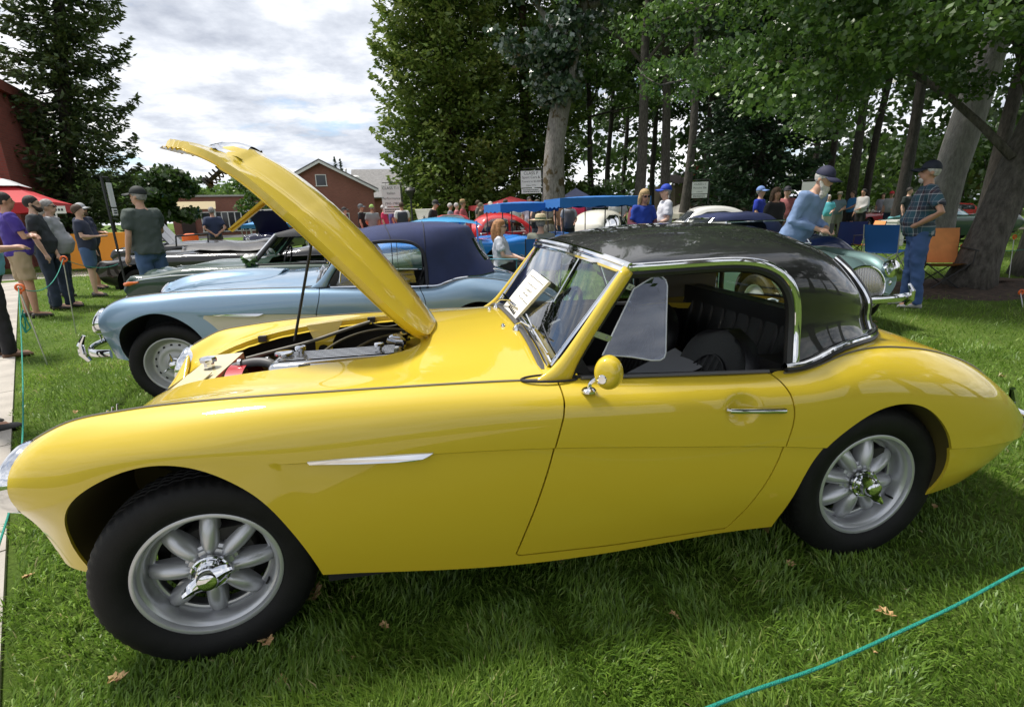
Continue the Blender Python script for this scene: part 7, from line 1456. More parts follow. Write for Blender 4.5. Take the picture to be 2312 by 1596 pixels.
c = ground_at(2178, 524); car, G = loft_car('red_sports_coupe', 'red low sports coupe parked behind the leaning oak', (c[0]+.3, c[1]+.6, 0), R_(42), WD, paint('bright_red', (.52, .018, .012)), (.95, 3.4), .33, .72, .39, None, [('side', [(1.75, .88), (2.15, 1.03), (2.75, 1.05), (3.3, .93), (3.2, .86)]), ('ends', (1.52, 2.1, .58, .86))], None, mat('dark_window_glass', (.03, .035, .04), .08, spec=.6)); b = MB(); b.box((.0, .0, .44), (.03, .5, .15)); b.build('number_plate', mat('plate_white', (.7, .7, .75), .5), car, smooth=False); b = MB(); b.box((.06, -.45, .46), (.05, .3, .09)); b.box((.06, .45, .46), (.05, .3, .09)); b.build('air_intake', VOID, car, smooth=False)
far = [(2120, 508, 24, 20, 'teal', (.10, .30, .33), 'teal car with a white roof left of the red sports coupe'), (2090, 528, 0, -8, 'dkgreen', (.012, .045, .03), 'dark green convertible on the far lawn'), (1965, 518, 30, 10, 'crimson', (.30, .01, .012), 'crimson car on the far lawn behind the strollers'), (1020, 520, 24, 60, 'pale', (.6, .6, .6), 'white car with its bonnet up behind the navy soft top')]
for k, (px, py, d, rz, nm, colr, lab) in enumerate(far):
    c = ground_at(px, py+18) if d == 0 else point_at(px, py, d); car, G = loft_car(nm.replace('dkgreen', 'green').replace('pale', 'white').replace('crimson', 'dark_red')+'_car', lab, (c[0]-1.5, c[1], 0), R_(rz), TR if k != 0 else CP, paint('far_'+nm, colr), (.66, 2.9), .31, .61, .37, [(1.5, -.5), (1.5, .5), (2.4, .5), (2.4, -.5)] if k in (1, 2) else None, [('side', swin)] if k == 0 else (), None, mat('dark_window_glass', (.03, .035, .04), .08))
    if k in (1, 2): screen(car, 1.42, 1.68, .85, 1.12, .58, .52)
    if k == 3: bn = MB(); V = [(1.3, -.6, .82), (1.3, .6, .82), (.75, .5, 1.6), (.75, -.5, 1.6)]; Vp, Fp = poly_plate(V, (-.03, 0, -.01)); bn.add(Vp, Fp); bn.build('raised_bonnet', WHITE, car, smooth=False)
# ------------------------------------------------------------------ people
def ell(c, r, n=14, k=9):
    V = []; F = []
    for i in range(k+1):
        a = math.pi*i/k
        for q in range(n): b = 2*math.pi*q/n; V.append((c[0]+r[0]*math.sin(a)*math.cos(b), c[1]+r[1]*math.sin(a)*math.sin(b), c[2]+r[2]*math.cos(a)))
    for i in range(k):
        for q in range(n): F.append((i*n+q, (i+1)*n+q, (i+1)*n+(q+1) % n, i*n+(q+1) % n))
    return V, F
def limb_(P, R, n=10, round_=True):
    P = np.array(P, float); R = np.array(R, float)
    if round_:
        d0 = (P[0]-P[1])/np.linalg.norm(P[0]-P[1]); d1 = (P[-1]-P[-2])/np.linalg.norm(P[-1]-P[-2])
        P = np.vstack([P[0]+d0*R[0]*.8, P[0]+d0*R[0]*.5, P, P[-1]+d1*R[-1]*.5, P[-1]+d1*R[-1]*.8]); R = np.r_[R[0]*.3, R[0]*.8, R, R[-1]*.8, R[-1]*.3]
    return tube(P, R, n)
def torso_(rings, n=20):
    V = []
    for (x, y, z, rx, ry) in rings:
        for q in range(n): a = 2*math.pi*q/n; V.append((x+rx*np.sign(math.cos(a))*abs(math.cos(a))**.85, y+ry*np.sign(math.sin(a))*abs(math.sin(a))**.85, z))
    F = [(i*n+q, i*n+(q+1) % n, (i+1)*n+(q+1) % n, (i+1)*n+q) for i in range(len(rings)-1) for q in range(n)]+[tuple(range(n))[::-1], tuple((len(rings)-1)*n+q for q in range(n))]
    return np.array(V), F
CREASE = bpy.data.textures.new('cloth_creases', 'CLOUDS'); CREASE.noise_scale = .11; CREASE.noise_depth = 2
def skin_over(name, parts, m, parent, voxel, it=4, crease=0):
    """one continuous surface over all the given shapes"""
    mb = MB()
    for V, F in parts: mb.add(V, F)
    o = mb.build(name, m, parent, True, None); r = o.modifiers.new('remesh', 'REMESH'); r.mode = 'VOXEL'; r.voxel_size = voxel; r.use_smooth_shade = True
    s = o.modifiers.new('smooth', 'SMOOTH'); s.factor = .5; s.iterations = it
    if crease: d = o.modifiers.new('creases', 'DISPLACE'); d.texture = CREASE; d.strength = crease; d.mid_level = .5; d.texture_coords = 'LOCAL'
    return o
ARMS = {'down': ((.235, .03, 1.14), (.25, -.05, .89)), 'hips': ((.405, .10, 1.17), (.215, -.07, 1.03)), 'cross': ((.27, -.07, 1.14), (-.10, -.19, 1.17)), 'hold': ((.245, -.03, 1.15), (.10, -.27, 1.16)), 'low': ((.245, -.01, 1.15), (.09, -.25, 1.04)), 'behind': ((.275, .13, 1.16), (.05, .19, .98)), 'pole': ((.25, -.08, 1.17), (.20, -.30, 1.33)), 'lap': ((.25, -.08, 1.17), (.08, -.34, 1.10)), 'pocket': ((.275, .08, 1.15), (.205, -.02, .93))}
def hand_parts(w, d, side):
    """palm, four curled fingers and thumb leaving its side"""
    w = np.array(w, float); d = np.array(d, float); d /= np.linalg.norm(d); u = np.cross(d, (0, 0, 1.0)); u = u/np.linalg.norm(u) if np.linalg.norm(u) > .2 else np.array((0, -1.0, 0)); n_ = np.cross(u, d); P = [limb_([w, w+d*.05, w+d*.085], [.026, .034, .033], 8)]
    for k in range(4):
        o = w+d*.085+u*(.030-.020*k); L_ = (.062, .072, .067, .052)[k]; P.append(limb_([o-d*.02, o+d*L_*.45+n_*-.004, o+d*L_*.8-n_*.016, o+d*L_-n_*.032], [.0095, .009, .0082, .007], 6))
    o = w+d*.025+u*.030; P.append(limb_([o-u*.012, o+u*.024+d*.02-n_*.008, o+u*.03+d*.052-n_*.02], [.011, .010, .008], 6)); return P
SK = {}
def skin(t):
    c = ((.52, .30, .205), (.45, .24, .155), (.58, .36, .26))[t % 3]; return mat('skin_%d' % (t % 3), c, .5, var=.07, vscale=14, sheen=.1)
def cloth(c, bump=.5): return mat('cloth_%02x%02x%02x' % tuple(int(min(255, x*255)) for x in c), c, .85, bump=bump, bscale=9, var=.07, vscale=5)
PN = 0
def person(label, pos, rz, H=1.76, shirt=((.3, .3, .3), 'short'), pants=((.05, .07, .12), 'long'), head=('hair', (.05, .035, .025)), arms=('down', 'down'), belly=.3, near=False, beard=None, shades=False, lean=0.0, sit=None, turn=0.0, shoes=(.03, .025, .02), shirt_m=None, female=False, vest=None, phone=False, vox=None):
    global PN; PN += 1; rz = rz+math.atan2(CAM[0]-pos[0], -(CAM[1]-pos[1])); k = H/1.75; o = empty('person', (pos[0], pos[1], 0), rz, label, 'person', 'visitors'); vx = vox or (.0155 if near else .034)
    hz = .92; dz = 0
    W_ = .93 if female else 1.0
    hipc = np.array([0, 0, .95])
    def up(p):                      # upper body lean and seat
        p = np.array(p, float)-hipc; p = p@np.array(Matrix.Rotation(lean, 3, 'X')).T if lean else p; p = p+hipc
        return p-np.array([0, 0, .47]) if sit else p
    S_c = lambda P: [tuple(np.array(q)*k) for q in P]
    def ups(VF): return np.array([up(v) for v in VF[0]])*k, VF[1]
    sc = lambda VF: (np.array(VF[0])*k, VF[1])
    sh = lambda s: np.array([s*.178*W_, .01, 1.425]); el, wr_, legs = {}, {}, {}
    for i, s in enumerate((-1, 1)):
        e, w = ARMS[arms[i]]; el[s] = np.array([s*e[0], e[1], e[2]]); wr_[s] = np.array([s*w[0], w[1], w[2]])
        if sit: legs[s] = [np.array([s*.10, -.02, .50]), np.array([s*.13, -.44, .50]), np.array([s*.14, -.46, .09])]
        else: legs[s] = [np.array([s*.092, 0, .93]), np.array([s*.105, -.012+(.03 if s > 0 else 0), .50]), np.array([s*.112, .02+(.05 if s > 0 else -.02), .085])]
    b = belly*.07
    tor = [(0, .0, .86, .14, .10), (0, 0, .95, .155, .115), (0, -.02-b*.5, 1.06, .148+b*.35, .112+b*.7), (0, -.01-b*.3, 1.17, .148+b*.2, .110+b*.5), (0, 0, 1.28, .160*W_, .112), (0, .005, 1.37, .168*W_, .10), (0, .01, 1.43, .135*W_, .078), (0, .012, 1.475, .07, .06)]
    parts = [ups(torso_(tor))]
    # head
    hx = Matrix.Rotation(turn, 3, 'Z'); hc = np.array([0, -.005, 1.52])
    def hd(VF): return ups(((np.array(VF[0])-hc)@np.array(hx).T+hc, VF[1]))
    parts += [ups(limb_([(0, .015, 1.44), (0, .0, 1.54)], [.058, .053])), hd(ell((0, .002, 1.652), (.074, .093, .098))), hd(ell((0, -.030, 1.580), (.056, .062, .062))), hd(ell((0, -.055, 1.545), (.030, .030, .022))), hd(ell((0, -.100, 1.618), (.0125, .020, .026))), hd(ell((0, -.078, 1.665), (.055, .018, .012))), hd(ell((0, -.082, 1.575), (.026, .014, .012)))]
    for s in (-1, 1): parts.append(hd(ell((s*.078, .006, 1.622), (.012, .022, .032))))
    for s in (-1, 1):
        parts.append(ups(limb_([sh(s), (sh(s)+el[s])/2, el[s], el[s]*.55+wr_[s]*.45, wr_[s]], [.044, .043, .038, .039, .028])))
        for V, F in hand_parts(wr_[s], wr_[s]-el[s] if arms[0 if s < 0 else 1] not in ('cross', 'hips') else np.array([-s*.8, -.3, -.25]), s) if near else [limb_([wr_[s], wr_[s]+(wr_[s]-el[s])/np.linalg.norm(wr_[s]-el[s])*.13], [.034, .026])]: parts.append(ups((V, F)))
        L_ = legs[s]; parts.append(sc(limb_([L_[0], L_[0]*.5+L_[1]*.5, L_[1], L_[1]*.6+L_[2]*.4, L_[2]], [.085, .075, .055, .054, .036])))
        parts.append(sc(limb_([L_[2], L_[2]+np.array([0, -.02, -.03]), L_[2]+np.array([0, -.15, -.05])], [.036, .036, .03])))
    skin_over('body', parts, skin(PN), o, vx, 2)
    # shirt
    col, sl = shirt; g = .016; sm = shirt_m or cloth(col); rings = [(x, y, z, rx+g+.008, ry+g+.008) for x, y, z, rx, ry in tor[1:]]; rings[0] = (0, 0, .885 if not sit else .93, .168+b*.3, .128+b*.5); rings[-2] = (0, .01, 1.435, .160*W_, .098); rings[-1] = (0, .012, 1.478, .072, .066); ps = [ups(torso_(rings))]
    for s in (-1, 1):
        if sl == 'none': continue
        if sl == 'short': E = sh(s)*.25+el[s]*.75; P = [sh(s)*1.0, (sh(s)+E)/2, E]; Rr = [.076, .074, .070]
        else: E = el[s]*.12+wr_[s]*.88; P = [sh(s), (sh(s)+el[s])/2, el[s], (el[s]+E)/2, E]; Rr = [.076, .066, .056, .052, .041]
        V, F = tube(np.vstack([sh(s)*np.array([.5, 1, 1])+np.array([0, 0, .0]), P]), np.r_[.07, Rr], 12); ps.append(ups((V, F)))
    skin_over('shirt', ps, sm, o, vx*1.3, 2, .045 if near else .03)
    if vest is not None:
        rv = [(x, y, z, rx+.018, ry+.018) for x, y, z, rx, ry in rings[:-1]]; skin_over('vest', [ups(torso_(rv))], cloth(vest), o, vx*1.35, 2)
    # trousers
    pc_, kind = pants; ps = [sc(torso_([(0, .0, .80, .135, .105), (0, 0, .88, .172, .128), (0, 0, .96, .170+b*.2, .128+b*.2), (0, 0, 1.0, .160+b*.2, .120+b*.2)])) if not sit else sc(torso_([(0, -.02, .42, .16, .12), (0, -.02, .52, .165, .125), (0, 0, .58, .15, .11)]))]
    for s in (-1, 1):
        L_ = legs[s]
        if kind == 'long': P = [L_[0], L_[0]*.5+L_[1]*.5, L_[1], L_[1]*.5+L_[2]*.5, L_[2]+np.array([0, 0, -.035])]; Rr = [.102, .094, .074, .070, .066]
        else: e = L_[0]*.12+L_[1]*.88; P = [L_[0], L_[0]*.5+e*.5, e]; Rr = [.104, .102, .100]
        ps.append(sc(tube(np.vstack([P[0]+(P[0]-P[1])*.15, P]), np.r_[.07, Rr], 12)))
    skin_over('trousers', ps, cloth(pc_), o, vx*1.3, 2, .045 if near else .03)
    for s in (-1, 1):
        a = legs[s][2]; m = MB(); V = []; n = 14
        for t, (yy, w_, h) in enumerate(((.065, .020, .05), (.05, .036, .075), (0, .041, .085), (-.06, .043, .070), (-.12, .047, .055), (-.165, .042, .045), (-.185, .018, .03))):
            for q in range(n): an = 2*math.pi*q/n; V.append((a[0]+w_*math.cos(an), a[1]+yy, max(.004, h*.5+h*.5*math.sin(an))))
        m.add(np.array(V)*k, [(i*n+q, i*n+(q+1) % n, (i+1)*n+(q+1) % n, (i+1)*n+q) for i in range(6) for q in range(n)]+[tuple(range(n)), tuple(84+q for q in range(n))[::-1]]); m.build('shoe', mat('shoe_%02x' % int(shoes[0]*255), shoes, .6), o)
    # hair, caps and hats
    kind, hcol = head[0], head[1]; hm = mat('hair_%02x%02x' % (int(hcol[0]*255), int(hcol[1]*255)), hcol, .7, var=.3, vscale=30, bump=.6, bscale=70) if kind in ('hair', 'long') else None
    hcol2 = head[2] if len(head) > 2 else (.25, .23, .21); hm2 = hm or mat('hair_%02x%02x' % (int(hcol2[0]*255), int(hcol2[1]*255)), hcol2, .7, var=.3, vscale=30, bump=.6, bscale=70)
    V, F = ell((0, .008, 1.658), (.083, .098, .103), *((28, 22) if near else (18, 13))); V = np.array(V)
    f = np.minimum.reduce([(V[:, 1]+.052)+np.clip(V[:, 2]-1.665, -.2, 1)*1.1, V[:, 2]-(1.585 if kind != 'long' else 1.54)-np.where(V[:, 1] < .02, .03, 0)]); Vh, Fh, _ = clip(V, F, f)
    if not (kind == 'hair' and len(head) > 2 and head[2] == 'bald'): 
        ho = mesh_obj('hair', *hd((Vh, Fh)), hm2, o); sd = ho.modifiers.new('thick', 'SOLIDIFY'); sd.thickness = .012
    if kind == 'long':
        ps = [hd(limb_([(0, .05, 1.68), (0, .085, 1.58), (0, .09, 1.46), (0, .085, 1.36)], [.085, .085, .075, .045]))]+[hd(limb_([(s*.06, .02, 1.70), (s*.085, .01, 1.60), (s*.085, .01, 1.50)], [.035, .038, .025])) for s in (-1, 1)]+[hd(ell((0, .01, 1.70), (.09, .10, .08)))]; skin_over('long_hair', ps, hm2, o, .014, 2)
    if kind in ('cap', 'visor'):
        V, F = ell((0, .006, 1.672), (.089, .104, .102), 28, 16); V = np.array(V); Vc, Fc, _ = clip(V, F, V[:, 2]-1.672+.10*(V[:, 1]+.02)); cm = mat('cap_%02x%02x%02x' % tuple(int(x*255) for x in hcol), hcol, .75); c = mesh_obj('cap', *hd((Vc, Fc)), cm, o); sd = c.modifiers.new('thick', 'SOLIDIFY'); sd.thickness = .006
        V = []; n = 15
        for a in np.linspace(-1.15, 1.15, n): V += [(.089*math.sin(a), .004-.104*math.cos(a)*.99, 1.682-.02*math.sin(a)**2), (.098*math.sin(a)*.92, -.02-.175*math.cos(a)**.6, 1.668-.038*math.sin(a)**2)]
        bo = mesh_obj('brim', *hd((np.array(V), grid_faces(n, 2))), cm, c); sd = bo.modifiers.new('thick', 'SOLIDIFY'); sd.thickness = .006
    if kind == 'straw':
        prof = [(0, .112), (.05, .11), (.082, .095), (.092, .06), (.096, .012), (.13, .0), (.19, .006), (.195, .004), (.13, -.006), (.09, 0)]; V, F = lathe(prof, 32); c = mesh_obj('hat', *hd((V+np.array([0, .005, 1.685]), F)), mat('straw_%02x' % int(hcol[0]*255), hcol, .85, bump=.8, bscale=120), o); V, F = lathe([(.0985, .012), (.096, .045)], 32); mesh_obj('hat_band', *hd((V+np.array([0, .005, 1.685]), F)), mat('hat_band', (.08, .12, .07), .8), c)
    if beard is not None:
        bc, bl = beard; bm_ = mat('beard_%02x' % int(bc[0]*255), bc, .8, var=.2, vscale=40, bump=.6, bscale=80); full = bl > .05 or bc[0] < .2; ps = [hd(ell((0, -.058, 1.552), (.058 if full else .036, .046, .038 if full else .032))), hd(limb_([(0, -.07, 1.55), (0, -.075, 1.53-bl*.5), (0, -.065, 1.53-bl)], [.046 if full else .03, .040 if full else .024, .018]))]; ps += [hd(limb_([(s*.066, -.01, 1.61), (s*.05, -.055, 1.56)], [.016, .024])) for s in (-1, 1)] if full else []+[hd(limb_([(-.028, -.098, 1.590), (0, -.108, 1.595), (.028, -.098, 1.590)], [.009, .012, .009]))]; skin_over('beard', ps, bm_, o, .009, 2)
    if near or shades:
        ed = mat('eye_dark', (.03, .022, .018), .2)
        for s in (-1, 1): mesh_obj('eye', *hd(ell((s*.030, -.0865, 1.640), (.012, .008, .0065), 8, 6)), ed, o)
        if near: mesh_obj('mouth', *hd(ell((0, -.0965, 1.573), (.022, .006, .0045), 8, 6)), mat('lip', (.32, .12, .10), .5), o)
        if shades:
            m = MB()
            for s in (-1, 1): V, F = hd(ell((s*.033, -.098, 1.642), (.030, .008, .020), 12, 8)); m.add(V, F); V, F = hd(tube([(s*.06, -.09, 1.648), (s*.078, .0, 1.645)], .004, 6)); m.add(V, F)
            m.build('sunglasses', mat('shade_black', (.01, .01, .012), .1), o)
    if phone:
        w = (wr_[-1]+wr_[1])/2 if arms[0] == arms[1] else wr_[1]; m = MB(); m.box(tuple(up(w+np.array([0, -.09, .03]))*k), (.075, .012, .14), 0); ph = m.build('phone', BLACKP); ph.parent = None; ph.location = (pos[0], pos[1], 0); ph.rotation_euler = (0, 0, rz); tag(ph, 'dark phone in the hands of the '+phone, 'phone')
    return o
def plaid():
    m, nt, b = _new('plaid_flannel'); n, l = nt.nodes, nt.links; t = n.new('ShaderNodeTexCoord'); sp = n.new('ShaderNodeSeparateXYZ'); l.new(t.outputs['Object'], sp.inputs[0]); a = n.new('ShaderNodeMath'); a.operation = 'ADD'; l.new(sp.outputs[0], a.inputs[0]); l.new(sp.outputs[1], a.inputs[1])
    def bands(src, sc_, stops):
        mu = n.new('ShaderNodeMath'); mu.operation = 'MULTIPLY'; mu.inputs[1].default_value = sc_; l.new(src, mu.inputs[0]); fr = n.new('ShaderNodeMath'); fr.operation = 'FRACT'; l.new(mu.outputs[0], fr.inputs[0]); r = n.new('ShaderNodeValToRGB'); r.color_ramp.interpolation = 'CONSTANT'; l.new(fr.outputs[0], r.inputs[0]); e = r.color_ramp.elements
        while len(e) < len(stops): e.new(.5)
        for el_, (p, c) in zip(e, stops): el_.position = p; el_.color = (*c, 1)
        return r.outputs[0]
    st = [(0, (.030, .085, .115)), (.34, (.45, .45, .48)), (.40, (.05, .025, .035)), (.62, (.20, .22, .25)), (.66, (.022, .05, .085)), (.90, (.24, .25, .28)), (.94, (.030, .085, .115))]
    A_, B_ = bands(a.outputs[0], 5.2, st), bands(sp.outputs[2], 5.2, st); mx = n.new('ShaderNodeMixRGB'); mx.inputs[0].default_value = .5; l.new(A_, mx.inputs[1]); l.new(B_, mx.inputs[2]); l.new(mx.outputs[0], b.inputs['Base Color']); b.inputs['Roughness'].default_value = .9; return m
def pp(px, d): q = polar(px, d); return (q[0], q[1])
def gp(px, py): q = ground_at(px, py); return (q[0], q[1])
GREYH, BROWNH, BLKH, BLOND = (.26, .25, .24), (.06, .035, .02), (.015, .012, .01), (.42, .29, .14)
DENIM, DKDENIM, KHAKI, BLACK_ = (.055, .105, .21), (.022, .035, .065), (.34, .26, .16), (.012, .012, .014)
person('man in purple polo and khaki shorts with arms crossed on the path', gp(82, 716), R_(98), 1.84, ((.055, .030, .24), 'short'), (KHAKI, 'short'), ('hair', BLKH), ('cross', 'cross'), .55, True, shades=False)
person('bearded man in dark grey shirt and jeans behind the purple polo man', pp(98, 11.4), R_(80), 1.82, ((.030, .036, .042), 'short'), (DKDENIM, 'long'), ('hair', BLKH), ('down', 'down'), .5, True, ((.03, .02, .014), .01))
person('man in pale blue shirt and black trousers cut by the picture edge', gp(22, 806), R_(95), 1.72, ((.16, .40, .55), 'short'), (BLACK_, 'long'), ('hair', GREYH), ('hold', 'hold'), .4, True, shoes=(.12, .06, .03))
person('person in black trousers whose shoe shows at the picture edge', gp(-34, 975), R_(92), 1.74, ((.05, .05, .06), 'short'), (BLACK_, 'long'), ('hair', BLKH), ('down', 'down'), .2, shoes=(.02, .02, .022))
person('stout man in light grey shirt and jeans looking down', gp(166, 692), R_(72), 1.77, ((.30, .31, .33), 'short'), (DKDENIM, 'long'), ('hair', GREYH), ('down', 'pocket'), 1.0, True, shades=True)
person('man in white cap half hidden behind the grey shirt man', pp(120, 13.4), R_(85), 1.70, ((.10, .03, .04), 'short'), (DKDENIM, 'long'), ('cap', (.55, .56, .60)), ('down', 'down'), .4)
person('man in navy polo, black shorts, grey cap and sunglasses', gp(226, 652), R_(58), 1.78, ((.018, .024, .055), 'short'), (BLACK_, 'short'), ('cap', (.34, .35, .36), BROWNH), ('down', 'hold'), .7, True, ((.08, .05, .03), .01), True)
person('person in dark blue top standing behind the navy polo man', pp(196, 12.8), R_(75), 1.72, ((.025, .032, .06), 'short'), (DENIM, 'short'), ('hair', BROWNH), ('hold', 'down'), .3)
person('big man in grey-green shirt and black cap seen from behind', (-3.02, 6.1), R_(208), 1.83, ((.060, .078, .070), 'short'), (DENIM, 'long'), ('cap', (.012, .016, .016), GREYH), ('pole', 'down'), .9, True, turn=.5)
person('man in navy polo with hands clasped behind his back', pp(492, 17.6), R_(186), 1.74, ((.022, .034, .075), 'short'), ((.055, .055, .035), 'short'), ('hair', GREYH), ('behind', 'behind'), .4)
crowd = [(787, 21, 90, 1.70, (.38, .03, .03), 'short', ('cap', (.03, .03, .03)), 'man in red shirt and dark cap by the gabled hall'), (824, 20, 80, 1.78, (.014, .014, .015), 'short', ('cap', (.12, .13, .14)), 'man in black shirt and grey cap'), (848, 19.5, 195, 1.74, (.22, .24, .25), 'short', ('cap', (.30, .48, .12)), 'man in lime green cap and grey shirt'), (874, 22, 80, 1.76, (.50, .03, .10), 'short', ('cap', (.6, .6, .6)), 'man in pink-red shirt under the Italian class sign'), (892, 20.5, 100, 1.82, (.10, .10, .30), 'short', ('hair', GREYH), 'grey-haired man in violet-blue shirt'), (1022, 20, 85, 1.74, (.20, .22, .27), 'short', ('hair', (.5, .48, .46)), 'white-haired person in grey-blue shirt by the open bubble door'), (1036, 21, 100, 1.76, (.35, .10, .12), 'long', ('hair', (.5, .48, .46)), 'white-haired person in red check shirt'), (1050, 19, 80, 1.80, (.35, .08, .09), 'long', ('straw', (.42, .28, .14)), 'man in brown straw hat behind the open bubble door'), (1084, 22, 80, 1.86, (.10, .10, .09), 'short', ('hair', BROWNH), 'tall brown-haired man behind the red bubble car'), (1090, 19.5, 75, 1.70, (.11, .09, .06), 'long', ('cap', (.10, .10, .06)), 'man in olive cap behind the red bubble car'), (1111, 18, 20, 1.70, (.40, .12, .11), 'short', ('cap', (.50, .46, .38)), 'man in tan cap and coral shirt behind the red roof'), (1127, 23, 0, 1.72, (.5, .5, .5), 'short', ('cap', (.6, .57, .5)), 'person in pale cap left of the brown-haired man'), (1145, 21, 100, 1.84, (.08, .05, .05), 'short', ('hair', BROWNH), 'brown-haired man before the dark red awning'), (1166, 22, 10, 1.72, (.5, .5, .5), 'short', ('cap', (.6, .58, .5)), 'person in white cap before the dark red awning'), (1197, 18, 15, 1.83, (.46, .48, .56), 'short', ('hair', BLKH), 'man in pale shirt with sunglasses on his head under the class P sign'), (1262, 17, 60, 1.72, (.24, .13, .08), 'short', ('hair', BROWNH), 'person in brown shirt between the blue canopies'), (1306, 18, 190, 1.76, (.45, .02, .07), 'short', ('hair', GREYH), 'man in red shirt behind the woman in the vest'), (1322, 19, 30, 1.72, (.04, .05, .12), 'short', ('hair', BROWNH), 'person in navy shirt beside the red shirt man'), (1385, 22, 10, 1.74, (.4, .4, .4), 'short', ('hair', (.5, .48, .46)), 'white-haired person over the larger canopy'), (1400, 22.5, 10, 1.74, (.3, .3, .35), 'short', ('hair', (.5, .46, .36)), 'fair-haired person over the larger canopy')]
for px, d, rz, H, c, sl, hd_, lab in crowd: person(lab, pp(px, d), R_(rz), H, (c, sl), (DKDENIM, 'long'), hd_, ('down', 'low'), .35)
person('man in dark vest over a white shirt seen from behind', pp(914, 19), R_(190), 1.80, ((.62, .62, .62), 'short'), (DKDENIM, 'long'), ('hair', BROWNH), ('low', 'low'), .5, vest=(.035, .04, .055))
o_ = person('man in black jacket with round white patch bending forward', pp(975, 16.6), R_(72), 1.80, ((.014, .014, .016), 'long'), (BLACK_, 'long'), ('cap', (.012, .012, .014)), ('low', 'low'), .3, lean=.30)
pt = MB(); V_, F_ = lathe([(0, .004), (.10, .003), (.105, 0)], 24); pt.add(np.column_stack([V_[:, 0], V_[:, 2]+.155, V_[:, 1]+1.22])+np.array([0, .02, 0]), F_); q_ = pt.build('back_patch', mat('patch_white', (.7, .7, .72), .7), o_); q_ = MB().box((0, .182, 1.22), (.13, .004, .03)).box((0, .182, 1.22), (.03, .004, .13)).build('patch_cross', mat('patch_red', (.5, .03, .05), .7), o_, smooth=False)
person('woman in black tank top with folded arms behind the canopy poles', pp(1214, 15.4), R_(-30), 1.66, ((.014, .014, .016), 'none'), ((.10, .10, .11), 'long'), ('long', BROWNH), ('cross', 'cross'), .1, female=True)
person('woman in grey vest top and dark trousers between the canopy poles', pp(1284, 15.2), R_(20), 1.66, ((.26, .27, .30), 'short'), (BLACK_, 'long'), ('long', BROWNH), ('down', 'low'), .2, female=True, vest=(.08, .075, .08))
person('woman in dark visor and white shirt sitting in the teal chair', SEATED, R_(80), 1.68, ((.50, .52, .58), 'short'), (BLACK_, 'long'), ('long', (.36, .17, .07)), ('lap', 'lap'), .7, True, shades=True, sit=True, female=True)
person('man in green-banded straw hat seated with his back turned', SEATED2, R_(172), 1.74, ((.17, .18, .14), 'short'), ((.2, .18, .14), 'long'), ('straw', (.52, .44, .28)), ('lap', 'lap'), .5, sit=True)
o_ = person('curly blond woman in maroon cardigan and royal blue top', pp(1447, 9.7), R_(28), 1.66, ((.012, .045, .30), 'short'), (DKDENIM, 'long'), ('long', BLOND), ('low', 'low'), .4, True, shades=True, lean=.10, female=True)
cd = []
tr_ = [(0, .02, .80, .19, .15), (0, .02, .95, .20, .155), (0, .02, 1.1, .195, .155), (0, .015, 1.25, .195, .15), (0, .01, 1.36, .19, .13), (0, .015, 1.43, .15, .10)]
V, F = torso_(tr_, 40); Vc, Fc, _ = clip(V, [f for f in F if len(f) == 4], np.maximum(np.abs(V[:, 0])-.065, V[:, 1]-.0)); Vc = Vc*(1.66/1.75); cm_ = cloth((.16, .045, .065)); c_ = mesh_obj('cardigan', Vc, Fc, cm_, o_); c_.modifiers.new('thick', 'SOLIDIFY').thickness = .01
sl_ = MB()
for s in (-1, 1): e, w_ = ARMS['low']; sl_.tube([(s*.17*.95, .01, 1.35), (s*.22*.95, -.0, 1.22), (s*e[0]*.95, e[1], e[2]*.95), (s*w_[0]*.95, w_[1]*.95-.06, w_[2]*.95-.02)], [.07, .07, .062, .048], 12)
sl_.build('cardigan_sleeve', cm_, c_)
person('man in royal blue cap and white short-sleeved shirt', pp(1497, 10.0), R_(-75), 1.74, ((.60, .61, .66), 'short'), ((.3, .28, .24), 'long'), ('cap', (.012, .05, .42), GREYH), ('low', 'low'), .5, True)
person('man in royal blue shirt and pale cap beyond the bearded man', pp(1706, 14), R_(70), 1.76, ((.012, .035, .36), 'short'), (KHAKI, 'short'), ('cap', (.16, .26, .55)), ('low', 'down'), .4)
person('woman in black shirt and red shorts with long brown hair', pp(1741, 12), R_(40), 1.66, ((.014, .013, .014), 'short'), ((.5, .01, .02), 'short'), ('long', (.10, .055, .03)), ('down', 'down'), .2, female=True)
person('person in dark cap behind the woman in red shorts', pp(1764, 15), R_(0), 1.76, ((.3, .1, .1), 'short'), (DKDENIM, 'long'), ('cap', (.02, .02, .03)), ('down', 'down'), .2)
person('old man with long white beard and navy cap bent over his phone', pp(1786, 7.25), R_(62), 1.80, ((.17, .25, .42), 'long'), ((.20, .30, .44), 'long'), ('cap', (.016, .018, .05), (.5, .48, .45)), ('hold', 'hold'), .3, True, ((.56, .53, .48), .11), lean=.42, phone='old bearded man')
person('man in plaid shirt, jeans and navy cap with hand on hip', gp(2046, 692), R_(-80), 1.80, ((.1, .1, .1), 'short'), ((.045, .095, .24), 'long'), ('cap', (.012, .016, .03), (.4, .39, .37)), ('hips', 'hips'), .75, True, ((.5, .48, .46), .012), shirt_m=plaid(), shoes=(.42, .42, .42), vox=.0135)
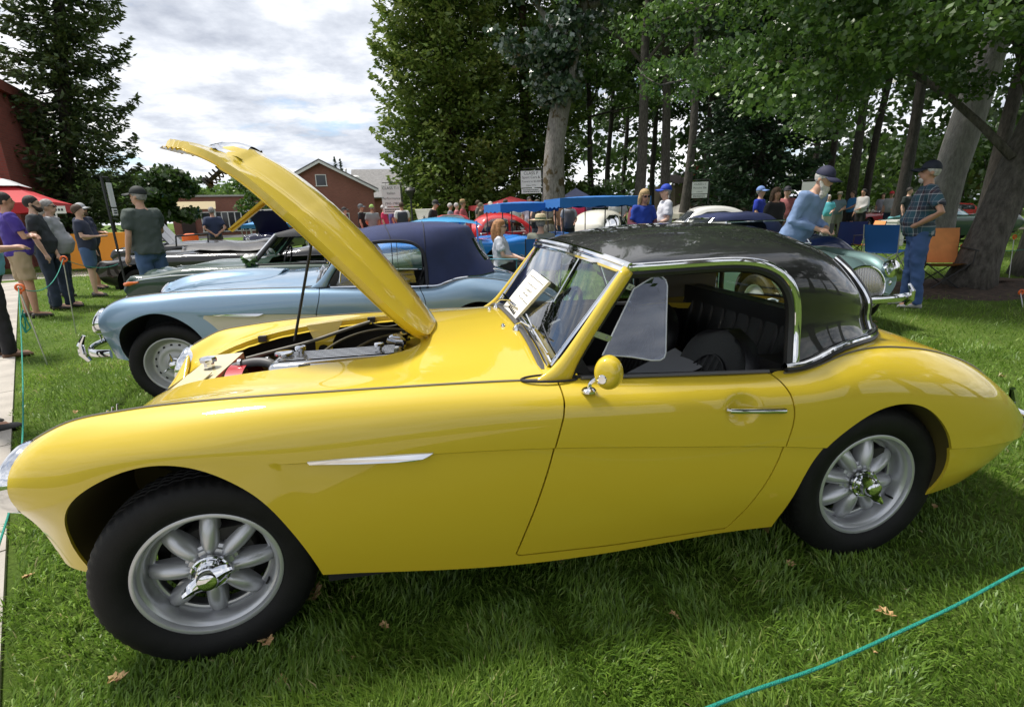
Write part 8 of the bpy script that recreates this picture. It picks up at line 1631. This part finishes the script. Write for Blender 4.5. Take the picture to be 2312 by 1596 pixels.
fr_ = [(1857, 24, 10, 1.64, (.10, .45, .52), ('hair', (.5, .48, .44)), 'white-haired woman in turquoise top and pale skirt', 'short', (.45, .44, .42)), (1880, 25, 0, 1.72, (.12, .17, .20), ('straw', (.4, .36, .28)), 'man in grey-blue shirt and sun hat beside the turquoise woman', 'short', (.2, .2, .18)), (1932, 24.5, -40, 1.82, (.42, .41, .40), ('hair', BLKH), 'dark-haired man in pale sweater and black trousers on the far lawn', 'long', BLACK_), (1842, 27, 20, 1.70, (.03, .03, .05), ('hair', BLKH), 'person in dark clothes behind the bearded man', 'short', BLACK_), (1976, 30, 0, 1.70, (.3, .3, .35), ('hair', BROWNH), 'far person by the green convertible', 'short', DKDENIM), (1994, 27, 0, 1.72, (.3, .3, .3), ('cap', (.5, .02, .03)), 'person in bright red hat on the far lawn', 'short', DKDENIM), (2032, 22, 60, 1.76, (.02, .03, .03), ('hair', BLKH), 'dark-clothed person half hidden behind the plaid shirt man', 'short', BLACK_), (1800, 18, 30, 1.7, (.25, .22, .3), ('hair', BROWNH), 'person glimpsed behind the bearded man', 'short', DKDENIM)]
for px, d, rz, H, c, hd_, lab, sl, pc2 in fr_: person(lab, pp(px, d), R_(rz), H, (c, sl), (pc2, 'long'), hd_, ('down', 'low'), .3)
o_ = person('man with backpack, bright blue shirt and black shorts walking', gp(1913, 530), R_(-55), 1.80, ((.03, .16, .38), 'short'), (BLACK_, 'short'), ('hair', BROWNH), ('down', 'low'), .4)
skin_over('backpack', [torso_([(0, .20, 1.0, .13, .07), (0, .22, 1.1, .15, .09), (0, .22, 1.3, .14, .09), (0, .19, 1.42, .10, .06)])], cloth((.03, .035, .04)), o_, .02)

# print on the signs becomes plain flat mesh
_dg = bpy.context.evaluated_depsgraph_get()
for _o in [q for q in S.objects if q.type == 'FONT']:
    _me = bpy.data.meshes.new_from_object(_o.evaluated_get(_dg)); _n = bpy.data.objects.new('lettering_print', _me); COL.objects.link(_n); _n.parent = _o.parent; _n.location = _o.location; _n.rotation_euler = _o.rotation_euler; bpy.data.objects.remove(_o)
